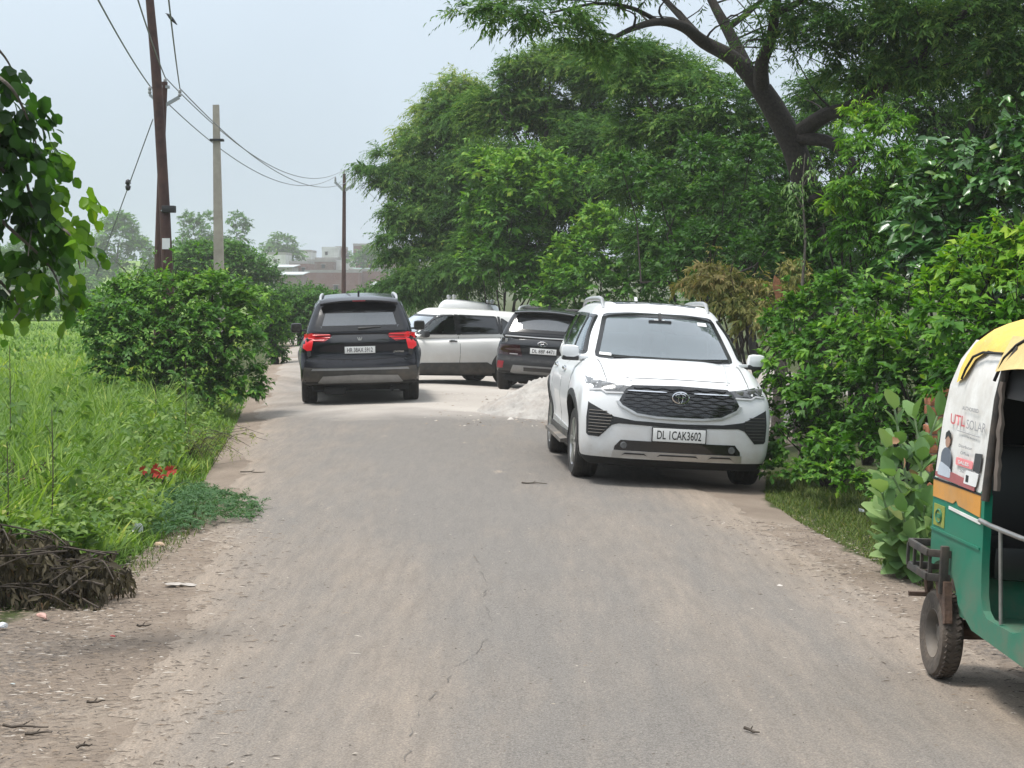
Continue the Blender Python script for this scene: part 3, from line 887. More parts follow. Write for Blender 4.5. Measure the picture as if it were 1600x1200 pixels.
def black_suv():
    p = dict(front=2.33, rear=-2.35, width=1.88, zb=.22, dark_low=.03, r=.10, cowl=1.2, axles=(-1.375, 1.375), axle_z=.36, arch_r=.40, arch_dz=.03,
             top=[(-2.35, 1.10), (-1.5, 1.13), (0, 1.12), (1.2, 1.12), (1.8, 1.07), (2.2, 1.0), (2.33, .96)],
             plan=[(-2.35, .985), (-1.9, .995), (1.4, 1.0), (1.9, .985), (2.33, .94)],
             flank=[(0, .95), (.2, .99), (.45, 1.0), (.72, .99), (.88, .955), (1, .89)],
             front_prof=[(0, -.10), (.3, 0), (.8, -.04), (1, -.14)], front_sweep=.25,
             rear_prof=[(0, -.10), (.15, -.02), (.35, 0.02), (.52, -.02), (.62, -.07), (.85, -.04), (1, -.07)], rear_sweep=.14,
             gh_base=1.04, roof_z=1.725, gh_front=[(0, 1.35), (.15, 1.18), (1, .30)], gh_rear=[(0, -2.30), (.15, -2.26), (.6, -2.08), (.85, -1.98), (1, -1.98)],
             roof=[(-2.2, 1.665), (-1, 1.715), (0, 1.725), (.5, 1.70), (1.4, 1.65)], gh_w=[(0, .86), (.15, .845), (.55, .76), (.85, .675), (1, .62)],
             gh_plan=[(-2.4, .955), (-1.5, .99), (-.5, 1.0), (.6, 1.0), (1.4, .985)], hood_bulge=.02, tuck=.03)
    r = tag(empty('black_suv'), 'glossy black SUV seen from behind with red tail lamps lit, in the left lane', 'car', 'parked and waiting cars')
    c = Car(p, r, M['black_paint'])
    # rear view: picture right is the car's right (-y)
    c.window('rear_window', [(-.70, 1.145), (.70, 1.145), (.60, 1.50), (.55, 1.52), (-.55, 1.52), (-.60, 1.50)], '-x', M['rear_glass'], .09)
    for ax in ('+y', '-y'):
        c.window('door_window', [(.92, 1.16), (.08, 1.16), (.08, 1.57), (.34, 1.57)], ax, M['privacy'], .03)
        c.window('door_window', [(.03, 1.16), (-.98, 1.18), (-.98, 1.58), (.03, 1.58)], ax, M['privacy'], .03)
        c.window('quarter_window', [(-1.04, 1.19), (-1.85, 1.27), (-1.68, 1.52), (-1.04, 1.58)], ax, M['privacy'], .03)
    c.window('windscreen', [(-.70, 1.14), (.70, 1.14), (.56, 1.57), (-.56, 1.57)], '+x', M['glass'], .04)
    # roof spoiler over the tailgate glass
    m = MB()
    pts = []
    for y in np.linspace(-.60, .60, 13):
        z = 1.655 - .05 * (abs(y) / .6) ** 2.4
        pts.append([(-1.75, y, z + .035), (-2.02, y, z + .012), (-2.13 + .06 * (abs(y) / .6) ** 2, y, z - .030), (-2.12 + .06 * (abs(y) / .6) ** 2, y, z - .055), (-1.95, y, z - .07)])
    m.grid(pts); m.build('roof_spoiler', M['black_paint'], r, 50)
    m = MB(); m.bar((-2.133, -.10, 1.613), (-2.133, .10, 1.613), .01, .015); m.build('brake_light', M['red_dull'], r)
    # wiper
    mb = MB(); mb.tube([c.point(-y, 1.185 + .022 * t, '-x', .016, c.gh_bvh) for t, y in zip(np.linspace(0, 1, 6), np.linspace(-.02, .33, 6))], [.022, .02, .016, .012, .01, .008], 6); mb.build('rear_wiper', M['trim'], r)
    # tail lamps: bright outer block, inner arm of thin bars
    out = [(.865, 1.10), (.74, 1.125), (.685, 1.09), (.72, 1.0), (.75, .86), (.82, .85), (.885, .90)]
    arm = [(.74, 1.125), (.46, 1.105), (.43, 1.075), (.50, 1.02), (.56, .985), (.70, 1.0), (.715, 1.09)]
    for s in (1, -1):
        o = c.panel('tail_lamp', M['red_lamp'], [(s * a, b) for a, b in out], '-x', .012, .04, .045)
        a_ = c.panel('lamp_arm', M['red_dull'], [(s * a, b) for a, b in arm], '-x', .008, .03, .045, parent=o)
        for k, (z0, y1) in enumerate(((1.095, .46), (1.05, .46), (1.015, .54))):
            mb = MB(); mb.tube([c.point(s * y, z0 - .01 * (y - .46), '-x', .014) for y in np.linspace(y1, .73, 6)], .0085, 6)
            mb.build('lamp_bar', M['red_lamp'], o)
    # tailgate: gloss band, emblem, plate, script badge
    c.panel('tailgate_band', M['gloss_trim'], round_poly([(-.46, .965), (.46, .965), (.44, 1.09), (-.44, 1.09)], .03), '-x', .006, .02, .06)
    q = c.point(0, 1.03, '-x', .016)
    m = MB()
    for s in (-1, 1):
        m.prism([(s * .008, 1.005), (s * .022, 1.002), (s * .036, 1.035), (s * .036, 1.052), (s * .026, 1.052), (s * .020, 1.03), (s * .008, 1.03)], 'x', q.x - .006, q.x + .012)
    m.prism([(-.007, 1.0), (.007, 1.0), (.007, 1.05), (-.007, 1.05)], 'x', q.x - .005, q.x + .012)
    m.build('emblem', M['silver'], r)
    c.plate((c.point(0, .855, '-x').x - .012, .0, .855), '-x', 'HR 38AX 5912', (.47, .105))
    q = c.point(-.56, .815, '-x', .008)
    put_text('XUV700', (q.x, -.57, .815), (0, -1, 0), (0, 0, 1), M['chrome'], r, .028, .22, 'badge_lettering', .012)
    mb = MB(); mb.tube([c.point(y, .735 - .035 * (1 - abs(y) / .8), '-x', .0) for y in np.linspace(-.80, .80, 17)], .006, 5); mb.build('tailgate_seam', M['under'], r)
    # bumper
    lowb = [(-.87, .60), (-.70, .585), (.70, .585), (.87, .60), (.90, .44), (.84, .30), (.66, .235), (-.66, .235), (-.84, .30), (-.90, .44)]
    c.panel('rear_bumper', M['clad'], lowb, '-x', .012, .04, .06)
    sk = [(-.58, .455), (0, .475), (.58, .455), (.70, .30), (.64, .255), (-.64, .255), (-.70, .30)]
    c.panel('skid_plate', M['skid'], sk, '-x', .030, .05, .06)
    c.panel('bumper_strip', M['skid'], [(-.74, .575), (.74, .575), (.76, .545), (-.76, .545)], '-x', .02, .03, .06)
    m = MB(); m.box((0, 0, .27), (4.0, 1.5, .12), None, .03); m.tube([(-1.3, -.72, .33), (-1.3, .72, .33)], .06, 10); m.box((-1.95, .40, .22), (.5, .34, .12), None, .05)
    m.tube([(-2.2, -.48, .235), (-1.6, -.48, .24)], .035, 10); m.build('underbody', M['under'], r)
    c.lip(.05, M['trim'])
    c.panel('sill_trim', M['trim'], [(-.98, .24), (.98, .24), (1.0, .36), (-1.0, .36)], ['+y', '-y'], .012, .04, .07)
    seams(c, (1.0, .05, -1.0), .38, 1.08); handles(c, (.2, -.80), 1.0, M['black_paint'])
    c.mirror(.98, 1.145, .90, M['trim'], None, (.12, .19, .165))
    rails(c, -1.75, .25, .60, 1.73, M['silver'], .04)
    antenna(c, -1.62, M['trim'])
    hl = [(.50, .86), (.84, .93), (.86, .82), (.55, .80)]
    for q in (hl, mir(hl)): c.panel('headlamp', M['lens'], q, '+x', .008, .03, .06)
    c.panel('grille', M['gloss_trim'], [(-.5, .62), (.5, .62), (.55, .88), (-.55, .88)], '+x', .01, .03, .06)
    c.wheels(.36, .24, .015, rim='dark_rim')
    c.cabin((.3, -.6), wheel_x=.8)
    c.finish()
    place(r, -2.54, 32.05, (-.088, 1), p)

def white_hatch_suv():
    p = dict(front=2.11, rear=-2.14, width=1.79, zb=.22, dark_low=.02, r=.11, cowl=1.0, axles=(-1.295, 1.295), axle_z=.33, arch_r=.375, arch_dz=.03,
             top=[(-2.14, 1.00), (-1.5, 1.06), (0, 1.02), (.9, 1.0), (1.3, 1.03), (1.7, .99), (2.0, .93), (2.11, .88)],
             plan=[(-2.14, .93), (-1.7, .98), (1.4, 1.0), (1.8, .97), (2.11, .90)],
             flank=[(0, .95), (.2, .99), (.45, 1.0), (.72, .985), (.88, .955), (1, .90)],
             front_prof=[(0, -.10), (.3, 0), (.8, -.04), (1, -.14)], front_sweep=.30,
             rear_prof=[(0, -.08), (.3, 0), (.7, -.03), (1, -.08)], rear_sweep=.16,
             gh_base=.95, roof_z=1.60, gh_front=[(0, 1.20), (.15, 1.02), (1, .20)], gh_rear=[(0, -2.08), (.4, -1.98), (.8, -1.82), (1, -1.80)],
             roof=[(-2.0, 1.545), (-1, 1.59), (0, 1.60), (.4, 1.575), (1.2, 1.52)], gh_w=[(0, .845), (.15, .825), (.55, .745), (.85, .655), (1, .60)],
             gh_plan=[(-2.2, .92), (-1.3, .985), (-.5, 1.0), (.6, 1.0), (1.2, .985)])
    r = tag(empty('white_hatch_suv'), 'white SUV with dark grey lower cladding, side-on across the junction behind the black SUV', 'car', 'parked and waiting cars')
    c = Car(p, r, M['ivory_paint'])
    c.window('windscreen', [(-.68, 1.06), (.68, 1.06), (.55, 1.46), (-.55, 1.46)], '+x', M['screen'], .04)
    for ax in ('+y', '-y'):
        c.window('door_window', [(.86, 1.05), (-.06, 1.065), (-.06, 1.475), (.22, 1.475), (.38, 1.40)], ax, M['glass'], .03)
        c.window('door_window', [(-.13, 1.065), (-1.08, 1.10), (-1.05, 1.465), (-.13, 1.48)], ax, M['privacy'], .028)
        c.window('quarter_window', [(-1.12, 1.10), (-1.62, 1.16), (-1.15, 1.445)], ax, M['privacy'], .022)
    for ax in ('+y', '-y'):   # black band that ties the side windows together
        pass
    c.window('rear_window', [(-.62, 1.10), (.62, 1.10), (.54, 1.42), (-.54, 1.42)], '-x', M['privacy'], .04)
    m = MB()
    pts = []
    for y in np.linspace(-.57, .57, 11):
        z = 1.535 - .045 * (abs(y) / .57) ** 2.4
        pts.append([(-1.6, y, z + .025), (-1.9, y, z + .012), (-2.04, y, z - .025), (-2.03, y, z - .055), (-1.8, y, z - .08)])
    m.grid(pts); m.build('roof_spoiler', M['ivory_paint'], r, 50)
    c.lip(.085, M['clad'])
    c.panel('sill_cladding', M['clad'], [(-.97, .235), (.97, .235), (.97, .36), (.78, .47), (-.74, .50), (-.95, .40)], ['+y', '-y'], .014, .05, .07)
    for ax, a in (('-x', -1), ('+x', 1)):
        c.panel('bumper_cladding', M['clad'], [(-.80, .24), (.80, .24), (.84, .45), (.6, .50), (-.6, .50), (-.84, .45)], ax, .014, .05, .07)
    seams(c, (.90, -.095, -1.08), .48, 1.03)
    handles(c, (.06,), .93, M['chrome'])
    c.panel('pillar_trim', M['frit'], [(-.05, 1.06), (-.14, 1.06), (-.14, 1.48), (-.05, 1.48)], ['+y', '-y'], .007, .01, .06, bvh=c.gh_bvh)
    c.panel('pillar_trim', M['frit'], [(-1.07, 1.09), (-1.13, 1.09), (-1.13, 1.455), (-1.07, 1.46)], ['+y', '-y'], .007, .01, .06, bvh=c.gh_bvh)
    c.mirror(.74, 1.065, .82, M['trim'], None, (.13, .19, .15))
    hl = [(.46, .80), (.80, .86), (.83, .74), (.50, .70)]
    for q in (hl, mir(hl)): c.panel('headlamp', M['lens'], q, '+x', .008, .03, .06)
    c.panel('grille', M['gloss_trim'], [(-.38, .52), (.38, .52), (.46, .80), (-.46, .80)], '+x', .01, .03, .06)
    tl = [(.50, .98), (.82, 1.0), (.84, .84), (.54, .86)]
    for q in (tl, mir(tl)): c.panel('tail_lamp', M['red_dull'], q, '-x', .008, .03, .06)
    m = MB(); m.box((0, 0, .26), (3.8, 1.4, .12), None, .03); m.build('underbody', M['under'], r)
    c.wheels(.33, .215, .015)
    c.cabin((.15, -.75), wheel_x=.62)
    c.finish()
    place(r, -1.62, 40.6, (-.86, -.46), p)

def grey_suv():
    p = dict(front=1.98, rear=-2.01, width=1.77, zb=.22, dark_low=.03, r=.11, cowl=1.0, axles=(-1.25, 1.25), axle_z=.33, arch_r=.375, arch_dz=.03,
             top=[(-2.01, 1.03), (-1.5, 1.07), (0, 1.04), (1.0, 1.04), (1.5, 1.0), (1.9, .93), (1.98, .90)],
             plan=[(-2.01, .97), (-1.7, .99), (1.4, 1.0), (1.7, .97), (1.98, .92)],
             flank=[(0, .95), (.2, .99), (.45, 1.0), (.72, .985), (.88, .955), (1, .89)],
             front_prof=[(0, -.10), (.3, 0), (.8, -.04), (1, -.12)], front_sweep=.25,
             rear_prof=[(0, -.10), (.15, -.02), (.35, 0.02), (.55, -.03), (.85, -.02), (1, -.06)], rear_sweep=.15,
             gh_base=.97, roof_z=1.56, gh_front=[(0, 1.15), (.15, .98), (1, .18)], gh_rear=[(0, -1.97), (.15, -1.94), (.6, -1.76), (.85, -1.68), (1, -1.68)],
             roof=[(-1.9, 1.515), (-1, 1.555), (0, 1.56), (.4, 1.54), (1.2, 1.5)], gh_w=[(0, .83), (.15, .815), (.55, .735), (.85, .655), (1, .60)],
             gh_plan=[(-2.1, .94), (-1.3, .985), (-.5, 1.0), (.6, 1.0), (1.2, .985)])
    r = tag(empty('grey_suv'), 'charcoal small SUV seen from behind, half hidden by the gravel heap and white SUV', 'car', 'parked and waiting cars')
    c = Car(p, r, M['charcoal_paint'])
    c.window('rear_window', [(-.66, 1.10), (.66, 1.10), (.56, 1.42), (-.56, 1.42)], '-x', M['rear_glass'], .06)
    for ax in ('+y', '-y'):
        c.window('door_window', [(.80, 1.07), (-.02, 1.075), (-.02, 1.43), (.22, 1.43)], ax, M['privacy'], .03)
        c.window('door_window', [(-.08, 1.075), (-1.0, 1.09), (-1.0, 1.43), (-.08, 1.43)], ax, M['privacy'], .03)
        c.window('quarter_window', [(-1.05, 1.10), (-1.5, 1.17), (-1.1, 1.40)], ax, M['privacy'], .02)
    c.window('windscreen', [(-.66, 1.06), (.66, 1.06), (.54, 1.43), (-.54, 1.43)], '+x', M['glass'], .04)
    m = MB(); pts = []
    for y in np.linspace(-.58, .58, 11):
        z = 1.505 - .04 * (abs(y) / .58) ** 2.4
        pts.append([(-1.45, y, z + .03), (-1.72, y, z + .012), (-1.80, y, z - .015), (-1.79, y, z - .035), (-1.66, y, z - .055)])
    m.grid(pts); m.build('roof_spoiler', M['charcoal_paint'], r, 50)
    mb = MB(); mb.tube([c.point(y, 1.015 + .01 * abs(y), '-x', .012) for y in np.linspace(-.80, .80, 17)], .014, 6); mb.build('chrome_strip', M['silver'], r)
    c.panel('tailgate_band', M['gloss_trim'], [(-.80, .87), (.80, .87), (.80, .995), (-.80, .995)], '-x', .008, .02, .06)
    tl = [(.42, .87), (.80, .86), (.83, .68), (.36, .66)]
    for q in (tl, mir(tl)):
        o = c.panel('tail_lamp', M['red_smoke'], q, '-x', .010, .03, .05)
    for s in (1, -1):
        q = c.point(s * .68, .935, '-x', .012); m = MB(); m.box((q.x, q.y, q.z), (.012, .05, .08), None, .006); m.box((q.x, q.y - s * .10, q.z), (.012, .02, .08), None, .005); m.build('lamp_block', M['rim'], r)
        q = c.point(s * .50, .70, '-x', .014); m = MB(); m.box((q.x, q.y, q.z), (.012, .20, .018), None, .005); m.build('badge_strip', M['silver'], r)
        rf = [(s * .70, .56), (s * .82, .56), (s * .84, .43), (s * .72, .43)]
        c.panel('bumper_reflector', M['red_dull'], rf, '-x', .016, .03, .05)
    q = c.point(0, .905, '-x', .016); e = MB()
    e.tube([(q.x, .085 * math.cos(a), .905 + .042 * math.sin(a)) for a in np.linspace(0, 2 * math.pi, 33)], .008, 6, False)
    e.tube([(q.x, -.045, .870), (q.x, -.018, .942)], .008, 6); e.tube([(q.x, .045, .942), (q.x, .018, .870)], .008, 6); e.tube([(q.x, -.032, .908), (q.x, .032, .904)], .008, 6)
    e.build('emblem', M['chrome'], r, 50)
    c.plate((c.point(0, .775, '-x').x - .012, -.02, .775), '-x', 'DL 8BF 4471', (.48, .105))
    c.panel('rear_bumper', M['trim'], [(-.84, .575), (.84, .575), (.86, .40), (.78, .25), (-.78, .25), (-.86, .40)], '-x', .010, .04, .06)
    c.panel('skid_plate', M['skid'], [(-.52, .50), (.52, .50), (.60, .30), (.56, .26), (-.56, .26), (-.60, .30)], '-x', .024, .05, .06)
    c.panel('bumper_slot', M['gloss_trim'], [(-.32, .47), (.32, .47), (.32, .40), (-.32, .40)], '-x', .030, .03, .06)
    c.lip(.055, M['trim'])
    c.panel('sill_trim', M['trim'], [(-.9, .24), (.9, .24), (.92, .38), (-.92, .38)], ['+y', '-y'], .012, .04, .07)
    seams(c, (.86, -.05, -1.0), .40, 1.04); handles(c, (.1, -.82), .93, M['charcoal_paint'])
    c.mirror(.72, 1.08, .80, M['trim'], None, (.12, .19, .15))
    rails(c, -1.45, .15, .565, 1.56, M['silver'], .045)
    antenna(c, -1.35, M['trim'])
    hl = [(.46, .80), (.80, .86), (.83, .74), (.50, .70)]
    for q in (hl, mir(hl)): c.panel('headlamp', M['lens'], q, '+x', .008, .03, .06)
    m = MB(); m.box((0, 0, .26), (3.6, 1.4, .12), None, .03); m.build('underbody', M['under'], r)
    c.wheels(.33, .215, .012)
    c.cabin((.2, -.65), wheel_x=.6)
    c.finish()
    place(r, .84, 39.0, (.15, 1), p)
    r.matrix_world = r.matrix_world @ Matrix.Translation((0, 0, .03)) @ Matrix.Rotation(math.radians(3.2), 4, 'X') @ Matrix.Scale(1.06, 4)

def white_van():
    p = dict(front=2.15, rear=-2.22, width=1.74, zb=.24, dark_low=.02, r=.11, cowl=1.1, axles=(-1.30, 1.30), axle_z=.32, arch_r=.37, arch_dz=.03,
             top=[(-2.22, 1.04), (-1.5, 1.08), (0, 1.06), (1.1, 1.06), (1.7, 1.0), (2.05, .93), (2.15, .90)],
             plan=[(-2.22, .96), (-1.7, .99), (1.4, 1.0), (1.8, .97), (2.15, .92)],
             flank=[(0, .95), (.2, .99), (.45, 1.0), (.72, .99), (.88, .965), (1, .92)],
             front_prof=[(0, -.10), (.3, 0), (.8, -.04), (1, -.14)], front_sweep=.28,
             rear_prof=[(0, -.06), (.3, 0), (.7, -.02), (1, -.04)], rear_sweep=.12,
             gh_base=.98, roof_z=1.83, gh_front=[(0, 1.45), (.15, 1.25), (1, .55)], gh_rear=[(0, -2.18), (.4, -2.14), (1, -2.02)],
             roof=[(-2.2, 1.82), (-1, 1.83), (0, 1.815), (.6, 1.77), (1.4, 1.70)], gh_w=[(0, .85), (.15, .84), (.55, .79), (.85, .72), (1, .67)],
             gh_plan=[(-2.3, .94), (-1.3, .99), (-.5, 1.0), (.6, 1.0), (1.4, .98)])
    r = tag(empty('white_van'), 'white people carrier whose roof alone shows above the side-on white SUV', 'car', 'parked and waiting cars')
    c = Car(p, r, M['white_paint'])
    c.window('windscreen', [(-.70, 1.10), (.70, 1.10), (.60, 1.60), (-.60, 1.60)], '+x', M['screen'], .04)
    for ax in ('+y', '-y'):
        c.window('door_window', [(1.0, 1.10), (.1, 1.10), (.1, 1.58), (.62, 1.58)], ax, M['privacy'], .03)
        c.window('door_window', [(.04, 1.10), (-.95, 1.10), (-.95, 1.60), (.04, 1.60)], ax, M['privacy'], .03)
        c.window('quarter_window', [(-1.0, 1.10), (-1.95, 1.14), (-1.88, 1.58), (-1.0, 1.60)], ax, M['privacy'], .03)
    c.window('rear_window', [(-.66, 1.12), (.66, 1.12), (.58, 1.60), (-.58, 1.60)], '-x', M['privacy'], .04)
    for sd in (-1, 1):   # roof carrier bars end in round caps
        for x in (-1.75, -.3):
            q = c.point(x, sd * .50, '+z', 0, c.gh_bvh); m = MB()
            m.lathe([(.03, -.02), (.03, .03), (.052, .05), (.058, .085), (.045, .115), (1e-3, .125)], (q.x, q.y, q.z), 'z', 16); m.build('carrier_foot', M['silver'], r, 50)
    tl = [(.62, 1.0), (.80, 1.02), (.82, .80), (.66, .82)]
    for q in (tl, mir(tl)): c.panel('tail_lamp', M['red_dull'], q, '-x', .008, .03, .06)
    hl = [(.48, .80), (.78, .86), (.80, .74), (.50, .70)]
    for q in (hl, mir(hl)): c.panel('headlamp', M['lens'], q, '+x', .008, .03, .06)
    seams(c, (1.0, .07, -.97), .38, 1.02); handles(c, (.2, -.80), .96, M['white_paint'])
    c.mirror(.9, 1.12, .83, M['trim'], M['white_paint'])
    m = MB(); m.box((0, 0, .28), (3.9, 1.4, .12), None, .03); m.build('underbody', M['under'], r)
    c.wheels(.32, .20, .015)
    c.cabin((.3, -.7))
    c.finish()
    place(r, -1.22, 50.0, (.06, 1), p)
    r.matrix_world = r.matrix_world @ Matrix.Translation((0, 0, -.10)) @ Matrix.Rotation(math.radians(3.5), 4, 'X')
def rickshaw():
    r = tag(empty('auto_rickshaw'), 'green and yellow auto rickshaw with a white advert curtain, cut off at the right edge', 'auto rickshaw')
    def wear(name, col, rough=.4, dirt=(.16, .12, .09), amt=.8, sc=5.0, coat=.3):
        return plain(name, col, rough, var=.15, vscale=sc, coat=coat, dirt=dirt, dirt_amt=amt)
    G = paint('rickshaw_green', (.006, .175, .105), .5, .1, dusty=(.19, .16, .125), dust=1.0, low=.22, high=.80)
    Yl = plain('yellow_canvas', (.72, .49, .06), .65, var=.15, vscale=6, bump=.35, bscale=14, dirt=(.42, .33, .16), dirt_amt=.6)
    Wt = plain('white_vinyl', (.72, .71, .68), .5, var=.06, vscale=7, bump=.12, bscale=9, dirt=(.42, .37, .31), dirt_amt=.75)
    Or = wear('orange_band', (.62, .27, .03), .6, (.4, .28, .15), .7)
    Rust = plain('rusty_brown_steel', (.075, .045, .032), .75, var=.4, vscale=12, bump=.4, bscale=40, dirt=(.18, .10, .06), dirt_amt=.7)
    Blk = plain('black_guard', (.030, .027, .025), .6, var=.3, vscale=14, dirt=(.15, .11, .08), dirt_amt=.5)
    Blk2 = plain('black_canvas', (.008, .008, .009), .8)
    Vin = plain('black_vinyl', (.012, .012, .013), .35, bump=.15, bscale=12)
    St = plain('worn_steel', (.35, .34, .33), .4, .8, var=.3)
    W = .64
    # flank outline with the curved step well and the wheel arch
    arch = [(.30 * math.cos(a), .235 + .30 * math.sin(a)) for a in np.linspace(math.radians(28), math.radians(118), 12)]
    step = [(.60 + .09 * math.sin(a), .47 - .10 * math.cos(a) ) for a in np.linspace(-1.4, 0, 6)]
    flank = ([(-.20, .50), (-.205, .905)] + [(.50, .905), (.535, .93), (.565, .90), (.570, .60), (.585, .47), (.62, .41), (.68, .385), (1.02, .385), (1.12, .41), (1.20, .50), (1.25, .68), (1.28, .92), (1.36, .95),
             (1.44, .90), (1.50, .62), (1.52, .40), (1.46, .30), (1.30, .27), (.48, .30), (.36, .34)] + arch)
    for sd in (-1, 1):
        m = MB()
        m.prism(flank, 'y', sd * W, sd * (W - .035))
        m.build('side_panel', G, r, 30)
        if sd < 0:
            m = MB(); m.prism([(-.195, .815), (-.20, .895), (.52, .895), (.52, .800), (.20, .815), (.17, .835), (.12, .815)], 'y', sd * (W + .004), sd * (W - .01)); m.build('orange_band', Or, r)
            m = MB(); m.prism([(.06, .797), (.06, .783), (.53, .770), (.53, .786)], 'y', sd * (W + .004), sd * (W - .01)); m.build('white_stripe', Wt, r)
            m = MB(); m.bar((-.20, sd * (W + .001), .665), (.535, sd * (W + .001), .665), .010, .012); m.build('panel_crease', G, r)
            m = MB(); m.prism([(-.17, .685), (-.17, .785), (.0, .785), (.0, .685)], 'y', sd * (W + .003), sd * (W - .01)); mk = m.build('permit_patch', plain('worn_yellow_patch', (.27, .29, .04), .6, dirt=(.02, .16, .10), dirt_amt=.8, vscale=20), r)
            ink = plain('patch_green', (.03, .16, .08), .6)
            q = MB(); q.tube([(-.085 + .045 * math.cos(a), sd * (W + .004), .733 + .030 * math.sin(a)) for a in np.linspace(0, 6.283, 21)], .005, 5, False); q.bar((-.11, sd * (W + .004), .733), (-.06, sd * (W + .004), .733), .006, .02); q.build('patch_mark', ink, mk)
    # body tub: rear wall, floor, front cowl
    m = MB()
    m.box((-.19, 0, .70), (.03, 2 * W - .07, .40)); m.box((.60, 0, .33), (1.75, 2 * W - .08, .04))
    m.prism([(-.19, .50), (-.10, .46), (.35, .46), (.40, .34), (.42, .34), (.42, .50), (.40, .54), (-.19, .54)], 'y', -W + .04, W - .04)
    m.build('body_tub', G, r)
    m = MB()   # front cowl
    sec = [(1.36, .95, .60), (1.62, .92, .48), (1.74, .70, .40), (1.78, .45, .34), (1.62, .33, .34)]
    m.grid([[(x - .18 * abs(k) ** 2, w * k * 1.05, z) for k in np.linspace(-1, 1, 13)] for x, z, w in sec]); m.build('front_cowl', G, r, 60)
    m = MB()
    for sd in (-1, 1): m.tube([(1.50, sd * .56, .93), (1.30, sd * .55, 1.52)], .022, 8)
    m.tube([(1.30, -.55, 1.52), (1.28, 0, 1.58), (1.30, .55, 1.52)], .022, 8); m.tube([(1.50, -.56, .93), (1.58, 0, .94), (1.50, .56, .93)], .022, 8)
    f = m.build('windscreen_frame', Blk, r)
    m = MB(); m.grid([[(1.50 + .06 * (1 - k * k), .55 * k, .94) for k in np.linspace(-1, 1, 7)], [(1.30 + .0 * k, .54 * k, 1.53) for k in np.linspace(-1, 1, 7)]]); m.build('windscreen', M['glass'], f)
    m = MB(); m.lathe([(1e-3, .05), (.07, .04), (.085, 0), (.06, -.10), (1e-3, -.12)], (1.74, 0, .78), 'x', 20); m.build('headlamp', M['lens'], r)
    m = MB(); m.tube([(1.38, -.33, .98), (1.34, -.12, 1.02), (1.34, .12, 1.02), (1.38, .33, .98)], .016, 8); m.tube([(1.34, 0, 1.02), (1.50, 0, .5)], .03, 8); m.build('handlebar', Blk, r)
    # seats and cabin lining
    m = MB(); m.box((.28, 0, .60), (.46, 1.14, .16), None, .05); m.box((.04, 0, .86), (.14, 1.16, .46), Matrix.Rotation(-.15, 3, 'Y'), .05); m.build('passenger_seat', Vin, r, 50)
    m = MB(); m.box((1.02, -.02, .66), (.34, .56, .12), None, .05); m.box((.95, 0, .50), (.30, .5, .22), None, .03); m.box((.86, 0, .82), (.08, .62, .26), Matrix.Rotation(-.1, 3, 'Y'), .03); m.build('driver_seat', Vin, r, 50)
    # hood: side curtain, rear curtain, roof
    def sect(x, zlo, n=9, out=0.0):
        """half section from the waist up over the roof centre"""
        P = [(.640, .90), (.632, 1.05), (.622, 1.20), (.607, 1.35), (.58, 1.47), (.53, 1.565), (.45, 1.63), (.33, 1.672), (.17, 1.695), (0, 1.702)]
        return [(y + out * (1 if y > .2 else .3), z + out * (1 if z > 1.4 else 0)) for y, z in P if z >= zlo]
    P = sect(0, .8)
    def rear_x(z):   # rear edge leans forward towards the roof
        return -.215 + .235 * max(0, (z - .90) / .80) ** 1.5 - .0
    def hood_pt(s, k, z, y, out=0.0):
        return (s, k * (y + out), z)
    m = MB()
    cur = None
    for sd in (1, -1):
        m = MB(); G_ = []
        for y, z in P[:6]:
            x0 = rear_x(z); row = []
            for t in np.linspace(0, 1, 9):
                x = x0 + (.575 + .03 * (z - .9) - x0) * t
                fold = .006 * math.sin(x * 21 + z * 3) * (1 - t)
                row.append((x, sd * (y + fold), z))
            G_.append(row)
        m.grid(G_)
        cur = m.build('side_curtain', Wt, r, 60)
    m = MB()
    m.grid([[(rear_x(z) - .0 + .02 * (1 - k * k) * -1, k * y, z) for k in np.linspace(-1, 1, 9)] for y, z in P[:7]]); m.build('rear_curtain', Blk2, r, 60)
    m = MB()   # yellow roof cloth, reaching down at the rear corner
    rows = []
    for x in list(np.linspace(-.02, .58, 7)) + list(np.linspace(.70, 1.42, 7)):
        row = []
        zz = 1.385 - .02 * 0 if x < .12 else (1.385 + .13 * float(sstep(.12, .22, x)) if x < .58 else 1.50)
        full = [(y, z) for y, z in P if z > zz]
        y0 = float(np.interp(zz, [z for _, z in P], [y for y, _ in P]))
        half = [(y0, zz)] + full
        ss = np.linspace(0, 1, 12)
        d = np.concatenate([[0], np.cumsum([math.hypot(half[i+1][0]-half[i][0], half[i+1][1]-half[i][1]) for i in range(len(half)-1)])]); d /= d[-1]
        hy = np.interp(ss, d, [p_[0] for p_ in half]); hz = np.interp(ss, d, [p_[1] for p_ in half])
        arch_ = -.035 * (x - .7) ** 2 - .02 * max(0, .08 - x) * 8
        for y, z in zip(hy, hz):
            e = 1.0
            xx = max(x, rear_x(z) - .01) if x < .25 else x
            row.append((xx, -(y + .014), z + .012 + arch_ + .006 * math.sin(9 * x)))
        row += [(a, -b, c_) for a, b, c_ in reversed(row[:-1])]
        rows.append(row)
    m.grid(rows); m.build('roof_cloth', Yl, r, 60)
    Yl2 = plain('yellow_canvas_faded', (.62, .47, .20), .7, bump=.2, bscale=20)
    for sd in (-1, 1):   # second yellow strip over the passenger opening, and its black piping
        m = MB(); G_ = []
        for x in np.linspace(.56, 1.40, 10):
            G_.append([(x, sd * (.612 + .012), 1.44 + .03 * math.sin((x - .56) * 3.4)), (x, sd * (.585 + .014), 1.505), (x, sd * (.535 + .018), 1.60)])
        m.grid(G_); m.build('roof_valance', Yl2, r, 60)
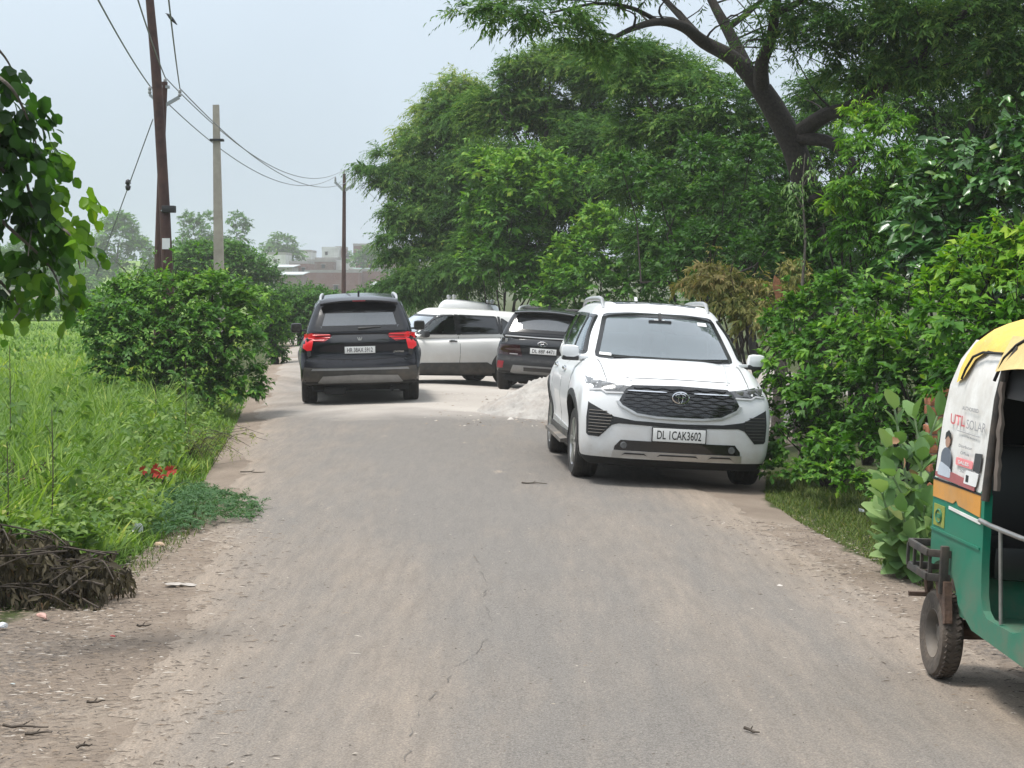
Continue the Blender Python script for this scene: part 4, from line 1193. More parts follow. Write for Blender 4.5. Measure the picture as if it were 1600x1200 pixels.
    for sd in (-1, 1):
        m = MB()
        m.tube([(.56 - .0, sd * .625, 1.40), (.60, sd * .60, 1.50), (.68, sd * .575, 1.56), (.80, sd * .55, 1.605), (1.40, sd * .55, 1.60)], .008, 6)
        m.tube([(.10, sd * .628, 1.385), (.12, sd * .618, 1.43), (.18, sd * .605, 1.49), (.28, sd * .592, 1.515), (.56, sd * .590, 1.52)], .006, 6)
        m.build('roof_piping', Blk2, r, 60)
    m = MB(); m.grid([[(x, y * .97, z - .02) for y, z in ([(-a, b) for a, b in P[3:]] + [(a, b) for a, b in P[3:-1][::-1]])] for x in (.06, .6, 1.38)]); m.build('roof_lining', Blk2, r, 60)
    m = MB(); m.grid([[(x, W - .05, z) for x in (.02, .6, 1.3)] for z in (.9, 1.2, 1.55)]); m.build('far_curtain', Blk2, r)
    # opening frame: dark edge of the curtain, rail and rod
    for sd in (-1, 1):
        m = MB()
        m.tube([(.585, sd * .645, .88), (.59, sd * .630, 1.10), (.60, sd * .615, 1.32), (.62, sd * .595, 1.46), (.70, sd * .565, 1.55)], .020, 8)
        m.build('hood_frame', Blk, r, 60)
    m = MB(); rng = random.Random(3)
    pts = [(.622 + .004 * rng.uniform(-1, 1), -.608 + .004 * rng.uniform(-1, 1), z) for z in np.linspace(.93, 1.40, 14)]
    m.tube(pts, [.010 + .008 * rng.random() for _ in pts], 6); m.build('torn_curtain_edge', plain('frayed_cloth', (.16, .13, .11), .8), r)
    m = MB(); m.tube([(.535, -W - .006, .79), (.70, -W - .012, .787), (1.10, -W - .012, .787), (1.24, -W - .004, .79)], .011, 10); m.tube([(.83, -W - .012, .785), (.83, -W + .012, .39)], .009, 8); m.build('side_rail', St, r, 50)
    # corner guards
    for sd in (-1, 1):
        m = MB()
        for z in (.582, .472):
            m.bar((-.29, sd * .715, z), (.09, sd * .735, z), .020, .034, .004); m.bar((.09, sd * .735, z), (.13, sd * (W + .0), z), .020, .034, .004)
            if sd > 0: m.bar((-.29, -.715, z), (-.29, .715, z), .020, .034, .004)
        for x in (-.28, -.17, -.05, .08): m.bar((x, sd * .724, .475), (x, sd * .724, .58), .013, .016)
        m.bar((.125, sd * (W + .03), .40), (.125, sd * (W + .03), .62), .04, .03, .008)
        m.build('bumper_guard', Blk, r)
        m = MB(); m.prism([(.02, .46), (.16, .46), (.20, .28), (.12, .255), (.07, .33)], 'y', sd * (W + .035), sd * (W - .0)); m.build('mudguard', Rust, r)
    m = MB(); m.box((-.20, -.4, .42), (.22, .22, .14), None, .04); m.bar((-.30, -.62, .45), (-.31, -.60, .33), .02, .04); m.bar((-.32, -.70, .33), (-.30, -.45, .335), .03, .02)
    m.box((.30, 0, .26), (.5, .5, .12), None, .03); m.tube([(.0, -.55, .22), (.40, -.30, .30), (.45, 0, .30)], .045, 8); m.tube([(.40, -.4, .25), (1.4, -.1, .25)], .03, 8); m.build('underframe', Rust, r)
    m = MB(); m.box((1.60, -.30, .22), (.30, .10, .08), None, .02); m.build('front_step', Blk, r)
    # wheels
    def wheel(x, y, sd):
        R = .200; hw = .053; rr = .110; t = MB()
        t.lathe([(rr, -hw * .75), (R * .8, -hw), (R * .93, -hw * .92), (R * .985, -hw * .6), (R, -hw * .2), (R, hw * .2), (R * .985, hw * .6), (R * .93, hw * .92), (R * .8, hw), (rr, hw * .75)], (0, 0, 0), 'y', 44)
        for k in range(44):
            a = 2 * math.pi * k / 44
            for s2 in (-1, 1):
                c = Vector((math.cos(a) * R * .992, s2 * hw * .42, math.sin(a) * R * .992))
                t.box(c, (.016, hw * .5, .010), Matrix.Rotation(-a + math.pi / 2, 3, 'Y') @ Matrix.Rotation(.5 * s2, 3, 'Z'))
        o = t.build('wheel', M['dusty_tyre'], r, 35, loc=(x, y, R))
        g = MB(); g.lathe([(1e-3, .012), (.035, .012), (.045, -.012), (.085, -.018), (.095, .022), (.112, .042), (.118, .034), (.112, -.03)], (0, 0, 0), 'y', 30)
        for k in range(4):
            a = 2 * math.pi * k / 4 + .4; g.lathe([(1e-3, .008), (.010, .006), (.011, -.02)], (.062 * math.cos(a), 0, .062 * math.sin(a)), 'y', 8)
        q = g.build('rim', plain('dusty_rim', (.13, .115, .10), .7, .3, var=.3, dirt=(.2, .16, .12), dirt_amt=.6), o)
        if sd < 0: q.rotation_euler = (0, 0, math.pi)
    wheel(0, -W + .012, -1); wheel(0, W - .012, 1); wheel(1.95, 0, 1)
    m = MB(); m.lathe([(.24, -.08), (.25, 0), (.24, .08)], (1.95, 0, .215), 'y', 30); me = m.mesh('front_mudguard', Blk)
    bm = bmesh.new(); bm.from_mesh(me); bmesh.ops.delete(bm, geom=[v for v in bm.verts if v.co.z < .25], context='VERTS'); bm.to_mesh(me); bm.free(); link('front_mudguard', me, r)
    m = MB(); m.tube([(1.95, -.09, .21), (1.75, -.06, .55), (1.62, 0, .6)], .025, 8); m.build('front_fork', Blk, r)
    # the advert on the curtain (picture right is forward)
    def yc(z): return -(float(np.interp(z, [b for _, b in P], [a for a, _ in P])) + .010)
    def flat(name, poly, mat, off=0.0):
        mm = MB(); n = len(poly)
        vs = [(x, yc(z) - off, z) for x, z in poly] + [(x, yc(z) - off + .003, z) for x, z in poly]
        fs = [tuple(range(n)), tuple(range(2 * n - 1, n - 1, -1))] + [(i, (i + 1) % n, (i + 1) % n + n, i + n) for i in range(n)]
        mm.add(vs, fs); return mm.build(name, mat, ad)
    ad = empty('advert', (0, 0, 0)); ad.parent = cur
    grey = plain('advert_grey', (.30, .30, .31), .6); red = plain('advert_red', (.58, .13, .14), .6, var=.2, vscale=30); pink = plain('advert_pink', (.75, .25, .26), .6); navy = plain('advert_navy', (.10, .12, .15), .6); skin = plain('advert_skin', (.34, .20, .14), .6); dred = plain('advert_dark_red', (.34, .10, .10), .6); pale = plain('advert_pale', (.45, .50, .56), .6)
    def tx(s, x, z, h, w, mat, bold=.01):
        return put_text(s, (x, yc(z) - .003, z), (1, 0, 0), (0, (yc(z - .1) - yc(z + .1)) * -5 * .2 * 1.0, 1), mat, ad, h, w, 'advert_lettering', bold)
    tx('AUTHORISED', .26, 1.255, .018, .24, grey, .03)
    tx('UTL', .10, 1.195, .048, .22, red, .02); tx('SOLAR', .375, 1.188, .042, .28, grey, .0)
    flat('advert_rule', [(.10, 1.15), (.42, 1.145), (.42, 1.142), (.10, 1.147)], grey)
    tx('Inverter Battery', .30, 1.130, .010, .22, grey, .02)
    tx('Distributor', .26, 1.085, .014, .20, grey, .03); tx('Office', .26, 1.055, .014, .13, grey, .03)
    flat('advert_pill', round_poly([(.13, 1.03), (.38, 1.03), (.38, .995), (.13, .995)], .015), pink); tx('SALES', .255, 1.012, .016, .16, M['plate'], .03)
    tx('24x7', .25, .975, .014, .07, grey, .03)
    flat('advert_figure', round_poly([(-.09, .945), (-.10, 1.03), (-.06, 1.055), (-.02, 1.06), (.03, 1.05), (.06, 1.02), (.055, .945)], .02), navy, .001)
    flat('advert_arm', round_poly([(-.13, .925), (-.10, .99), (.06, .97), (.08, .925)], .02), pale, .0015)
    flat('advert_face', ring_poly(-.02, 1.092, .035, .033, 14), skin, .001)
    flat('advert_hair', [(-.06, 1.095), (-.058, 1.125), (-.02, 1.14), (.018, 1.125), (.02, 1.10), (-.02, 1.115)], M['ink'], .002)
    flat('advert_table', [(-.16, .935), (.10, .955), (.40, .94), (.44, .925), (.44, .905), (-.16, .915)], dred, .0005)
    flat('advert_unit', round_poly([(.40, 1.07), (.50, 1.075), (.49, .99), (.395, .99)], .008), plain('advert_black', (.04, .04, .045), .5), .001)
    flat('advert_unit', round_poly([(.30, .985), (.48, .985), (.46, .925), (.28, .925)], .01), M['plate'], .002)
    flat('advert_unit', [(.31, .965), (.35, .965), (.35, .935), (.31, .935)], M['ink'], .003)
    m = MB(); m.grid([[(x, yc(z) + .004 - .0, z) for x in (-.215 , .58)] for z in (.895, .905)]); m.build('curtain_hem', Blk2, cur)
    return r
# ------------------------------------------------------------------ foliage
def unit(a): return a / (np.linalg.norm(a, axis=-1, keepdims=True) + 1e-9)
def rdir(n):
    return unit(RNG.normal(size=(n, 3)))
TEMPL = {
    'quad': (np.array([(0, 0, 0), (.42, .5, .02), (1, 0, -.08), (.42, -.5, .02)]), [(0, 3, 2, 1)]),
    'fold': (np.array([(0, 0, 0), (.38, .5, .10), (1, 0, -.14), (.38, -.5, .10), (.45, 0, -.02)]), [(0, 4, 2, 1), (0, 3, 2, 4)]),
    'round': (np.array([(0, 0, 0), (.22, .42, .07), (.62, .5, .08), (.96, .16, -.02), (1, 0, -.08), (.96, -.16, -.02), (.62, -.5, .08), (.22, -.42, .07), (.5, 0, 0)]),
              [(0, 8, 2, 1), (8, 4, 3, 2), (0, 7, 6, 8), (8, 6, 5, 4)]),
    'blade': (np.array([(0, .5, 0), (0, -.5, 0), (.35, .42, .0), (.35, -.42, .0), (.7, .28, -.10), (.7, -.28, -.10), (1, 0, -.30)]), [(0, 1, 3, 2), (2, 3, 5, 4), (4, 5, 6)]),
}
def leaves_mesh(name, P, D, Nn, L, W, kind, mat, tint):
    T, F = TEMPL[kind]
    D = unit(D); S = unit(np.cross(D, Nn)); U = np.cross(S, D)
    n = len(P); k = len(T)
    L = np.broadcast_to(np.asarray(L, float), (n,)); W = np.broadcast_to(np.asarray(W, float), (n,))
    V = (P[:, None, :] + (T[None, :, 0:1] * L[:, None, None]) * D[:, None, :] + (T[None, :, 1:2] * W[:, None, None]) * S[:, None, :]
         + (T[None, :, 2:3] * L[:, None, None]) * U[:, None, :]).reshape(-1, 3)
    flat = np.concatenate([np.array(f) for f in F]); sz = np.array([len(f) for f in F])
    loops = (flat[None, :] + (np.arange(n) * k)[:, None]).ravel()
    me = fast_mesh(name, V, loops, np.tile(sz, n), mat, {'tint': np.repeat(tint, k)})
    return me

def twig_leaves(S, D, LEN, K, L, W, droop=.25, spread=.9, start=.15, upn=.9, pin=False):
    """leaves set along twigs: starts S, directions D, lengths"""
    n = len(S)
    t = (start + (1 - start) * (np.arange(K) + RNG.random((n, K)) * .8) / K)
    side = np.where(np.arange(K) % 2 == 0, 1.0, -1.0)[None, :] * np.ones((n, 1))
    D = unit(D); up = np.array([0, 0, 1.0])
    lat = unit(np.cross(D, up + RNG.normal(size=(n, 3)) * .35))
    P = S[:, None, :] + D[:, None, :] * (t * LEN[:, None])[..., None]
    P[..., 2] -= droop * (t ** 2) * LEN[:, None]
    tang = D[:, None, :] - np.array([0, 0, 1.0]) * (2 * droop * t)[..., None]
    LD = tang * (.55 + .5 * t[..., None]) + lat[:, None, :] * (side * spread * (1.1 - .7 * t))[..., None] + RNG.normal(size=(n, K, 3)) * .28
    LD[..., 2] -= droop * .6
    NN = up * upn + D[:, None, :] * .5 + RNG.normal(size=(n, K, 3)) * .38
    sz = (.65 + .5 * RNG.random((n, K))) * (1.05 - .35 * t) * np.exp(RNG.normal(0, .22, (n, 1)))
    return P.reshape(-1, 3), LD.reshape(-1, 3), NN.reshape(-1, 3), (L * sz).ravel(), (W * sz).ravel(), t.ravel()

class Leafy:
    """gathers leaves of one plant, then links them as its foliage"""
    def __init__(s): s.A = []
    def twigs(s, S, D, LEN, K, L, W, tint, young=.25, **k):
        P, LD, NN, l, w, t = twig_leaves(S, D, LEN, K, L, W, **k)
        tn = np.repeat(np.broadcast_to(tint, (len(S),)), K) + young * (t - .5) + RNG.normal(size=len(P)) * .10 + .45 * (RNG.random(len(P)) < .015)
        s.A.append((P, LD, NN, l, w, np.clip(tn, 0, 1)))
    def blob(s, c, r, L, W, dens=2.2, K=8, tint=.45, tvar=.40, up=.45, droop=.25, tw=.5, young=.25, inner=.35, **k):
        c = np.array(c, float); r = np.array(r, float) if hasattr(r, '__len__') else np.array([r, r, r], float)
        R = r.mean()
        n = int(max(6, dens * 4 * math.pi * R * R / (L * W * .5 * K)))
        d = rdir(n)
        d[:, 2] = np.where(d[:, 2] < -.55, -d[:, 2], d[:, 2])
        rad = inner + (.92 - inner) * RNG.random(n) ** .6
        # lumps: directions cluster round a few lobes
        lob = rdir(9); aff = (d @ lob.T).max(1)
        S = c + d * r * (rad * (.72 + .34 * sstep(.55, .98, aff)))[:, None]
        D = d * .9 + np.array([0, 0, up]) + RNG.normal(size=(n, 3)) * .45
        LEN = R * tw * (.5 + RNG.random(n))
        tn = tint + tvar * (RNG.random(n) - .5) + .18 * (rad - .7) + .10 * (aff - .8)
        s.twigs(S, D, LEN, K, L, W, tn, young=young, droop=droop, **k)
    def build(s, name, mat, kind, parent, origin):
        A = [np.concatenate([a[i] for a in s.A]) for i in range(6)]
        A[0] = A[0] - np.array(origin)[None]
        # nothing grows under the ground
        w = A[0] + np.array(origin)[None]
        ok = w[:, 2] > gz(w[:, 0], w[:, 1]) + .01
        A = [a[ok] for a in A]
        me = leaves_mesh(name, A[0], A[1], A[2], A[3], A[4], kind, mat, A[5])
        return link(name, me, parent)

def wobble(a, b, n, amt, seed):
    rg = np.random.default_rng(seed); a = np.array(a, float); b = np.array(b, float)
    t = np.linspace(0, 1, n)[:, None]; L = np.linalg.norm(b - a)
    off = rg.normal(size=(n, 3)) * amt * L; off[0] = 0; off[-1] *= .3
    return [Vector(p) for p in a + (b - a) * t + off]

def stems(parent, origin, base, tips, r0, mat, name='stem', seed=1, n=6, amt=.05, extra=()):
    m = MB()
    for i, tp in enumerate(tips):
        b = Vector(base) + Vector((random.uniform(-.12, .12), random.uniform(-.12, .12), 0)) * (r0 * 8)
        pts = [p - Vector(origin) for p in wobble(b, tp, n, amt, seed + i)]
        m.tube(pts, [max(.003, r0 * (1 - .8 * k / (n - 1))) for k in range(n)], 6)
    for pts in extra: m.tube([Vector(p) - Vector(origin) for p in pts], [.008, .005, .002], 4, False)
    return m.build(name, mat, parent, 60, fix=False)

def shrub(name, label, cat, base, blobs, L, W, kind, mat, bark, group=None, r0=.02, kw=None, stem_n=None):
    """blobs: (px, py, Y, rx_px, rz_px [, tint])"""
    kw = dict(kw or {})
    gx, gy = base
    org = Vector((gx, gy, float(gz(gx, gy))))
    root = tag(empty(name, org), label, cat, group)
    lf = Leafy(); tips = []
    for b in blobs:
        px, py, Y, rx, rz = b[:5]
        c = at(px, py, Y); sx = rx * Y / FPX; sz = rz * Y / FPX
        k2 = dict(kw)
        if len(b) > 5: k2['tint'] = b[5]
        lf.blob(c, (sx, sx * .9, sz), L, W, **k2); tips.append(c + Vector((0, 0, sz * .5)))
    # bare and half-bare shoots that stick out of the mass
    shoots = []; rg = random.Random(len(blobs) * 31 + int(px))
    for b in blobs:
        c = at(*b[:3]); s = b[2] / FPX
        for k in range(3):
            d = Vector((rg.gauss(0, .7), rg.gauss(-.3, .5), rg.gauss(.8, .4))).normalized(); a0 = c + Vector((0, 0, b[4] * s * .48))
            e = a0 + d * rg.uniform(.8, 1.5) * b[3] * s + Vector((rg.gauss(0, .04), 0, rg.gauss(0, .05)))
            mid = a0.lerp(e, .5) + Vector((0, 0, .03)); shoots.append((a0, mid, e))
            if rg.random() < .6:
                q = np.array([a0.lerp(e, f) for f in (.5, .75, 1.0)]); lf.twigs(q, rdir(3) + np.array(d), L * 1.6 * np.ones(3), 4, L * .8, W * .8, .6, droop=.4)
    f = lf.build('foliage', mat, kind, root, org)
    stems(root, org, org + Vector((0, 0, -.05)), tips[:stem_n], r0, bark, 'stem', seed=len(blobs) * 7 + int(gx * 10), extra=shoots)
    return root

def feathery(lf, c, r, dens=1.0, tint=.4, L=.13, W=.022, tw=.9, droop=.3, tvar=.35, inner=.25):
    """fine-leaved sprays, gathered in flat-topped lumps"""
    c = np.array(c, float); r = np.array(r, float); R = r.mean(); K = 14
    n = int(dens * 135 * R * R)
    nl = 18
    lc = rdir(nl) * (.35 + .5 * RNG.random((nl, 1))); lc[:, 2] = lc[:, 2] * .9 + .05
    k = RNG.integers(0, nl, n); d = rdir(n)
    S = c + (lc[k] + d * np.array([.46, .46, .40]) * (RNG.random((n, 1)) ** .5)) * r
    o = S - c; o /= (np.linalg.norm(o, axis=1, keepdims=True) + 1e-6)
    D = o * np.array([1, 1, .5]) + np.array([0, 0, .22]) + RNG.normal(size=(n, 3)) * .5
    LEN = tw * (.4 + .8 * RNG.random(n))
    lt = RNG.normal(0, .12, nl)
    tn = tint + lt[k] + tvar * (RNG.random(n) - .5)
    lf.twigs(S, D, LEN, K, L, W, tn, young=.22, droop=droop, spread=.9, upn=.8, start=.05)

def limb(m, pts, r0, r1, n=7, seg=4):
    """smooth tapering branch through points"""
    pts = [np.array(p, float) for p in pts]
    out = []
    q = [2 * pts[0] - pts[1]] + pts + [2 * pts[-1] - pts[-2]]
    for i in range(1, len(q) - 2):
        for t in np.linspace(0, 1, seg, endpoint=False):
            out.append(.5 * ((2*q[i]) + (-q[i-1]+q[i+1])*t + (2*q[i-1]-5*q[i]+4*q[i+1]-q[i+2])*t*t + (-q[i-1]+3*q[i]-3*q[i+1]+q[i+2])*t**3))
    out.append(pts[-1])
    k = len(out)
    m.tube([Vector(p) for p in out], [r0 + (r1 - r0) * (j / (k - 1)) for j in range(k)], n)
    return out

def bark_mat(name, c, sc=30):
    return plain(name, c, .9, var=.4, vscale=sc, bump=.8, bscale=sc * 1.5)
# ------------------------------------------------------------------ ground, road, sky, air
def axis_pts(segs):
    out = []
    for a, b, s in segs: out += list(np.arange(a, b, s))
    out.append(segs[-1][1]); return np.array(out)
def sheet(name, xs, ys, zfun, mat, attrs, mask=None):
    X, Y = np.meshgrid(xs, ys); Z = zfun(X, Y)
    V = np.stack([X, Y, Z], -1).reshape(-1, 3); nx = len(xs)
    i, j = np.meshgrid(np.arange(nx - 1), np.arange(len(ys) - 1)); a = (j * nx + i).ravel()
    F = np.stack([a, a + 1, a + nx + 1, a + nx], 1)
    if mask is not None: F = F[mask(X, Y)[:-1, :-1].ravel()]
    me = fast_mesh(name, V, F.ravel(), np.full(len(F), 4), mat, {k: f(X, Y).ravel() for k, f in attrs.items()})
    me.shade_smooth()
    o = link(name, me); o['kind'] = 'structure'; return o

def wob(x, y, s, seed=0):
    return (np.sin(x * s + seed) * np.cos(y * s * .8 + 2 * seed) + .6 * np.sin(x * s * 2.3 + y * s * 1.7 + seed) + .35 * np.sin(y * s * 4.1 - x * s * 2.9 + 3 * seed)) / 1.95

def road_edges(x, y):
    """signed distance inside the tarred strip (positive inside), with a ragged edge"""
    l = x - xl(y) - .12 * wob(x * 0, y, 1.1, 1) - .05 * wob(x, y, 5, 2)
    r = xr(y) - x + .14 * wob(x * 0, y, .9, 4) - .05 * wob(x, y, 5, 5)
    return np.minimum(l, r)

def ground_materials():
    # tarred road with blown dust
    m, nt, out = nodes_of('road_tar')
    c = coords(nt); cs = coords(nt, (1.0, .10, 1.0), rot=(0, 0, math.radians(-4.5)))
    dust = N(nt, 'ShaderNodeAttribute', attribute_name='dust').outputs['Fac']
    pale = N(nt, 'ShaderNodeAttribute', attribute_name='pale').outputs['Fac']
    n_big = noise(nt, .55, 4, .6, c); n_str = noise(nt, 3.2, 6, .62, cs, .3); n_str2 = noise(nt, 16.0, 5, .65, cs)
    n_f = noise(nt, 55, 6, .75, c); n_ff = noise(nt, 190, 3, .7, c)
    k = math_(nt, 'ADD', dust, math_(nt, 'MULTIPLY', math_(nt, 'SUBTRACT', n_str, .5), .9))
    k = math_(nt, 'ADD', k, math_(nt, 'MULTIPLY', math_(nt, 'SUBTRACT', n_big, .5), .6))
    k = math_(nt, 'ADD', k, math_(nt, 'MULTIPLY', math_(nt, 'SUBTRACT', n_f, .5), .9))
    k = ramp(nt, k, [(.10, 0.0), (.90, 1.0)])
    tar = ramp(nt, n_ff, [(.3, (.104, .095, .086)), (.5, (.205, .188, .170)), (.75, (.315, .290, .262))])
    tar = mixc(nt, ramp(nt, n_f, [(.36, .35), (.55, 0.0)]), tar, (.10, .094, .088))
    dst = ramp(nt, n_str2, [(.3, (.245, .202, .162)), (.7, (.310, .256, .205))])
    cc = mixc(nt, k, tar, dst)
    cc = mixc(nt, 1.0, cc, ramp(nt, n_str2, [(.30, (.92, .92, .92)), (.5, (1, 1, 1)), (.70, (1.06, 1.05, 1.04))]), 'MULTIPLY')
    agg = N(nt, 'ShaderNodeTexVoronoi', {'Vector': c, 'Scale': 95.0})
    cc = mixc(nt, 1.0, cc, ramp(nt, agg.outputs['Distance'], [(.0, (1.22, 1.21, 1.19)), (.35, (1, 1, 1)), (.75, (.76, .755, .75))]), 'MULTIPLY')
    pl = ramp(nt, n_big, [(.3, (.36, .325, .29)), (.7, (.42, .385, .345))])
    pk = math_(nt, 'ADD', pale, math_(nt, 'MULTIPLY', math_(nt, 'SUBTRACT', n_big, .5), .7))
    cc = mixc(nt, ramp(nt, pk, [(.25, 0.0), (.75, 1.0)]), cc, pl)
    patches = noise(nt, 2.4, 5, .7, coords(nt, (1, .35, 1)))
    cc = mixc(nt, ramp(nt, patches, [(.66, 0.0), (.74, .55)]), cc, (.40, .33, .26))
    b = N(nt, 'ShaderNodeBsdfPrincipled', {'Base Color': cc, 'Roughness': .9, 'Specular IOR Level': .25})
    hgt = math_(nt, 'ADD', n_ff, math_(nt, 'MULTIPLY', n_f, 1.6))
    bp = N(nt, 'ShaderNodeBump', {'Strength': .45, 'Distance': .012, 'Height': hgt}); nt.links.new(bp.outputs[0], b.inputs['Normal'])
    nt.links.new(b.outputs[0], out.inputs[0]); M['road'] = m
    # bare earth, pale stone dust, grassy soil
    m, nt, out = nodes_of('earth')
    c = coords(nt)
    grass = N(nt, 'ShaderNodeAttribute', attribute_name='grass').outputs['Fac']
    pale = N(nt, 'ShaderNodeAttribute', attribute_name='pale').outputs['Fac']
    dark = N(nt, 'ShaderNodeAttribute', attribute_name='dark').outputs['Fac']
    n1 = noise(nt, 1.3, 6, .65, c); n2 = noise(nt, 24, 6, .75, coords(nt, (1, .55, 1))); n3 = noise(nt, 120, 4, .7, c)
    e = ramp(nt, n1, [(.3, (.250, .200, .158)), (.55, (.320, .260, .206)), (.75, (.39, .325, .262))])
    e = mixc(nt, ramp(nt, n3, [(.35, .5), (.6, 0.0)]), e, (.17, .13, .10))
    kd = math_(nt, 'ADD', math_(nt, 'MULTIPLY', dark, .62), math_(nt, 'MULTIPLY', math_(nt, 'SUBTRACT', n2, .5), 1.6))
    kd = math_(nt, 'ADD', kd, math_(nt, 'MULTIPLY', math_(nt, 'SUBTRACT', n1, .5), .8))
    e = mixc(nt, ramp(nt, kd, [(.22, 0.0), (.62, .92)]), e, ramp(nt, n3, [(.3, (.085, .074, .066)), (.7, (.19, .17, .155))]))
    pk = math_(nt, 'ADD', pale, math_(nt, 'MULTIPLY', math_(nt, 'SUBTRACT', n1, .5), .6))
    e = mixc(nt, ramp(nt, pk, [(.3, 0.0), (.7, 1.0)]), e, ramp(nt, n2, [(.3, (.34, .305, .275)), (.7, (.45, .415, .375))]))
    kg = math_(nt, 'ADD', grass, math_(nt, 'MULTIPLY', math_(nt, 'SUBTRACT', n2, .5), .8))
    field = N(nt, 'ShaderNodeAttribute', attribute_name='field').outputs['Fac']
    gcol = ramp(nt, n2, [(.3, (.045, .055, .022)), (.7, (.085, .105, .035))])
    gcol = mixc(nt, field, gcol, ramp(nt, n1, [(.3, (.115, .200, .030)), (.7, (.165, .255, .045))]))
    e = mixc(nt, ramp(nt, kg, [(.35, 0.0), (.65, 1.0)]), e, gcol)
    b = N(nt, 'ShaderNodeBsdfPrincipled', {'Base Color': e, 'Roughness': .95, 'Specular IOR Level': .2})
    hgt = math_(nt, 'ADD', n3, math_(nt, 'MULTIPLY', n2, 2.0))
    bp = N(nt, 'ShaderNodeBump', {'Strength': .7, 'Distance': .03, 'Height': hgt}); nt.links.new(bp.outputs[0], b.inputs['Normal'])
    nt.links.new(b.outputs[0], out.inputs[0]); M['earth'] = m

def left_verge(y):   # where growth starts, left
    return xl(y) - .35 - .55 * sstep(16, 10, y) - .9 * sstep(11.5, 9.0, y)
def right_verge(y):
    return np.interp(np.asarray(y, float), [6, 9, 11.5, 13.2, 14.5, 16, 17.4, 19, 22, 26, 34], [3.4, 3.1, 2.75, 2.55, 2.45, 2.35, 2.28, 2.5, 2.9, 4.2, 5.5])
def build_ground():
    ground_materials()
    xs = axis_pts([(-420, -60, 30), (-60, -14, 3), (-14, -6, .4), (-6, 7, .10), (7, 14, .5), (14, 60, 3), (60, 420, 30)])
    ys = axis_pts([(-160, -12, 12), (-12, 5, .6), (5, 26, .12), (26, 50, .4), (50, 120, 3), (120, 700, 12)])
    def grass(x, y):
        l = sstep(-.15, .25, left_verge(y) - x + .18 * wob(x, y, 2.2, 3)); r = sstep(-.12, .2, x - right_verge(y) + .16 * wob(x, y, 2.6, 7))
        g = np.maximum(l, r)
        j = sstep(30, 34, y) * sstep(-2.5, -1.5, x) * (1 - sstep(5.5, 7.5, x)) * (1 - sstep(52, 58, y))
        return np.maximum(g * (1 - j), sstep(60, 72, y))
    def pale(x, y): return sstep(23.5, 28, y) * sstep(-3.4 - .05 * y, -2.0, x - .1 * (y - 27)) * 1.0 * (1 - sstep(60, 90, y))
    def dark(x, y):
        a = sstep(-.05, -.75, x - xl(y)) * sstep(16, 12.5, y) * (.40 + .5 * wob(x, y, 1.3, 5))
        b = sstep(-.4, .3, x - xr(y)) * sstep(13.6, 11.5, y) * (.42 + .5 * wob(x, y, 1.6, 8))
        return np.maximum(a, b)
    def field(x, y): return sstep(30, 45, y) * sstep(-2, -6, x - xl(y))
    sheet('ground', xs, ys, lambda x, y: gz(x, y) - .012, M['earth'], dict(grass=grass, pale=pale, dark=dark, field=field))
    xs = axis_pts([(-11, -5, .12), (-5, 3.2, .07)]); ys = axis_pts([(4.5, 26, .09), (26, 46, .2), (46, 100, .8)])
    def dustf(x, y):
        d = road_edges(x, y)
        e = 1.0 * np.exp(-np.clip(d, 0, 9) / .42)
        c = .5 * (xl(y) + xr(y)); u = x - c
        tr = .34 * np.exp(-((u + 1.0) / .42) ** 2) + .30 * np.exp(-((u - .75) / .34) ** 2) + .26 * np.exp(-((u - 1.75) / .3) ** 2)
        near = sstep(19, 9, y)
        return e + tr * (.40 + .50 * near) + .10 * near + .02
    def palef(x, y): return np.maximum(.85 * sstep(23.5, 30, y) * (.45 + .55 * sstep(-3.8, -1.6, x + .06 * (y - 27))), .5 * sstep(36, 46, y))
    ys = np.concatenate([np.arange(4.5, 26, .06), np.arange(26, 46, .15), np.arange(46, 100, .8)])
    us = np.concatenate([np.linspace(0, .08, 9), np.linspace(.08, .92, 60)[1:], np.linspace(.92, 1, 9)[1:]])
    rg = np.random.default_rng(31)
    j1 = np.convolve(rg.normal(0, .05, len(ys) + 8), np.ones(3) / 3, 'same')[4:-4]; j2 = np.convolve(rg.normal(0, .05, len(ys) + 8), np.ones(3) / 3, 'same')[4:-4]
    l = xl(ys) + .12 * wob(ys * 0, ys, 1.1, 1) + .05 * wob(ys * 0 + 1, ys, 5, 2) + j1; r = xr(ys) - .14 * wob(ys * 0, ys, .9, 4) + .05 * wob(ys * 0, ys, 5, 5) + j2
    X = l[:, None] + us[None, :] * (r - l)[:, None]; Yg = np.repeat(ys[:, None], len(us), 1)
    d = np.minimum(X - l[:, None], r[:, None] - X)
    Z = gz(X, Yg) - .010 * (1 - sstep(0, .10, d))
    V = np.stack([X, Yg, Z], -1).reshape(-1, 3); nx = len(us); i, j = np.meshgrid(np.arange(nx - 1), np.arange(len(ys) - 1)); a = (j * nx + i).ravel(); F = np.stack([a, a + 1, a + nx + 1, a + nx], 1)
    me = fast_mesh('road', V, F.ravel(), np.full(len(F), 4), M['road'], {'dust': dustf(X, Yg).ravel(), 'pale': palef(X, Yg).ravel()}); me.shade_smooth()
    tag(link('road', me), kind='structure')
    # a meandering crack in the tar
    pts = [at(px, py, 3000 * (CAM_H - .02) / (py - HOR)) for px, py in ((742, 872), (752, 900), (764, 925), (754, 942), (772, 985), (742, 1030), (716, 1046), (700, 1072), (678, 1094), (660, 1118), (648, 1138), (640, 1166), (636, 1196), (618, 1240))]
    P = []; rg = random.Random(5)
    for a, b in zip(pts[:-1], pts[1:]):
        for t in np.linspace(0, 1, 7, endpoint=False): P.append(a.lerp(b, t) + Vector((rg.gauss(0, .008), rg.gauss(0, .012), 0)))
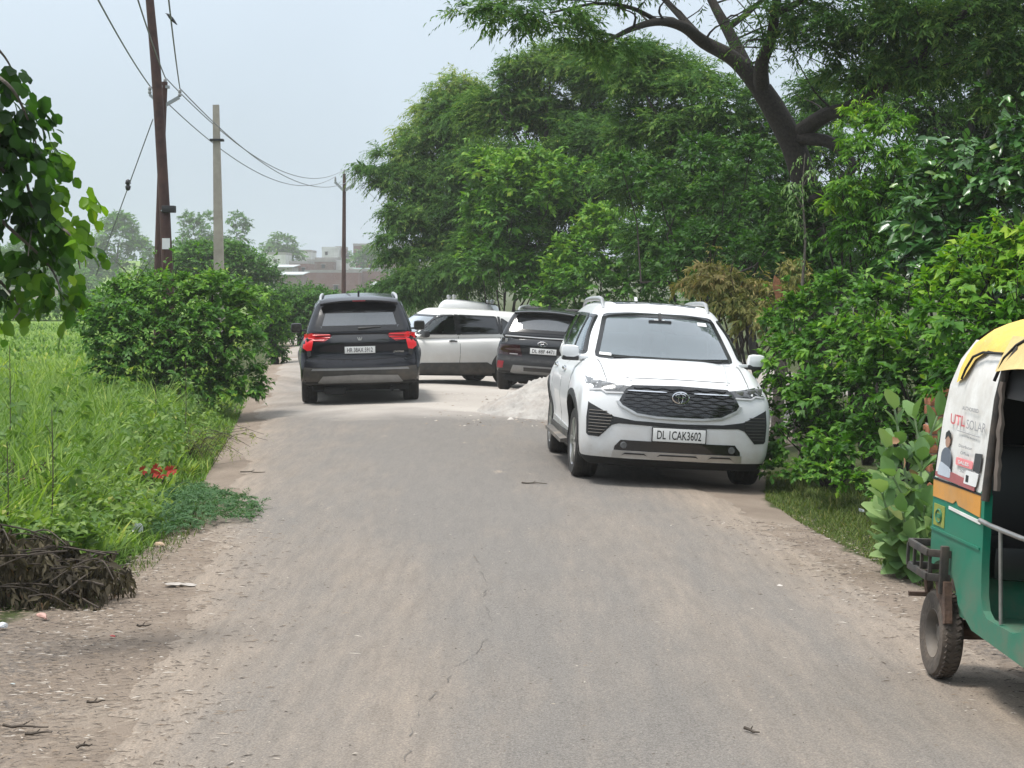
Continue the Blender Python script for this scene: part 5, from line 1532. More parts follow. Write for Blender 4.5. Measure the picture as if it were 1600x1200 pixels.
    vs = []; fs = []
    for i, p in enumerate(P):
        w = .001 + .002 * rg.random(); z = float(gz(p.x, p.y)) + .004
        vs += [(p.x - w, p.y, z), (p.x + w, p.y, z)]
        if i and (i // 4) % 2 != 1: fs.append((2*i-2, 2*i-1, 2*i+1, 2*i))
    me = bpy.data.meshes.new('road_crack'); me.from_pydata(vs, [], fs); me.materials.append(plain('crack_dark', (.125, .113, .10), .95)); tag(link('road_crack', me), kind='structure')

def debris():
    """straw, chips and grit on the road edges"""
    V = []; F = []; T = []
    rg = np.random.default_rng(21)
    def scatter(n, xf, yr, lw, hi, tint):
        y = rg.uniform(*yr, n); x = xf(y, n); z = gz(x, y)
        for i in range(n):
            a = rg.normal(0, .6); L = lw[0] * (.3 + rg.random() ** 2 * 1.4); w = lw[1] * (.5 + rg.random()); h = hi * (.4 + rg.random())
            d = np.array([math.cos(a), math.sin(a)]); s = np.array([-d[1], d[0]])
            b = len(V); c = np.array([x[i], y[i]])
            for q in (c - d * L - s * w, c + d * L - s * w * .4, c + d * L * .9 + s * w, c - d * L * .8 + s * w * .6): V.append((q[0], q[1], z[i] + .003))
            V.append((c[0], c[1], z[i] + .003 + h)); F.extend([(b, b+1, b+4), (b+1, b+2, b+4), (b+2, b+3, b+4), (b+3, b, b+4)]); T.extend([np.clip(tint + rg.normal(0, .28), 0, 1)] * 5)
    scatter(7500, lambda y, n: xl(y) + rg.normal(-.62, .50, n), (7.2, 15.5), (.022, .0028), .0035, .5)
    scatter(3000, lambda y, n: xr(y) + rg.normal(.25, .34, n), (8.0, 15.5), (.020, .0028), .0035, .5)
    scatter(900, lambda y, n: rg.uniform(-2.2, 2.4, n), (7.2, 16), (.008, .0025), .003, .5)
    scatter(300, lambda y, n: rg.uniform(-1.2, 2.2, n), (25, 33), (.02, .012), .012, .85)
    V = np.array(V); loops = np.array(F).ravel()
    m, nt, out = nodes_of('debris_mix'); a = N(nt, 'ShaderNodeAttribute', attribute_name='tint')
    b = N(nt, 'ShaderNodeBsdfPrincipled', {'Base Color': ramp(nt, a.outputs['Fac'], [(0, (.028, .022, .018)), (.4, (.09, .07, .055)), (.7, (.22, .165, .115)), (1, (.45, .41, .36))]), 'Roughness': .9}); nt.links.new(b.outputs[0], out.inputs[0])
    tag(link('loose_debris', fast_mesh('loose_debris', V, loops, np.full(len(F), 3), m, {'tint': np.array(T)})), 'scattered straw chips and grit along the road edges', 'debris', kind='stuff')

def world_and_camera(haze=0.0022):
    w = bpy.data.worlds.new('World'); SC.world = w; w.use_nodes = True
    nt = w.node_tree
    for n in list(nt.nodes): nt.nodes.remove(n)
    out = nt.nodes.new('ShaderNodeOutputWorld')
    sky = nt.nodes.new('ShaderNodeTexSky'); sky.sky_type = 'NISHITA'; sky.sun_disc = False
    sky.sun_elevation = math.radians(72); sky.sun_rotation = math.radians(SUN_ROT)
    sky.air_density = 1.0; sky.dust_density = 3.0; sky.ozone_density = 1.0
    mx = nt.nodes.new('ShaderNodeMix'); mx.data_type = 'RGBA'
    # thin even overcast over the clear sky
    tc = nt.nodes.new('ShaderNodeTexCoord')
    nz = N(nt, 'ShaderNodeTexNoise', {'Scale': 2.4, 'Detail': 4.0, 'Roughness': .5}); nt.links.new(tc.outputs['Generated'], nz.inputs['Vector'])
    cl = ramp(nt, nz.outputs['Fac'], [(.3, .88), (.7, 1.07)])
    # an overcast sky is brighter overhead than at the horizon
    gsep = N(nt, 'ShaderNodeSeparateXYZ'); nt.links.new(tc.outputs['Generated'], gsep.inputs[0])
    gr = nt.nodes.new('ShaderNodeMapRange'); gr.inputs['From Min'].default_value = 0.0; gr.inputs['From Max'].default_value = 0.75; nt.links.new(gsep.outputs[2], gr.inputs['Value'])
    gc = mixc(nt, gr.outputs[0], CLOUD_A, CLOUD_B)
    bl = nt.nodes.new('ShaderNodeMapRange'); bl.inputs['From Min'].default_value = -0.06; bl.inputs['From Max'].default_value = 0.0; nt.links.new(gsep.outputs[2], bl.inputs['Value'])
    gc = mixc(nt, bl.outputs[0], (.7, .62, .52), gc)   # the land beyond the modelled ground
    cl = mixc(nt, 1.0, gc, cl, 'MULTIPLY')
    mx.inputs[0].default_value = .90
    nt.links.new(sky.outputs[0], mx.inputs[6]); nt.links.new(cl, mx.inputs[7])
    sc_ = N(nt, 'ShaderNodeVectorMath', operation='SCALE'); nt.links.new(mx.outputs[2], sc_.inputs[0]); sc_.inputs['Scale'].default_value = 1.0
    bg = N(nt, 'ShaderNodeBackground', {'Strength': SKY_STR}); nt.links.new(sc_.outputs[0], bg.inputs['Color'])
    nt.links.new(bg.outputs[0], out.inputs[0])
    s = bpy.data.lights.new('sun', 'SUN'); s.energy = SUN_E; s.angle = math.radians(15); s.color = (1.0, .96, .90)
    so = bpy.data.objects.new('sun', s); COL.objects.link(so)
    el = math.radians(72); az = math.radians(SUN_ROT)
    d = Vector((math.sin(az) * math.cos(el), math.cos(az) * math.cos(el), math.sin(el)))
    so.rotation_euler = d.to_track_quat('Z', 'Y').to_euler()
    cam = bpy.data.cameras.new('camera'); co = bpy.data.objects.new('camera', cam); COL.objects.link(co)
    co.location = (0, 0, CAM_H); co.rotation_euler = (math.pi / 2, 0, 0)
    cam.sensor_width = 36; cam.lens = 36 * FPX / 1600; cam.shift_y = -(600 - HOR) / 1600
    cam.clip_start = .1; cam.clip_end = 2000
    SC.camera = co
    v = SC.view_settings
    SC.display_settings.display_device = 'sRGB'
    v.view_transform = 'Standard'; v.look = 'None'; v.gamma = 1; v.exposure = EXPOSURE; v.use_curve_mapping = False
    if haze:
        m, nt, out = nodes_of('haze_air')
        pv = N(nt, 'ShaderNodeVolumePrincipled', {'Color': (.97, .985, 1.0, 1), 'Density': haze, 'Anisotropy': .2})
        nt.links.new(pv.outputs[0], out.inputs['Volume'])
        b = MB(); b.box((0, 345, 8.5), (860, 740, 23))
        o = b.build('haze', m); o['kind'] = 'stuff'
    SC.cycles.use_denoising = True; SC.cycles.denoising_input_passes = 'RGB_ALBEDO_NORMAL'; SC.cycles.denoising_prefilter = 'ACCURATE'
    SC.cycles.max_bounces = 6; SC.cycles.diffuse_bounces = 3; SC.cycles.glossy_bounces = 3; SC.cycles.transparent_max_bounces = 12; SC.cycles.volume_bounces = 2; SC.cycles.transmission_bounces = 4
    SC.cycles.use_adaptive_sampling = True; SC.cycles.adaptive_threshold = .015
    SC.cycles.sample_clamp_indirect = 8
def plant_mats():
    # base colours of leaves: dark old leaf, middle, young tip
    M['lf_dark'] = leaf_mat('leaf_deep_green', (0.016, 0.054, 0.009), (0.038, 0.118, 0.016), (0.108, 0.224, 0.032))
    M['lf_mid'] = leaf_mat('leaf_green', (0.022, 0.069, 0.009), (0.057, 0.166, 0.018), (0.169, 0.325, 0.034))
    M['lf_bright'] = leaf_mat('leaf_bright_green', (.024, .085, .010), (.066, .190, .018), (.185, .350, .030), .35)
    M['lf_gloss'] = leaf_mat('leaf_glossy', (0.016, 0.058, 0.014), (0.038, 0.118, 0.025), (0.101, 0.230, 0.044), .2, .28, .6)
    M['lf_fine'] = leaf_mat('leaf_fine', (0.025, 0.066, 0.018), (0.069, 0.153, 0.037), (0.188, 0.289, 0.069), .35, .8, .08)
    M['lf_finey'] = leaf_mat('leaf_fine_yellow', (.040, .070, .018), (.085, .125, .030), (.190, .200, .050), .3, .6)
    M['lf_pale'] = leaf_mat('leaf_pale', (.085, .170, .060), (.155, .270, .095), (.275, .390, .160), .25, .55)
    M['lf_dry'] = leaf_mat('leaf_drying', (.080, .120, .030), (.250, .235, .075), (.460, .370, .170), .3, .7)
    M['lf_dead'] = leaf_mat('leaf_dead', (.016, .013, .009), (.055, .045, .028), (.150, .125, .075), .15, .8)
    M['lf_grass'] = leaf_mat('grass_blade', (.042, .088, .018), (.105, .200, .034), (.235, .340, .075), .35, .6)
    M['lf_ggrey'] = leaf_mat('leaf_grey_green', (.024, .066, .026), (.052, .125, .045), (.105, .195, .075), .25, .6)
    M['bark'] = bark_mat('bark_dark', (.030, .024, .020))
    M['bark_grey'] = bark_mat('bark_grey', (.14, .12, .10))
    M['twig'] = plain('twig_brown', (.062, .048, .036), .9, var=.3)

def big_tree():
    """the leaning old thorn tree behind the verge"""
    Y = 25.0
    org = at(1262, 640, Y); org.z = float(gz(org.x, org.y))
    r = tag(empty('thorn_tree', org), 'old thorn tree with a dark forked leaning trunk and fine feathery leaves, right of centre', 'tree')
    O = np.array(org)
    def A(px, py, y=Y): return np.array(at(px, py, y)) - O
    t = MB()
    limb(t, [np.array((0, 0, -.1)), A(1280, 520), A(1272, 420), A(1266, 330), A(1244, 240), A(1212, 175), A(1190, 140)], .21, .14, 12, 6)
    t.build('trunk', M['bark'], r, 60)
    L = [([A(1196, 150), A(1150, 95), A(1100, 66), A(1068, 42, 24.5), A(1030, 34, 24), A(990, 44, 23.4), A(945, 66, 22.8)], .12, .02),
         ([A(1100, 66), A(1062, 24, 25.4), A(1030, -10, 25.8), A(985, -60, 26)], .06, .025),
         ([A(1170, 112), A(1140, 52, 25.6), A(1115, 6, 26), A(1085, -60, 26.4), A(1050, -140, 27)], .10, .03),
         ([A(1190, 140), A(1190, 100, 24.6), A(1204, 62, 24.4), A(1214, 0, 24), A(1230, -90, 23.6)], .11, .04),
         ([A(1244, 212), A(1290, 180, 24.6), A(1330, 166, 24.2), A(1400, 120, 23.6), A(1470, 60, 23.2), A(1540, -20, 23)], .12, .03),
         ([A(1250, 216, 24.9), A(1296, 222, 24.6), A(1326, 248, 24.3), A(1330, 266, 24.2), A(1300, 292, 24.3), A(1262, 314, 24.4)], .09, .04),
         ([A(1030, 34, 24), A(985, 12, 23.6), A(930, 6, 23), A(860, 20, 22.5)], .035, .012),
         ([A(1134, 46, 25.6), A(1180, 10, 26), A(1250, -60, 26.4)], .05, .02),
         ([A(1214, 20, 24), A(1270, -10, 24), A(1340, -70, 24)], .05, .02)]
    ends = []
    for k, (pts, a, b) in enumerate(L):
        m = MB(); out = limb(m, pts, a, b, 8, 5)
        # side branches
        rg = random.Random(k)
        for i in range(4, len(out), 3):
            d = np.array((rg.gauss(0, 1), rg.gauss(0, 1), rg.gauss(.5, .6))); d /= np.linalg.norm(d)
            ln = rg.uniform(.5, 1.2); p0 = np.array(out[i]); p1 = p0 + d * ln * .5 + np.array((rg.gauss(0, .08), 0, .05)); p2 = p1 + d * ln * .6 + np.array((rg.gauss(0, .15), rg.gauss(0, .15), rg.gauss(0, .12)))
            if k != 5:
                limb(m, [p0, p1, p2], max(.010, a * .16), .005, 5, 3); ends.append(p2)
        m.build('branch', M['bark'], r, 60)
    lf = Leafy()
    # crown, hung in layers; sky shows between the limbs near the fork
    B = [(870, 30, 22.5, 62, 26), (800, 22, 22.2, 60, 20), (735, 14, 22, 30, 10), (930, -25, 23, 80, 32), (850, -60, 23, 90, 30), (1000, -50, 24, 80, 40), (960, 78, 22.8, 46, 14), (905, 60, 22.6, 36, 14), (1100, -60, 26, 110, 40),
         (1240, 20, 24, 60, 34), (1290, 60, 24, 60, 36), (1350, 30, 23.6, 80, 50), (1430, 60, 23.4, 80, 55), (1380, 110, 23.8, 70, 36), (1500, 30, 23, 90, 60), (1470, 120, 23.4, 60, 30), (1570, 90, 23, 70, 55), (1600, 20, 23, 80, 60), (1560, 160, 23, 50, 36), (1640, 150, 22.6, 70, 60),
         (1230, -70, 24, 100, 50), (1360, -80, 23.6, 110, 50), (1500, -80, 23, 110, 50), (1200, 60, 24.4, 36, 16), (1320, 120, 24.2, 40, 20), (1660, -60, 23, 90, 60)]
    for px, py, y, rx, rz in B:
        c = at(px, py, y); s = y / FPX
        feathery(lf, c, (rx * s, rx * s * 1.2, rz * s), dens=8 if py > -30 else 5.0, tint=.42, L=.095, W=.026, tw=.36, droop=.35)
    e = np.array(ends) + O
    if len(e):
        S = np.repeat(e, 3, 0); D = rdir(len(S)); lf.twigs(S, D, .45 * (.5 + RNG.random(len(S))), 12, .09, .020, .4, young=.2, droop=.5, spread=.8, upn=.6, start=.05)
    lf.build('crown', M['lf_fine'], 'quad', r, org)

def feather_tree(label, base, blobs, limbs, mat='lf_fine', dens=5.5, tint=.4, L=.16, W=.034, tw=.8, trunk=.16, droop=.3):
    px, Y = base
    org = at(px, 500, Y); org.z = float(gz(org.x, org.y)); O = np.array(org)
    r = tag(empty('feathery_tree', org), label, 'tree', 'fine-leaved trees beyond the junction')
    t = MB(); top = np.array(at(limbs[0][0], limbs[0][1], Y)) - O
    mid = top * .5 + np.array((.25, 0, 0))
    limb(t, [np.array((0, 0, -.1)), mid, top], trunk, trunk * .6, 9, 5); t.build('trunk', M['bark'], r, 60)
    for q in limbs[1:]:
        m = MB(); e = np.array(at(q[0], q[1], Y + (q[2] if len(q) > 2 else 0))) - O
        s = top * random.uniform(.72, .98); limb(m, [s, s + (e - s) * .45 + np.array((0, 0, .35)), e], trunk * .45, .02, 7, 5); m.build('branch', M['bark'], r, 60)
    lf = Leafy()
    for b in blobs:
        px, py, y, rx, rz = b[:5]; s = y / FPX
        feathery(lf, at(px, py, y), (rx * s, rx * s, rz * s), dens=dens, tint=(b[5] if len(b) > 5 else tint), L=L, W=W, tw=tw, droop=droop)
    lf.build('crown', M[mat], 'quad', r, org)

def right_side():
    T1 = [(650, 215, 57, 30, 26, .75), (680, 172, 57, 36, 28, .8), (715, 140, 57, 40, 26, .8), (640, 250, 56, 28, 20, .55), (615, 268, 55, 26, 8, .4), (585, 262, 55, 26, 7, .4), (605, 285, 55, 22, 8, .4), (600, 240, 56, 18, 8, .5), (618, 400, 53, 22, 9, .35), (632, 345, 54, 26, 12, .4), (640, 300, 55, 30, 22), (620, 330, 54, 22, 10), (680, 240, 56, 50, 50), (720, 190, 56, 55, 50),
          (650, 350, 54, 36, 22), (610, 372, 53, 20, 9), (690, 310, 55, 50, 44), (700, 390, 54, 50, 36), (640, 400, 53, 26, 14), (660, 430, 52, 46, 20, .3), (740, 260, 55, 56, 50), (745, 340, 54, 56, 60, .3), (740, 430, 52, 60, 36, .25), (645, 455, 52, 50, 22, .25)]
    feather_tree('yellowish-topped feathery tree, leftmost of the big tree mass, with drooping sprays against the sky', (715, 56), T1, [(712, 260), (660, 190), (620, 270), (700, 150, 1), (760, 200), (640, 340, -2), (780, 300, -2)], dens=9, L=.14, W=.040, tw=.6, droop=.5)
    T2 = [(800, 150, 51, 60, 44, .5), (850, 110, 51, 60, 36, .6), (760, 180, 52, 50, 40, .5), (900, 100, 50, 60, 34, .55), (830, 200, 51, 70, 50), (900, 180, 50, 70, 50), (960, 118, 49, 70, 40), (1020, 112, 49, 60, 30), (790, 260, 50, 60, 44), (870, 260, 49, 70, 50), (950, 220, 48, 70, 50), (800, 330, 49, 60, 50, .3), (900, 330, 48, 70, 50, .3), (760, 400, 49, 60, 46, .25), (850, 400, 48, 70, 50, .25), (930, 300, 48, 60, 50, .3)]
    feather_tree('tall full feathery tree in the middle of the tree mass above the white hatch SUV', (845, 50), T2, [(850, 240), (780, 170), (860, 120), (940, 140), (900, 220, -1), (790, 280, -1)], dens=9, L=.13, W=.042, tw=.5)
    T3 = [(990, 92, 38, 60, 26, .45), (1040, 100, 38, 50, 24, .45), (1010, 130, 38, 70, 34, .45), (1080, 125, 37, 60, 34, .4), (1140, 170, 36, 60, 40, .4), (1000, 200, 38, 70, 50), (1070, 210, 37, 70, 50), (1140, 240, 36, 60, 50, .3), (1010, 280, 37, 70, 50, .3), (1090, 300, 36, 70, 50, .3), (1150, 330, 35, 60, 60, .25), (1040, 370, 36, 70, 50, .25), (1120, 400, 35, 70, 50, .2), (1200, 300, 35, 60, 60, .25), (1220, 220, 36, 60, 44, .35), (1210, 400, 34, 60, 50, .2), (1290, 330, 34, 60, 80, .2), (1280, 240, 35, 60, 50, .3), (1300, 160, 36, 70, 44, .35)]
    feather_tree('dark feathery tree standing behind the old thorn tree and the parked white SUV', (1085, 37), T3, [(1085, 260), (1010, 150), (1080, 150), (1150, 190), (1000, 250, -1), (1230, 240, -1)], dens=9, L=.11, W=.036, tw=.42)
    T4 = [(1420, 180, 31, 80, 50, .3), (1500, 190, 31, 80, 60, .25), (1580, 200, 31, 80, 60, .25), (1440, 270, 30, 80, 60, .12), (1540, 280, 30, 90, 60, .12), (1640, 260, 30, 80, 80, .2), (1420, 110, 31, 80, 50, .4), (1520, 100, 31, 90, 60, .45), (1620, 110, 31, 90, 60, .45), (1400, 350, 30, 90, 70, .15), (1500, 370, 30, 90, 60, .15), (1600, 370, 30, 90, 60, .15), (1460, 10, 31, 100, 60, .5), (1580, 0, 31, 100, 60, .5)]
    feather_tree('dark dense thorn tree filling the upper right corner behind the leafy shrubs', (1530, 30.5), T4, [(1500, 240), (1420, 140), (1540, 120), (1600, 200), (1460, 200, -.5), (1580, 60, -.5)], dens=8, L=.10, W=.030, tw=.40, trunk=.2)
    kw = dict(dens=1.7)
    g = 'leafy shrubs along the right verge'
    shrub('leafy_bush', 'light green broad-leaved bush, tall and narrow, against the tree mass above the white hatch SUV', 'bush', tuple(at(800, 500, 49)[:2]),
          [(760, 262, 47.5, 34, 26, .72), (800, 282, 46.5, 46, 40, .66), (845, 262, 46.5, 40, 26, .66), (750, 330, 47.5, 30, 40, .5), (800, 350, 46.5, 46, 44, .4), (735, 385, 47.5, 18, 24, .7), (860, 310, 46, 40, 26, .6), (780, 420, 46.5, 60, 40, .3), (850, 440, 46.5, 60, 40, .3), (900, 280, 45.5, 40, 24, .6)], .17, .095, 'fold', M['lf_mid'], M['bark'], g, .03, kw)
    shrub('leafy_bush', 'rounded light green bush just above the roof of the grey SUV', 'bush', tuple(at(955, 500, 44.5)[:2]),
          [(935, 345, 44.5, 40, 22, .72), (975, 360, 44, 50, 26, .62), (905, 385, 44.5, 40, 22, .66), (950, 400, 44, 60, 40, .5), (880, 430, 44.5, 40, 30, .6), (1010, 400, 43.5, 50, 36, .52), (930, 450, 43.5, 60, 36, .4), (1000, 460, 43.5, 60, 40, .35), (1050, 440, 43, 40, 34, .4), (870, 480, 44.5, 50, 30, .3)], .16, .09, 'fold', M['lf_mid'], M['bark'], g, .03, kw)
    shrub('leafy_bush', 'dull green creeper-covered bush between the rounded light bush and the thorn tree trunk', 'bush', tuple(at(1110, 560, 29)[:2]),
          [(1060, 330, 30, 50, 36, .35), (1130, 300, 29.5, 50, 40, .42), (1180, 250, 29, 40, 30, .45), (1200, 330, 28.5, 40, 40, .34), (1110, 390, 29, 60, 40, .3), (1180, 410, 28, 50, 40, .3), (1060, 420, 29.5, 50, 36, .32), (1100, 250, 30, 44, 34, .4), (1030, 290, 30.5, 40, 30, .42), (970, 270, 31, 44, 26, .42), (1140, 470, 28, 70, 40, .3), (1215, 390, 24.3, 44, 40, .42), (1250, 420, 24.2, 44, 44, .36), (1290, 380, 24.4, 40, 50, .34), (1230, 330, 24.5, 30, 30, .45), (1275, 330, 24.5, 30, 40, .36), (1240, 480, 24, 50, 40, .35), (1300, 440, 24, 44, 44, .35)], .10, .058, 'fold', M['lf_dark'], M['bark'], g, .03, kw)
    shrub('drying_bush', 'cut branches with yellow and brown drying leaves above the white SUV roof', 'bush', tuple(at(1170, 600, 23.5)[:2]),
          [(1110, 425, 23.5, 36, 12, .55), (1090, 450, 23.4, 34, 14, .5), (1140, 446, 23.3, 40, 20, .3), (1185, 455, 23.2, 36, 20, .5), (1150, 480, 23, 46, 20, .25), (1215, 470, 23, 36, 24, .35), (1120, 440, 23.2, 30, 12, .6), (1190, 500, 22.8, 50, 26, .3), (1240, 440, 23.2, 24, 40, .3)], .085, .024, 'quad', M['lf_dry'], M['twig'], g, .025, dict(dens=2.0, droop=.7, tw=.7, K=12, spread=.7))
    # splintered stump
    o = at(1212, 620, 22.6); o.z = float(gz(o.x, o.y)); r = tag(empty('broken_stump', o), 'splintered stump with raw orange wood amid the drying branches', 'stump')
    m = MB(); O = np.array(o); A = lambda px, py, y: np.array(at(px, py, y)) - O
    limb(m, [np.array((0, 0, 0)), A(1222, 520, 22.6), A(1219, 462, 22.6)], .075, .06, 9, 5); m.build('bark', M['bark_grey'], r, 60)
    m = MB(); m.prism([(A(1209, 430, 22.6)[0], A(1209, 430, 22.6)[2]), (A(1216, 440, 22.6)[0], A(1216, 436, 22.6)[2]), (A(1221, 448, 22.6)[0], A(1221, 448, 22.6)[2]), (A(1225, 470, 22.6)[0], A(1225, 470, 22.6)[2]), (A(1212, 470, 22.6)[0], A(1212, 470, 22.6)[2]), (A(1206, 445, 22.6)[0], A(1206, 445, 22.6)[2])], 'y', -.075, -.05); m.build('split_wood', plain('raw_wood', (.30, .13, .06), .8, var=.35, vscale=25, bump=.4), r)
    # slender pale sapling
    o = at(1250, 620, 21.5); o.z = float(gz(o.x, o.y)); r = tag(empty('sapling', o), 'slender pale sapling with few drooping leaves before the dark trunk', 'sapling'); O = np.array(o)
    m = MB(); A = lambda px, py, y=21.5: np.array(at(px, py, y)) - O
    limb(m, [np.array((0, 0, 0)), A(1252, 480), A(1258, 380), A(1254, 300), A(1258, 240)], .022, .005, 6, 5); limb(m, [A(1257, 330), A(1240, 300), A(1232, 286)], .008, .003, 5); limb(m, [A(1255, 290), A(1266, 268)], .006, .003, 5); m.build('stem', M['bark_grey'], r, 60)
    lf = Leafy()
    for px, py, n in ((1258, 245, 7), (1266, 265, 9), (1240, 285, 10), (1246, 300, 6), (1262, 320, 5), (1236, 330, 5), (1256, 360, 5), (1240, 345, 4), (1250, 400, 6)):
        c = np.array(at(px, py, 21.5)); lf.twigs(np.repeat(c[None], n, 0), rdir(n) * np.array([1, 1, .4]) + np.array([0, 0, -.2]), .16 * np.ones(n), 5, .075, .026, .55, droop=.9)
    lf.build('foliage', M['lf_pale'], 'fold', r, o)
    # neem-like sapling, long leaflets
    o = at(1355, 640, 20.6)
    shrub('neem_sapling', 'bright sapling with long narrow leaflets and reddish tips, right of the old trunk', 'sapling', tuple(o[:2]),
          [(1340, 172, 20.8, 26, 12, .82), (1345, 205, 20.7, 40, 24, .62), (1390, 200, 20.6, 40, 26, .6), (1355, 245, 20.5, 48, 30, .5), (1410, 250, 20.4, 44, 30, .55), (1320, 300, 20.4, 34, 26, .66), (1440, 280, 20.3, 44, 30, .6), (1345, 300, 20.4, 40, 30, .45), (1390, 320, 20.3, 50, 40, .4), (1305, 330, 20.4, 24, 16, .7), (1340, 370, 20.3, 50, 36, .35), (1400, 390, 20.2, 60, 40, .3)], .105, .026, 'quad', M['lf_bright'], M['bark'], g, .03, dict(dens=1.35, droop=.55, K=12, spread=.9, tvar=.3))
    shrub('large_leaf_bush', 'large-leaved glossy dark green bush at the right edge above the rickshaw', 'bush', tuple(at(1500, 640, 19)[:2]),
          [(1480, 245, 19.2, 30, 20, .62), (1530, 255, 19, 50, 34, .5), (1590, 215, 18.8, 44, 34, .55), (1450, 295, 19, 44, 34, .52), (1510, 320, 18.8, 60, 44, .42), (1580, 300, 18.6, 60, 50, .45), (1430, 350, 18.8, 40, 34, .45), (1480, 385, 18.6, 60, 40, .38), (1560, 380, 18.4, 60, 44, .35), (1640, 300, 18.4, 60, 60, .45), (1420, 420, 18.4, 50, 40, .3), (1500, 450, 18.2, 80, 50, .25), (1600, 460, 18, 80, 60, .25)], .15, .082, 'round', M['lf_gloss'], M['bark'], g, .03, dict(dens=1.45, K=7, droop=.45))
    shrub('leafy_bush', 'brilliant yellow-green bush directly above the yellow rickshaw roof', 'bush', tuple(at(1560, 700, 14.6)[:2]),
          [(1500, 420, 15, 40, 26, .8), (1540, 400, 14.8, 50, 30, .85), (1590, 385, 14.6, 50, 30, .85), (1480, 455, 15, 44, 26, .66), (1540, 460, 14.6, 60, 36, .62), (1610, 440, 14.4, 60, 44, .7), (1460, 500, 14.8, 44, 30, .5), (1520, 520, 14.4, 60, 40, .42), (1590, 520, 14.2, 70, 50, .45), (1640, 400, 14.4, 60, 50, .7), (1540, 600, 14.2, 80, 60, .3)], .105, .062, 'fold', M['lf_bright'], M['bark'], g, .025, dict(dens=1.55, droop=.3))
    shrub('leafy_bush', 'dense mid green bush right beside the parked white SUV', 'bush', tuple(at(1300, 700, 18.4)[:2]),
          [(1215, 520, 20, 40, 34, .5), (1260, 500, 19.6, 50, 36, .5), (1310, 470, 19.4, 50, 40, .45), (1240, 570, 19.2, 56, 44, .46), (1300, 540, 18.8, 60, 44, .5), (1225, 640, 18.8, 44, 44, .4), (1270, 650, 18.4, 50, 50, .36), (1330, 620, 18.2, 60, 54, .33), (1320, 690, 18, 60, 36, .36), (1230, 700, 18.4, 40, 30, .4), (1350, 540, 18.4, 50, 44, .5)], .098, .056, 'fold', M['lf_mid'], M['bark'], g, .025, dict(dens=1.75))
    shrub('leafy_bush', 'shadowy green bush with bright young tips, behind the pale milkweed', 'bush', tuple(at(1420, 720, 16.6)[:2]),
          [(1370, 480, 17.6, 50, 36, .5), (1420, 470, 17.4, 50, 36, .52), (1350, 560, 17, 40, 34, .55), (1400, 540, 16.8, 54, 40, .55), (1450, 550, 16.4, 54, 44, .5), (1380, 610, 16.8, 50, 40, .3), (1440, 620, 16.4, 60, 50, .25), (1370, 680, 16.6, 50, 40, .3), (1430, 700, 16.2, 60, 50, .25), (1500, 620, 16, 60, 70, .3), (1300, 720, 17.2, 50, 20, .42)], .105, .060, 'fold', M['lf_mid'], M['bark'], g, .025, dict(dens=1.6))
    milkweed()
    # low leafy growth along the verge
    m_ = Leafy()
    for px, py, y, rx, rz, t in ((1215, 735, 18, 26, 12, .4), (1255, 738, 17.4, 30, 12, .5), (1300, 742, 16.8, 34, 14, .55), (1340, 755, 16.2, 30, 14, .55), (1375, 770, 15.6, 26, 16, .5), (1200, 715, 18.8, 20, 18, .35)):
        s = y / FPX; m_.blob(at(px, py, y), (rx * s, rx * s, rz * s), .07, .045, dens=2.0, tint=t)
    o = at(1290, 760, 16.8); o.z = float(gz(o.x, o.y)); r = tag(empty('low_plants', o), 'low leafy weeds at the foot of the right-hand bushes', 'weeds', kind='stuff')
    m_.build('leaves', M['lf_mid'], 'fold', r, o)

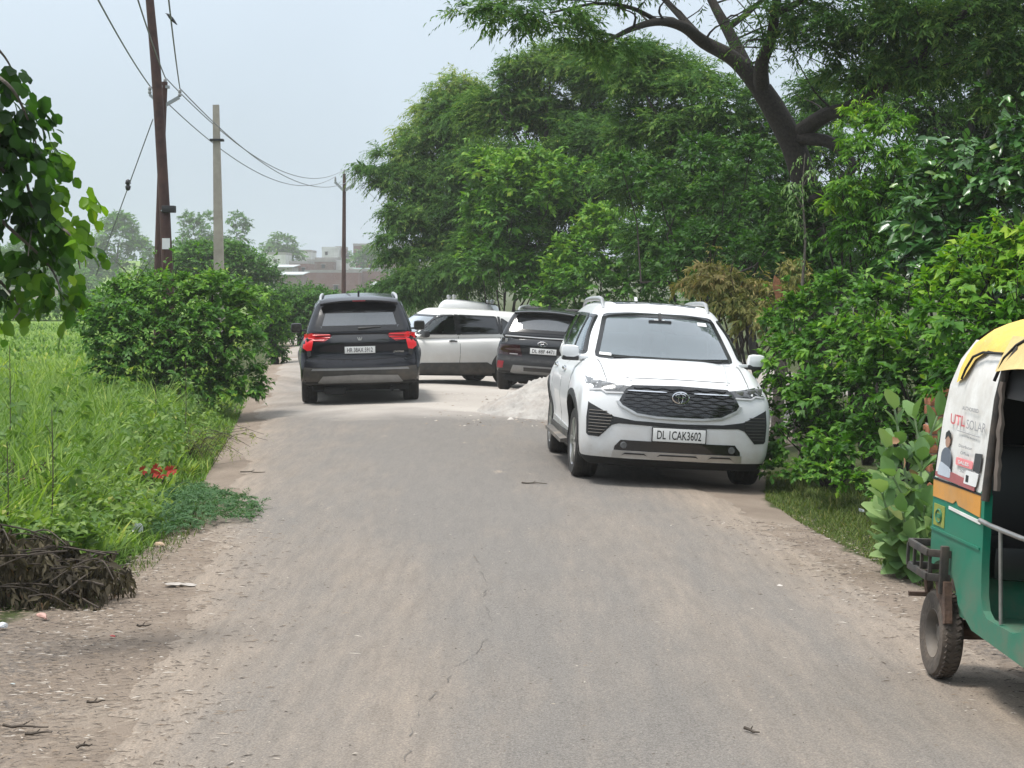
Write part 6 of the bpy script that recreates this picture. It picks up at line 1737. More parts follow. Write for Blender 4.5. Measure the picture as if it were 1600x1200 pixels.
def milkweed():
    """pale thick-leaved milkweed between the verge and the rickshaw"""
    o = at(1425, 860, 13.0); o.z = float(gz(o.x, o.y)); O = np.array(o)
    r = tag(empty('milkweed', o), 'pale grey-green milkweed plant with thick oval leaves left of the rickshaw', 'plant')
    P = []; D = []; Nn = []; Ls = []; Tn = []
    rg = np.random.default_rng(4)
    tips = [(1398, 640, 13.0), (1385, 700, 12.9), (1430, 655, 13.1), (1465, 650, 13.1), (1395, 745, 12.7), (1440, 720, 12.8), (1475, 700, 13), (1378, 770, 12.6), (1410, 800, 12.5), (1445, 790, 12.6), (1455, 830, 12.5), (1420, 840, 12.5), (1480, 760, 12.9)]
    for i, tp in enumerate(tips):
        e = np.array(at(*tp)) - O
        b = np.array((rg.normal(0, .07), rg.normal(0, .07), 0))
        m = MB(); out = limb(m, [b, b * .6 + e * .45 + np.array((rg.normal(0, .03), 0, .02)), e], .016, .007, 7, 5); m.build('stem', M['lf_pale_stem'], r, 60)
        n = len(out)
        for k, f in enumerate(np.linspace(.18, 1.0, 12)):
            p = out[int(f * (n - 1))]; ax = out[-1] - out[-3]; ax = ax / np.linalg.norm(ax)
            a0 = (k % 2) * 1.57 + rg.normal(0, .3)
            u = np.cross(ax, (0.3, .9, .1)); u /= np.linalg.norm(u); w = np.cross(ax, u)
            for s in (0, math.pi):
                lat = u * math.cos(a0 + s) + w * math.sin(a0 + s)
                d = lat * (1.0 if f < .9 else .6) + ax * (.35 + .9 * f ** 3) + rg.normal(0, .12, 3)
                P.append(p); D.append(d); Nn.append(ax * 1.0 - lat * .2 + np.array((0, -.25, .3)) + rg.normal(0, .15, 3)); Ls.append((.085 + .05 * rg.random()) * (1.15 - .35 * f)); Tn.append(np.clip(rg.normal(.45, .22), 0, 1))
    P = np.array(P); Ls = np.array(Ls)
    me = leaves_mesh('leaf_mass', P, np.array(D), np.array(Nn), Ls * 1.75, Ls * 1.15, 'round', M['lf_pale'], np.array(Tn)); me.shade_smooth()
    link('foliage', me, r)
    lf = [(1406, 690), (1412, 715), (1420, 735)]
    P = np.array([np.array(at(px, py, 12.85)) - O for px, py in lf for _ in range(1)])
    me = leaves_mesh('wilted', P, RNG.normal(size=(3, 3)) + np.array((0, 0, -.6)), RNG.normal(size=(3, 3)) + np.array((0, -1, 0)), .08, .05, 'round', plain('wilted_leaf', (.36, .20, .11), .7, var=.3), np.full(3, .5)); link('wilted_leaves', me, r)

def grass_mesh(name, x, y, h, w, tint, mat, lean=.35, lift=0.0):
    n = len(x); z = gz(x, y) - .02 + lift
    a = RNG.random(n) * 2 * math.pi; ln = lean * (.2 + RNG.random(n))
    D = np.stack([np.cos(a) * ln, np.sin(a) * ln, np.ones(n)], 1)
    Nn = np.stack([np.cos(a), np.sin(a), np.full(n, -.25)], 1) * -1 
    return leaves_mesh(name, np.stack([x, y, z], 1), D, Nn, h, w, 'blade', mat, tint)

def left_side():
    # tall grass verge
    n = 44000
    y = 12.6 + (40 - 12.6) * RNG.random(n) ** 1.25
    x0 = -.2667 * y - 1.2; x1 = left_verge(y) + .05
    x = x0 + (x1 - x0) * RNG.random(n)
    edge = (x1 - x)
    clump = .5 + .5 * wob(x, y, 2.1, 2) + .3 * wob(x, y, 6, 4)
    hh = (.16 + .50 * sstep(.05, 1.1, edge)) * (.55 + .7 * clump) * (.6 + .7 * RNG.random(n)) * (.55 + .45 * sstep(13, 16, y)) * (1 - .55 * sstep(22, 34, y)) * (1 - .75 * np.exp(-((x + 2.9) / .75) ** 2 - ((y - 17.6) / 1.6) ** 2))
    ok = hh > .06
    x, y, hh, clump = x[ok], y[ok], hh[ok], clump[ok]
    tn = np.clip(.30 + .34 * clump + RNG.normal(0, .15, len(x)), 0, 1)
    tag(link('tall_grass', grass_mesh('tall_grass', x, y, hh, .013 + .012 * RNG.random(len(x)), tn, M['lf_grass'], .55)), 'tall bright green grass filling the left verge', 'grass', kind='stuff')
    # arching tufts of broad grass
    nt_ = 950; ty = 13.2 + 22 * RNG.random(nt_) ** 1.4; tx1 = left_verge(ty) - .15; tx0 = -.2667 * ty - .8; tx = tx0 + (tx1 - tx0) * RNG.random(nt_)
    per = 34; x = np.repeat(tx, per) + RNG.normal(0, .045, nt_ * per); y = np.repeat(ty, per) + RNG.normal(0, .045, nt_ * per)
    hs = np.repeat(.32 + .50 * RNG.random(nt_) ** 1.3, per) * (.5 + .6 * RNG.random(nt_ * per)) * np.clip((left_verge(y) - x) / .9, .45, 1)
    tag(link('grass_tufts', grass_mesh('grass_tufts', x, y, hs, .022 + .020 * RNG.random(len(x)), np.clip(np.repeat(.35 + .5 * RNG.random(nt_), per) + RNG.normal(0, .12, len(x)), 0, 1), leaf_mat('tuft_blade', (.040, .085, .014), (.115, .212, .032), (.280, .385, .075), .4, .6), 1.15)), 'arching tufts of broad-bladed grass in the left verge', 'grass', kind='stuff')
    # broad-leaved weeds mixed in the grass
    lf = Leafy(); k = 620
    y = 13 + 20 * RNG.random(k) ** 1.5; x1 = left_verge(y) - .1; x = (-.2667 * y - .8) + (x1 + .2667 * y + .8) * RNG.random(k)
    for i in range(k):
        h = .12 + .42 * RNG.random(); z = float(gz(x[i], y[i]))
        m = 4
        S = np.array([(x[i], y[i], z + h * .4)]).repeat(m, 0) + RNG.normal(0, .04, (m, 3)); D = rdir(m) * np.array([1, 1, .3]) + np.array([0, 0, .9])
        lf.twigs(S, D, h * (.5 + .5 * RNG.random(m)), 6, .085, .052, .42 + .3 * RNG.random(), droop=.35)
    for i in range(130):   # taller leafy stalks
        yy = 13.4 + 15 * RNG.random() ** 1.3; xx = left_verge(yy) - .25 - 2.6 * RNG.random() ** 1.3; h = .45 + .45 * RNG.random(); z = float(gz(xx, yy)); q = 9
        t_ = np.linspace(.25, 1, q); S = np.stack([xx + .05 * np.sin(t_ * 5 + i), yy + 0 * t_, z + h * t_], 1); D = rdir(q) * np.array([1, 1, .3]) + np.array([0, 0, .3])
        lf.twigs(S, D, .16 * (1.3 - .6 * t_), 5, .095, .046, .38 + .25 * RNG.random(), droop=.5)
    o = Vector((-4, 18, float(gz(-4, 18)))); r = tag(empty('leafy_weeds', o), 'broad-leaved weeds mixed into the left verge grass', 'weeds', kind='stuff'); lf.build('leaves', leaf_mat('weed_leaf', (.040, .095, .018), (.100, .190, .040), (.235, .325, .085), .35), 'fold', r, o)
    n = 9000; y = 38 + 60 * RNG.random(n); x = -.27 * y - 2 + (xl(y) - 1.2 + .27 * y + 2) * RNG.random(n)
    tag(link('field_grass', grass_mesh('field_grass', x, y, (.07 + .12 * RNG.random(n)), .05 + .05 * RNG.random(n), np.clip(RNG.normal(.55, .2, n) + .3 * wob(x, y, .35, 2), 0, 1), M['lf_grass'], .6)), 'pale green crop in the field beyond the verge', 'crop', kind='stuff')
    # short grass on the right verge and at the road edges
    n = 16000
    y = 11.4 + 8.5 * RNG.random(n); x = right_verge(y) + .02 + .95 * RNG.random(n) ** 1.4
    h = (.035 + .07 * RNG.random(n)) * (.6 + .6 * sstep(0, .5, x - right_verge(y)))
    n2 = 5200; y2 = 11.5 + 5.5 * RNG.random(n2); x2 = left_verge(y2) + .30 - .9 * RNG.random(n2) ** .7
    X = np.concatenate([x, x2]); Yy = np.concatenate([y, y2]); H = np.concatenate([h, .03 + .06 * RNG.random(n2)])
    tag(link('short_grass', grass_mesh('short_grass', X, Yy, H, .006 + .005 * RNG.random(len(X)), np.clip(RNG.normal(.36, .2, len(X)), 0, 1), leaf_mat('short_grass', (.05, .075, .02), (.095, .145, .03), (.24, .22, .08), .3, .7), .9)), 'short grass creeping over the verge edges', 'grass', kind='stuff')
    # the big bush hiding the pole feet
    shrub('round_bush', 'big rounded leafy bush on the left verge hiding the feet of the poles', 'bush', (-5.0, 28.6),
          [(200, 480, 28.5, 60, 40, .5), (270, 465, 28.5, 60, 36, .56), (340, 465, 28.5, 60, 36, .56), (375, 490, 28.5, 40, 40, .5), (170, 530, 28.3, 50, 44, .42), (240, 530, 28, 70, 50, .40), (320, 530, 28, 70, 50, .38), (372, 550, 28, 40, 50, .42), (200, 580, 28, 60, 40, .3), (290, 590, 27.8, 70, 44, .26), (370, 605, 27.8, 50, 36, .34), (330, 450, 28.8, 40, 24, .6), (210, 450, 28.9, 36, 20, .6), (135, 500, 28.8, 30, 30, .45)], .110, .062, 'fold', M['lf_mid'], M['twig'], None, .03, dict(dens=1.7, droop=.35))
    # overhanging boughs of the nearest tree, its trunk out of the frame
    o = Vector((-4.1, 10.6, float(gz(-4.1, 10.6)))); O = np.array(o)
    r = tag(empty('roadside_tree', o), 'broad-leaved tree whose hanging boughs enter at the upper left edge', 'tree')
    t = MB(); limb(t, [np.array((0, 0, -.1)), np.array((.05, 0, 1.2)), np.array((-.05, .1, 2.4)), np.array((.1, 0, 3.4))], .13, .08, 10, 5); t.build('trunk', M['bark_grey'], r, 60)
    lf = Leafy()
    Yt = 10.2
    boughs = [[(-190, 120), (-60, 100), (10, 130), (45, 190), (66, 260)], [(-190, 160), (-40, 180), (30, 260), (50, 330), (44, 400)], [(-200, 260), (-60, 300), (30, 370), (80, 420), (100, 470)], [(-190, 200), (-30, 240), (60, 330), (112, 370), (125, 420)], [(-190, 40), (-60, 30), (0, 80), (25, 120)], [(-200, 330), (-70, 390), (0, 440), (30, 480), (20, 500)]]
    for q in boughs:
        pts = [np.array(at(px, py, Yt + .15 * math.sin(i * 2 + q[0][1]))) - O for i, (px, py) in enumerate(q)]
        m = MB(); out = limb(m, [np.array((.0, 0, 2.4 + random.random()))] + pts, .020, .003, 6, 5); m.build('bough', M['bark_grey'], r, 60)
    B = [(5, 120, 22, 24, .18), (30, 165, 30, 26, .18), (10, 190, 34, 30, .15), (50, 210, 26, 24, .25), (20, 240, 34, 30, .18), (60, 255, 24, 24, .3), (85, 235, 18, 20, .62), (15, 300, 34, 30, .15), (55, 305, 26, 24, .3), (95, 285, 16, 18, .7), (30, 345, 30, 24, .18), (70, 350, 26, 24, .35), (105, 340, 16, 22, .72), (40, 395, 30, 20, .22), (85, 395, 24, 20, .45), (115, 375, 18, 20, .66), (60, 430, 26, 18, .45), (100, 430, 22, 20, .5), (20, 440, 26, 14, .55), (80, 462, 22, 16, .55), (110, 470, 14, 16, .6), (8, 480, 14, 20, .5), (-40, 200, 50, 60, .2), (-60, 330, 50, 60, .2), (-50, 440, 40, 40, .3), (-90, 80, 60, 60, .25), (-120, 230, 60, 70, .25), (130, 305, 8, 10, .8)]
    for px, py, rx, rz, tn in B:
        c = np.array(at(px, py, Yt + RNG.normal(0, .12))); s = Yt / FPX
        k = max(3, int(rx * rz / 78)); S = c + rdir(k) * np.array([rx * s, .14, rz * s]) * .8
        lf.twigs(S, rdir(k) * np.array([1, .7, .5]) + np.array([.25, 0, -.25]), .13 * np.ones(k), 4, .098, .082, tn + RNG.normal(0, .06, k), young=.12, droop=.7, upn=.35, spread=.8)
    f = lf.build('foliage', leaf_mat('leaf_hanging', (.014, .042, .010), (.050, .135, .018), (.190, .340, .025), .55, .4), 'round', r, o)
    # grey-green mat of feathery seedlings at the road edge
    lf = Leafy()
    for k in range(380):
        a = RNG.random() * 6.283; q = RNG.random() ** .6 * (1 + .22 * math.sin(3 * a + 1)); px = 300 + 88 * q * math.cos(a) - 14 * (1 - q); py = 772 + 34 * q * math.sin(a)
        Yq = FPX * (CAM_H - .05) / (py - HOR + 8); x = (px - 800) / FPX * Yq; z = float(gz(x, Yq)); m = 5
        S = np.array([(x, Yq, z + .05 + .10 * (1 - q))]).repeat(m, 0); D = rdir(m) * np.array([1, 1, .3]) + np.array([0, 0, .35]); lf.twigs(S, D, .13 * (.6 + .7 * RNG.random(m)), 14, .030, .012, .45 + .2 * RNG.random(), droop=.4, spread=1.1)
    o = Vector((-2.8, 17.2, float(gz(-2.8, 17.2)))); r = tag(empty('seedling_mat', o), 'low grey-green mat of feathery seedlings spilling over the left road edge', 'ground cover'); lf.build('leaves', M['lf_ggrey'], 'quad', r, o)
    # wiry half-dry bush in the verge beside it
    lf = Leafy(); o = Vector((-3.55, 20.6, float(gz(-3.55, 20.6)))); r = tag(empty('wiry_bush', o), 'wiry half-dry bush of thin arching twigs at the left road edge', 'bush'); O = np.array(o)
    m = MB(); rg = random.Random(8)
    for k in range(60):
        a = rg.uniform(0, 6.283); L = rg.uniform(.25, .75); d = np.array((math.cos(a), math.sin(a) * .8, 0)); b = d * rg.uniform(0, .35)
        p1 = b + d * L * .4 + np.array((0, 0, L * .55)); p2 = b + d * L * 1.0 + np.array((0, 0, L * rg.uniform(.15, .7)))
        out = limb(m, [b, p1, p2], .005, .0018, 4, 4)
        S = np.array([out[i] for i in range(2, len(out))]) + O; lf.twigs(S, rdir(len(S)) + np.array([0, 0, .2]), .13 * np.ones(len(S)), 8, .035, .010, .55, droop=.4)
    m.build('twigs', M['twig'], r, 60, fix=False); lf.build('leaves', leaf_mat('leaf_olive', (.06, .085, .02), (.13, .17, .035), (.26, .28, .07), .3, .7), 'quad', r, o)
    dead_things()

def dead_things():
    # heap of cut dead brush
    o = Vector((-3.05, 11.9, float(gz(-3.05, 11.9)))); O = np.array(o); r = tag(empty('dead_brush_heap', o), 'heap of dead brown cut branches with curled leaves, lower left edge', 'brush heap')
    rg = random.Random(12); m = MB(); lf = Leafy()
    for k in range(120):
        cx = rg.uniform(-1.0, .62); top = .46 * (1 - ((cx + .35) / 1.05) ** 2) if cx < .3 else .20
        a = rg.gauss(0, .55); L = rg.uniform(.3, .8); b = np.array((cx, rg.uniform(-.42, .35), max(.03, top) * rg.uniform(.1, 1.0))); d = np.array((math.cos(a) * rg.choice((-1, 1, 1)), math.sin(a), rg.gauss(-.1, .18)))
        pts = [b - d * L * .4, b + np.array((0, 0, .05)), b + d * L * .45]; 
        for p in pts: p[2] = max(.01, p[2])
        if max(p[0] for p in pts) > .70: continue
        out = limb(m, pts, .007, .003, 5, 4)
        S = np.array(out[1:]) + O; lf.twigs(S, rdir(len(S)) * np.array([1, 1, .6]) + np.array([0, 0, -.35]), .12 * np.ones(len(S)), 10, .085, .032, .42 + .25 * rg.random(), young=.3, droop=.9, spread=.7, upn=.2)
    m.build('twigs', M['twig'], r, 60, fix=False); lf.build('dead_leaves', M['lf_dead'], 'fold', r, o)
    # withered plant standing in the grass at the left edge
    o = Vector((-3.95, 15.2, float(gz(-3.95, 15.2)))); O = np.array(o); r = tag(empty('withered_plant', o), 'withered brown plant standing in the grass at the left edge', 'plant'); m = MB(); lf = Leafy()
    for k in range(14):
        a = rg.uniform(0, 6.283); d = np.array((math.cos(a), math.sin(a), 0)); L = rg.uniform(.3, .6); out = limb(m, [d * .03, d * .12 + np.array((0, 0, L * .7)), d * .36 + np.array((0, 0, L))], .006, .002, 4, 4); S = np.array(out[3:]) + O
        lf.twigs(S, rdir(len(S)) + np.array([0, 0, -.8]), .14 * np.ones(len(S)), 7, .06, .018, .5, droop=.9)
    m.build('stems', M['twig'], r, 60, fix=False); lf.build('dead_leaves', M['lf_dead'], 'fold', r, o)
    for px, py0, py1, Y in ((78, 640, 800, 13.6), (8, 690, 790, 13.4), (287, 560, 690, 21.0), (12, 540, 640, 17), (240, 590, 660, 21.5)):
        b = at(px, py1, Y); b.z = float(gz(b.x, b.y)); t = at(px + 3, py0, Y); m = MB(); limb(m, [np.array((0, 0, 0)), np.array((t - b)) * .5 + np.array((.015, 0, 0)), np.array(t - b)], .006, .003, 5, 4)
        for k in range(4): 
            s = np.array(t - b) * (.45 + .13 * k); limb(m, [s, s + np.array((.05 * (-1) ** k, .02, .06))], .003, .0015, 4, 2)
        lab = {78: 'tall bare dark stalk just behind the dead brush heap', 8: 'bare dark stalk at the very left edge above the dead brush', 287: 'dry brown stalk standing before the big round bush', 12: 'thin dry stalk in the far grass at the left edge', 240: 'short dry stalk left of the one before the round bush'}[px]
        o = tag(m.build('dry_stalk', M['twig'], None, 60, loc=b), lab, 'stalk', 'dry stalks in the left verge')

def far_tree(label, px, Y, blobs, L=.55, W=.30, mat='lf_mid', dens=1.5, tint=.4, top=None, name='distant_tree', cat='tree', group='distant trees on the left'):
    k = 1.75 if Y > 120 else 1.0; Y = Y * k; L *= .62 * k; W *= .62 * k; dens *= 1.4
    org = at(px, 500, Y); org.z = float(gz(org.x, org.y)); O = np.array(org)
    r = tag(empty(name, org), label, cat, group)
    m = MB(); tp = np.array(at(*(blobs[0][:2]), Y)) - O
    limb(m, [np.array((0, 0, -.2)), tp * .5, tp], .012 * Y * .12 + .05, .05, 7, 4)
    for b in blobs[1:5]:
        e = np.array(at(b[0], b[1], Y)) - O; s = tp * .6; limb(m, [s, (s + e) / 2 + np.array((0, 0, .3)), e], .08, .03, 6, 4)
    m.build('trunk', M['bark'], r, 60)
    lf = Leafy()
    for b in blobs:
        s = Y / FPX; lf.blob(at(b[0], b[1], Y), (b[2] * s, b[2] * s, b[3] * s), L, W, dens=dens, tint=b[4] if len(b) > 4 else tint, K=7, droop=.3, tw=.55)
    lf.build('crown', M[mat], 'fold', r, org)

def distance():
    far_tree('hazy rounded tree far off, left of the rusty pole pair', 180, 185, [(185, 375, 34, 32), (215, 400, 26, 26), (150, 400, 28, 26), (190, 350, 24, 16), (240, 425, 26, 20), (160, 430, 40, 22), (120, 440, 36, 24)], .75, .42)
    far_tree('hazy tree far off with a sparse tall crown, between the two nearer poles', 300, 165, [(305, 370, 26, 26), (320, 345, 18, 14), (290, 345, 14, 12), (330, 385, 22, 22), (285, 395, 22, 24), (300, 420, 34, 22)], .62, .32, dens=.9)
    far_tree('hazy thin-crowned tree far off just right of the concrete pole', 372, 165, [(372, 370, 20, 20), (368, 345, 16, 14), (385, 355, 10, 12), (355, 390, 20, 18), (380, 395, 16, 16)], .55, .28, dens=.8)
    far_tree('dark green tree behind the concrete pole', 330, 85, [(330, 420, 50, 30, .3), (280, 430, 44, 30, .3), (380, 430, 44, 34, .28), (305, 400, 36, 20, .36), (360, 402, 34, 20, .36), (410, 455, 36, 40, .25), (250, 450, 36, 30, .3)], .28, .16)
    far_tree('distant tree at the left edge behind the field', 60, 150, [(60, 440, 50, 40), (10, 430, 44, 44), (110, 455, 40, 30), (40, 400, 30, 20)], .55, .3, tint=.35)
    far_tree('small round hazy tree on the skyline left of the far pole', 440, 230, [(440, 382, 20, 16), (425, 398, 22, 16), (455, 400, 22, 16), (440, 410, 30, 12)], .8, .45)
    far_tree('hazy tree among the houses right of the far pole', 580, 220, [(580, 402, 22, 14), (560, 410, 16, 10), (605, 408, 20, 14)], .75, .42)
    far_tree('faint bare tree on the skyline beside the far pole', 540, 262, [(540, 400, 12, 12), (530, 406, 10, 8)], .8, .35, dens=.6)
    far_tree('dark hedge bush at the bend left of the black SUV', 470, 62, [(470, 490, 40, 26, .3), (470, 520, 44, 18, .28), (435, 520, 26, 18, .28), (440, 480, 30, 30, .3), (500, 480, 34, 26, .28), (450, 505, 30, 18, .32)], .20, .11, name='hedge_bush', cat='bush', group='bushes at the road bend')
    far_tree('long bush at the bend behind the black SUV', 540, 88, [(520, 480, 40, 20, .3), (560, 500, 60, 14, .28), (570, 478, 40, 22, .3), (610, 470, 36, 30, .26), (480, 470, 36, 20, .3), (640, 460, 36, 34, .26)], .28, .15, name='hedge_bush', cat='bush', group='bushes at the road bend')
    far_tree('hedge bush running behind the green field', 170, 108, [(140, 482, 40, 16, .3), (190, 478, 44, 18, .3), (90, 486, 44, 14, .3), (30, 488, 44, 14, .3), (230, 474, 40, 22, .28)], .34, .19, name='hedge_bush', cat='bush', group='bushes at the road bend')
    for k, px in enumerate((1180, 1330, 1490, 1640)): far_tree(('dark hedge bush glimpsed behind the cut drying branches', 'dark hedge bush glimpsed behind the neem sapling', 'dark hedge bush glimpsed behind the large-leaved glossy bush', 'dark hedge bush at the far right edge behind the bright bush')[k], px, 58 + k, [(px - 40, 400, 60, 50, .2), (px + 40, 390, 60, 50, .2), (px, 350, 60, 50, .22), (px, 450, 80, 40, .2)], .26, .15, mat='lf_dark', name='hedge_bush', cat='bush', group='bushes behind the right verge')
    far_tree('bright leafy bush beside the road between the round bush and the bend', 430, 48, [(425, 500, 26, 30, .5), (422, 540, 24, 26, .35), (432, 556, 18, 14, .3), (410, 470, 22, 20, .55), (440, 520, 16, 20, .42)], .17, .10, name='hedge_bush', cat='bush', group='bushes at the road bend')

def unseen_belt_behind():
    """unseen tree belt behind the camera, added to darken reflections and block sky"""
    n = 26000; x = RNG.uniform(-34, 34, n); ok = (x < -5) | (x > 5); x = x[ok]; n = len(x)
    P = np.stack([x, -16 - 8 * RNG.random(n), 9.5 * RNG.random(n) ** .8 * (.75 + .25 * np.sin(x * .7))], 1)
    me = leaves_mesh('leaves', P, rdir(n), rdir(n), .75, .45, 'quad', M['lf_fine'], np.clip(RNG.normal(.4, .2, n), 0, 1))
    tag(link('unseen_tree_belt', me), 'unseen belt of trees added behind the viewer to darken reflections', 'wood', kind='stuff')
def poles():
    rust = plain('rusted_steel', (.055, .026, .022), .8, var=.35, vscale=6, bump=.3, bscale=25, dirt=(.11, .055, .04), dirt_amt=.6)
    galv = plain('galvanised', (.33, .35, .36), .5, .6)
    porc = plain('porcelain', (.30, .30, .30), .25, coat=.6)
    conc = plain('concrete', (.34, .31, .26), .9, var=.15, vscale=5, bump=.3, bscale=30)
    # leaning rusty rail pole, a second one behind it
    b = Vector((at(264, 470, 33.5).x, 33.5, 0)); b.z = float(gz(b.x, b.y))
    r = tag(empty('rusty_pole', b), 'thick rusty brown pole leaning left beside the big bush, with a white notice', 'pole', 'utility poles')
    B = np.array(b); A = lambda px, py, y=33.5: Vector(np.array(at(px, py, y)) - B)
    m = MB()
    P = [Vector((0.02, 0, -.2)), A(263, 450), A(258, 340), A(250, 200), A(243, 100), A(234, 0), A(229, -60), A(224, -110)]
    R = [.098, .098, .094, .092, .085, .072, .066, .06]
    m.tube(P, R, 12); m.build('shaft', rust, r, 60)
    m = MB(); c = A(261, 381); m.box(c + Vector((0, -.10, 0)), (.135, .012, .19)); m.build('notice', M['plate'], r)
    m = MB(); c = A(262, 327); m.box(c + Vector((.03, -.04, 0)), (.22, .20, .12), None, .01); m.build('clamp_box', M['trim'], r)
    m = MB(); m.tube([c + Vector((.12 * math.cos(a), .12 * math.sin(a), .035 * math.cos(a))) for a in np.linspace(0, 6.283, 17)], .014, 6); m.build('clamp_band', galv, r)
    b2 = Vector((at(245, 470, 35).x, 35, 0)); b2.z = float(gz(b2.x, b2.y)); B2 = np.array(b2); A2 = lambda px, py, y=35: Vector(np.array(at(px, py, y)) - B2)
    r2 = tag(empty('bracket_pole', b2), 'thinner rusty pole behind the leaning one, carrying the wire bracket', 'pole', 'utility poles')
    m = MB(); m.tube([Vector((0, 0, -.2)), A2(247, 400), A2(252, 250), A2(257, 128)], [.07, .066, .062, .058], 10); m.build('shaft', rust, r2, 60)
    tips = {}
    m = MB(); m.bar(A2(252, 168), A2(280, 152), .06, .06); m.bar(A2(256, 168), A2(234, 148), .05, .05); m.box(A2(257, 136), (.18, .10, .05)); m.build('bracket', galv, r2)
    for nm, q in (('a', (234, 146)), ('b', (258, 133)), ('c', (281, 150))):
        t = A2(*q); m = MB(); m.lathe([(.012, -.02), (.03, .0), (.035, .03), (.022, .05), (.034, .07), (.03, .10), (.018, .13), (1e-3, .135)], t, 'z', 12); m.build('insulator', porc, r2, 60); tips[nm] = Vector(t) + b2 + Vector((0, 0, .14))
    # concrete pole
    b3 = Vector((at(343, 470, 40).x, 40, 0)); b3.z = float(gz(b3.x, b3.y)); B3 = np.array(b3); A3 = lambda px, py: Vector(np.array(at(px, py, 40)) - B3)
    r3 = tag(empty('concrete_pole', b3), 'pale tapered concrete pole without wires, right of the rusty pair', 'pole', 'utility poles')
    m = MB(); q = [A3(343, 560), A3(342.5, 435), A3(337.5, 164)]
    m.tube(q, [.155, .14, .085], 4); me = m.build('shaft', conc, r3, 20)
    m = MB(); c = A3(339, 219); m.box(c, (.27, .24, .045)); m.build('collar', M['trim'], r3)
    # far pole with a V bracket
    Yf = 76; b4 = Vector((at(538, 470, Yf).x, Yf, 0)); b4.z = float(gz(b4.x, b4.y)); B4 = np.array(b4); A4 = lambda px, py: Vector(np.array(at(px, py, Yf)) - B4)
    r4 = tag(empty('wire_pole', b4), 'far slender rusty pole with a V-shaped bracket, rising behind the black SUV', 'pole', 'utility poles')
    m = MB(); m.tube([Vector((0, 0, -.2)), A4(537, 460), A4(538, 272)], [.10, .09, .065], 10); m.build('shaft', rust, r4, 60)
    m = MB(); m.bar(A4(537, 298), A4(523, 284), .10, .10); m.bar(A4(539, 298), A4(555, 286), .10, .10); m.box(A4(538, 275), (.16, .1, .05)); m.build('bracket', galv, r4)
    f = {}
    for nm, q in (('a', (524, 283)), ('b', (538, 272)), ('c', (554, 285))):
        t = A4(*q); m = MB(); m.lathe([(.015, -.02), (.04, 0), (.045, .05), (.03, .08), (.04, .10), (.02, .17), (1e-3, .18)], t, 'z', 10); m.build('insulator', porc, r4, 60); f[nm] = Vector(t) + b4 + Vector((0, 0, .18))
    wire = plain('wire_grey', (.20, .21, .22), .6)
    def cat_(a, b, sag, n=40): return [a.lerp(b, t) - Vector((0, 0, sag * 4 * t * (1 - t))) for t in np.linspace(0, 1, n)]
    labs = {'a': 'left', 'b': 'middle', 'c': 'right'}
    def wob_(nm, a, b, sag, label, rad=.011):
        m = MB(); m.tube([p - a for p in cat_(a, b, sag)], rad, 5); return tag(m.build('power_wire', wire, None, 60, loc=a), label, 'wire', 'overhead wires')
    # ends at the next pole, which stands behind the camera
    back = {'a': Vector((-.55, -8, 6.0)), 'b': Vector((.15, -8, 6.3)), 'c': Vector((.95, -8, 6.0))}
    for k in 'abc':
        wob_(k, tips[k], back[k], .55, f'{labs[k]} wire of the three rising from the near bracket towards the camera')
        wob_(k, tips[k], f[k], .95, {'a': 'lowest wire', 'b': 'middle wire', 'c': 'upper wire'}[k] + ' of the three sagging from the near bracket to the far pole')
    e = at(700, 395, 95)
    wob_('d', f['c'], e, .3, 'thin wire running down from the far pole into the feathery tree', .009)
    wob_('d', f['b'], at(730, 360, 100), .3, 'upper thin wire running from the far pole into the feathery tree', .009)
    # stay wire with its insulator
    a = Vector(at(239, 186, 34)); g = at(150, 430, 38); m = MB(); m.tube([Vector((0, 0, 0)), g - a], .010, 5); st = tag(m.build('stay_wire', wire, None, loc=a), 'slanting stay wire running down left from the rusty pole', 'wire')
    m = MB(); p = Vector(at(200, 289, 35.6)) - a; m.lathe([(1e-3, -.11), (.04, -.09), (.055, -.03), (.03, 0), (.055, .03), (.04, .09), (1e-3, .11)], p, 'z', 10); m.build('stay_insulator', M['trim'], st, 60)
    # bird on the right-hand wire
    P = cat_(tips['c'], back['c'], .55); p = min(P, key=lambda q: abs(HOR - FPX * (q.z - CAM_H) / max(q.y, .1) - 39) if q.y > 5 else 1e9)
    bm_ = bpy.data.materials.get('bird_dark') or plain('bird_dark', (.018, .020, .022), .6)
    rb = tag(empty('bird', p), 'small dark bird perched on the wire near the top of the frame', 'bird')
    m = MB(); m.tube([(-.085, 0, .125), (-.075, 0, .115), (-.05, 0, .095), (-.02, 0, .06), (.02, 0, .015), (.06, 0, -.03), (.10, 0, -.075), (.125, 0, -.10)], [.004, .020, .026, .034, .038, .028, .016, .008], 10); m.tube([(-.085, 0, .122), (-.118, 0, .128)], [.009, .002], 6); m.build('plumage', bm_, rb, 60); rb.scale = (.62, .62, .62)
    m = MB(); m.tube([(0, -.015, .02), (-.01, -.015, -.005)], .004, 5); m.tube([(0, .015, .02), (-.01, .015, -.005)], .004, 5); m.build('feet', bm_, rb)

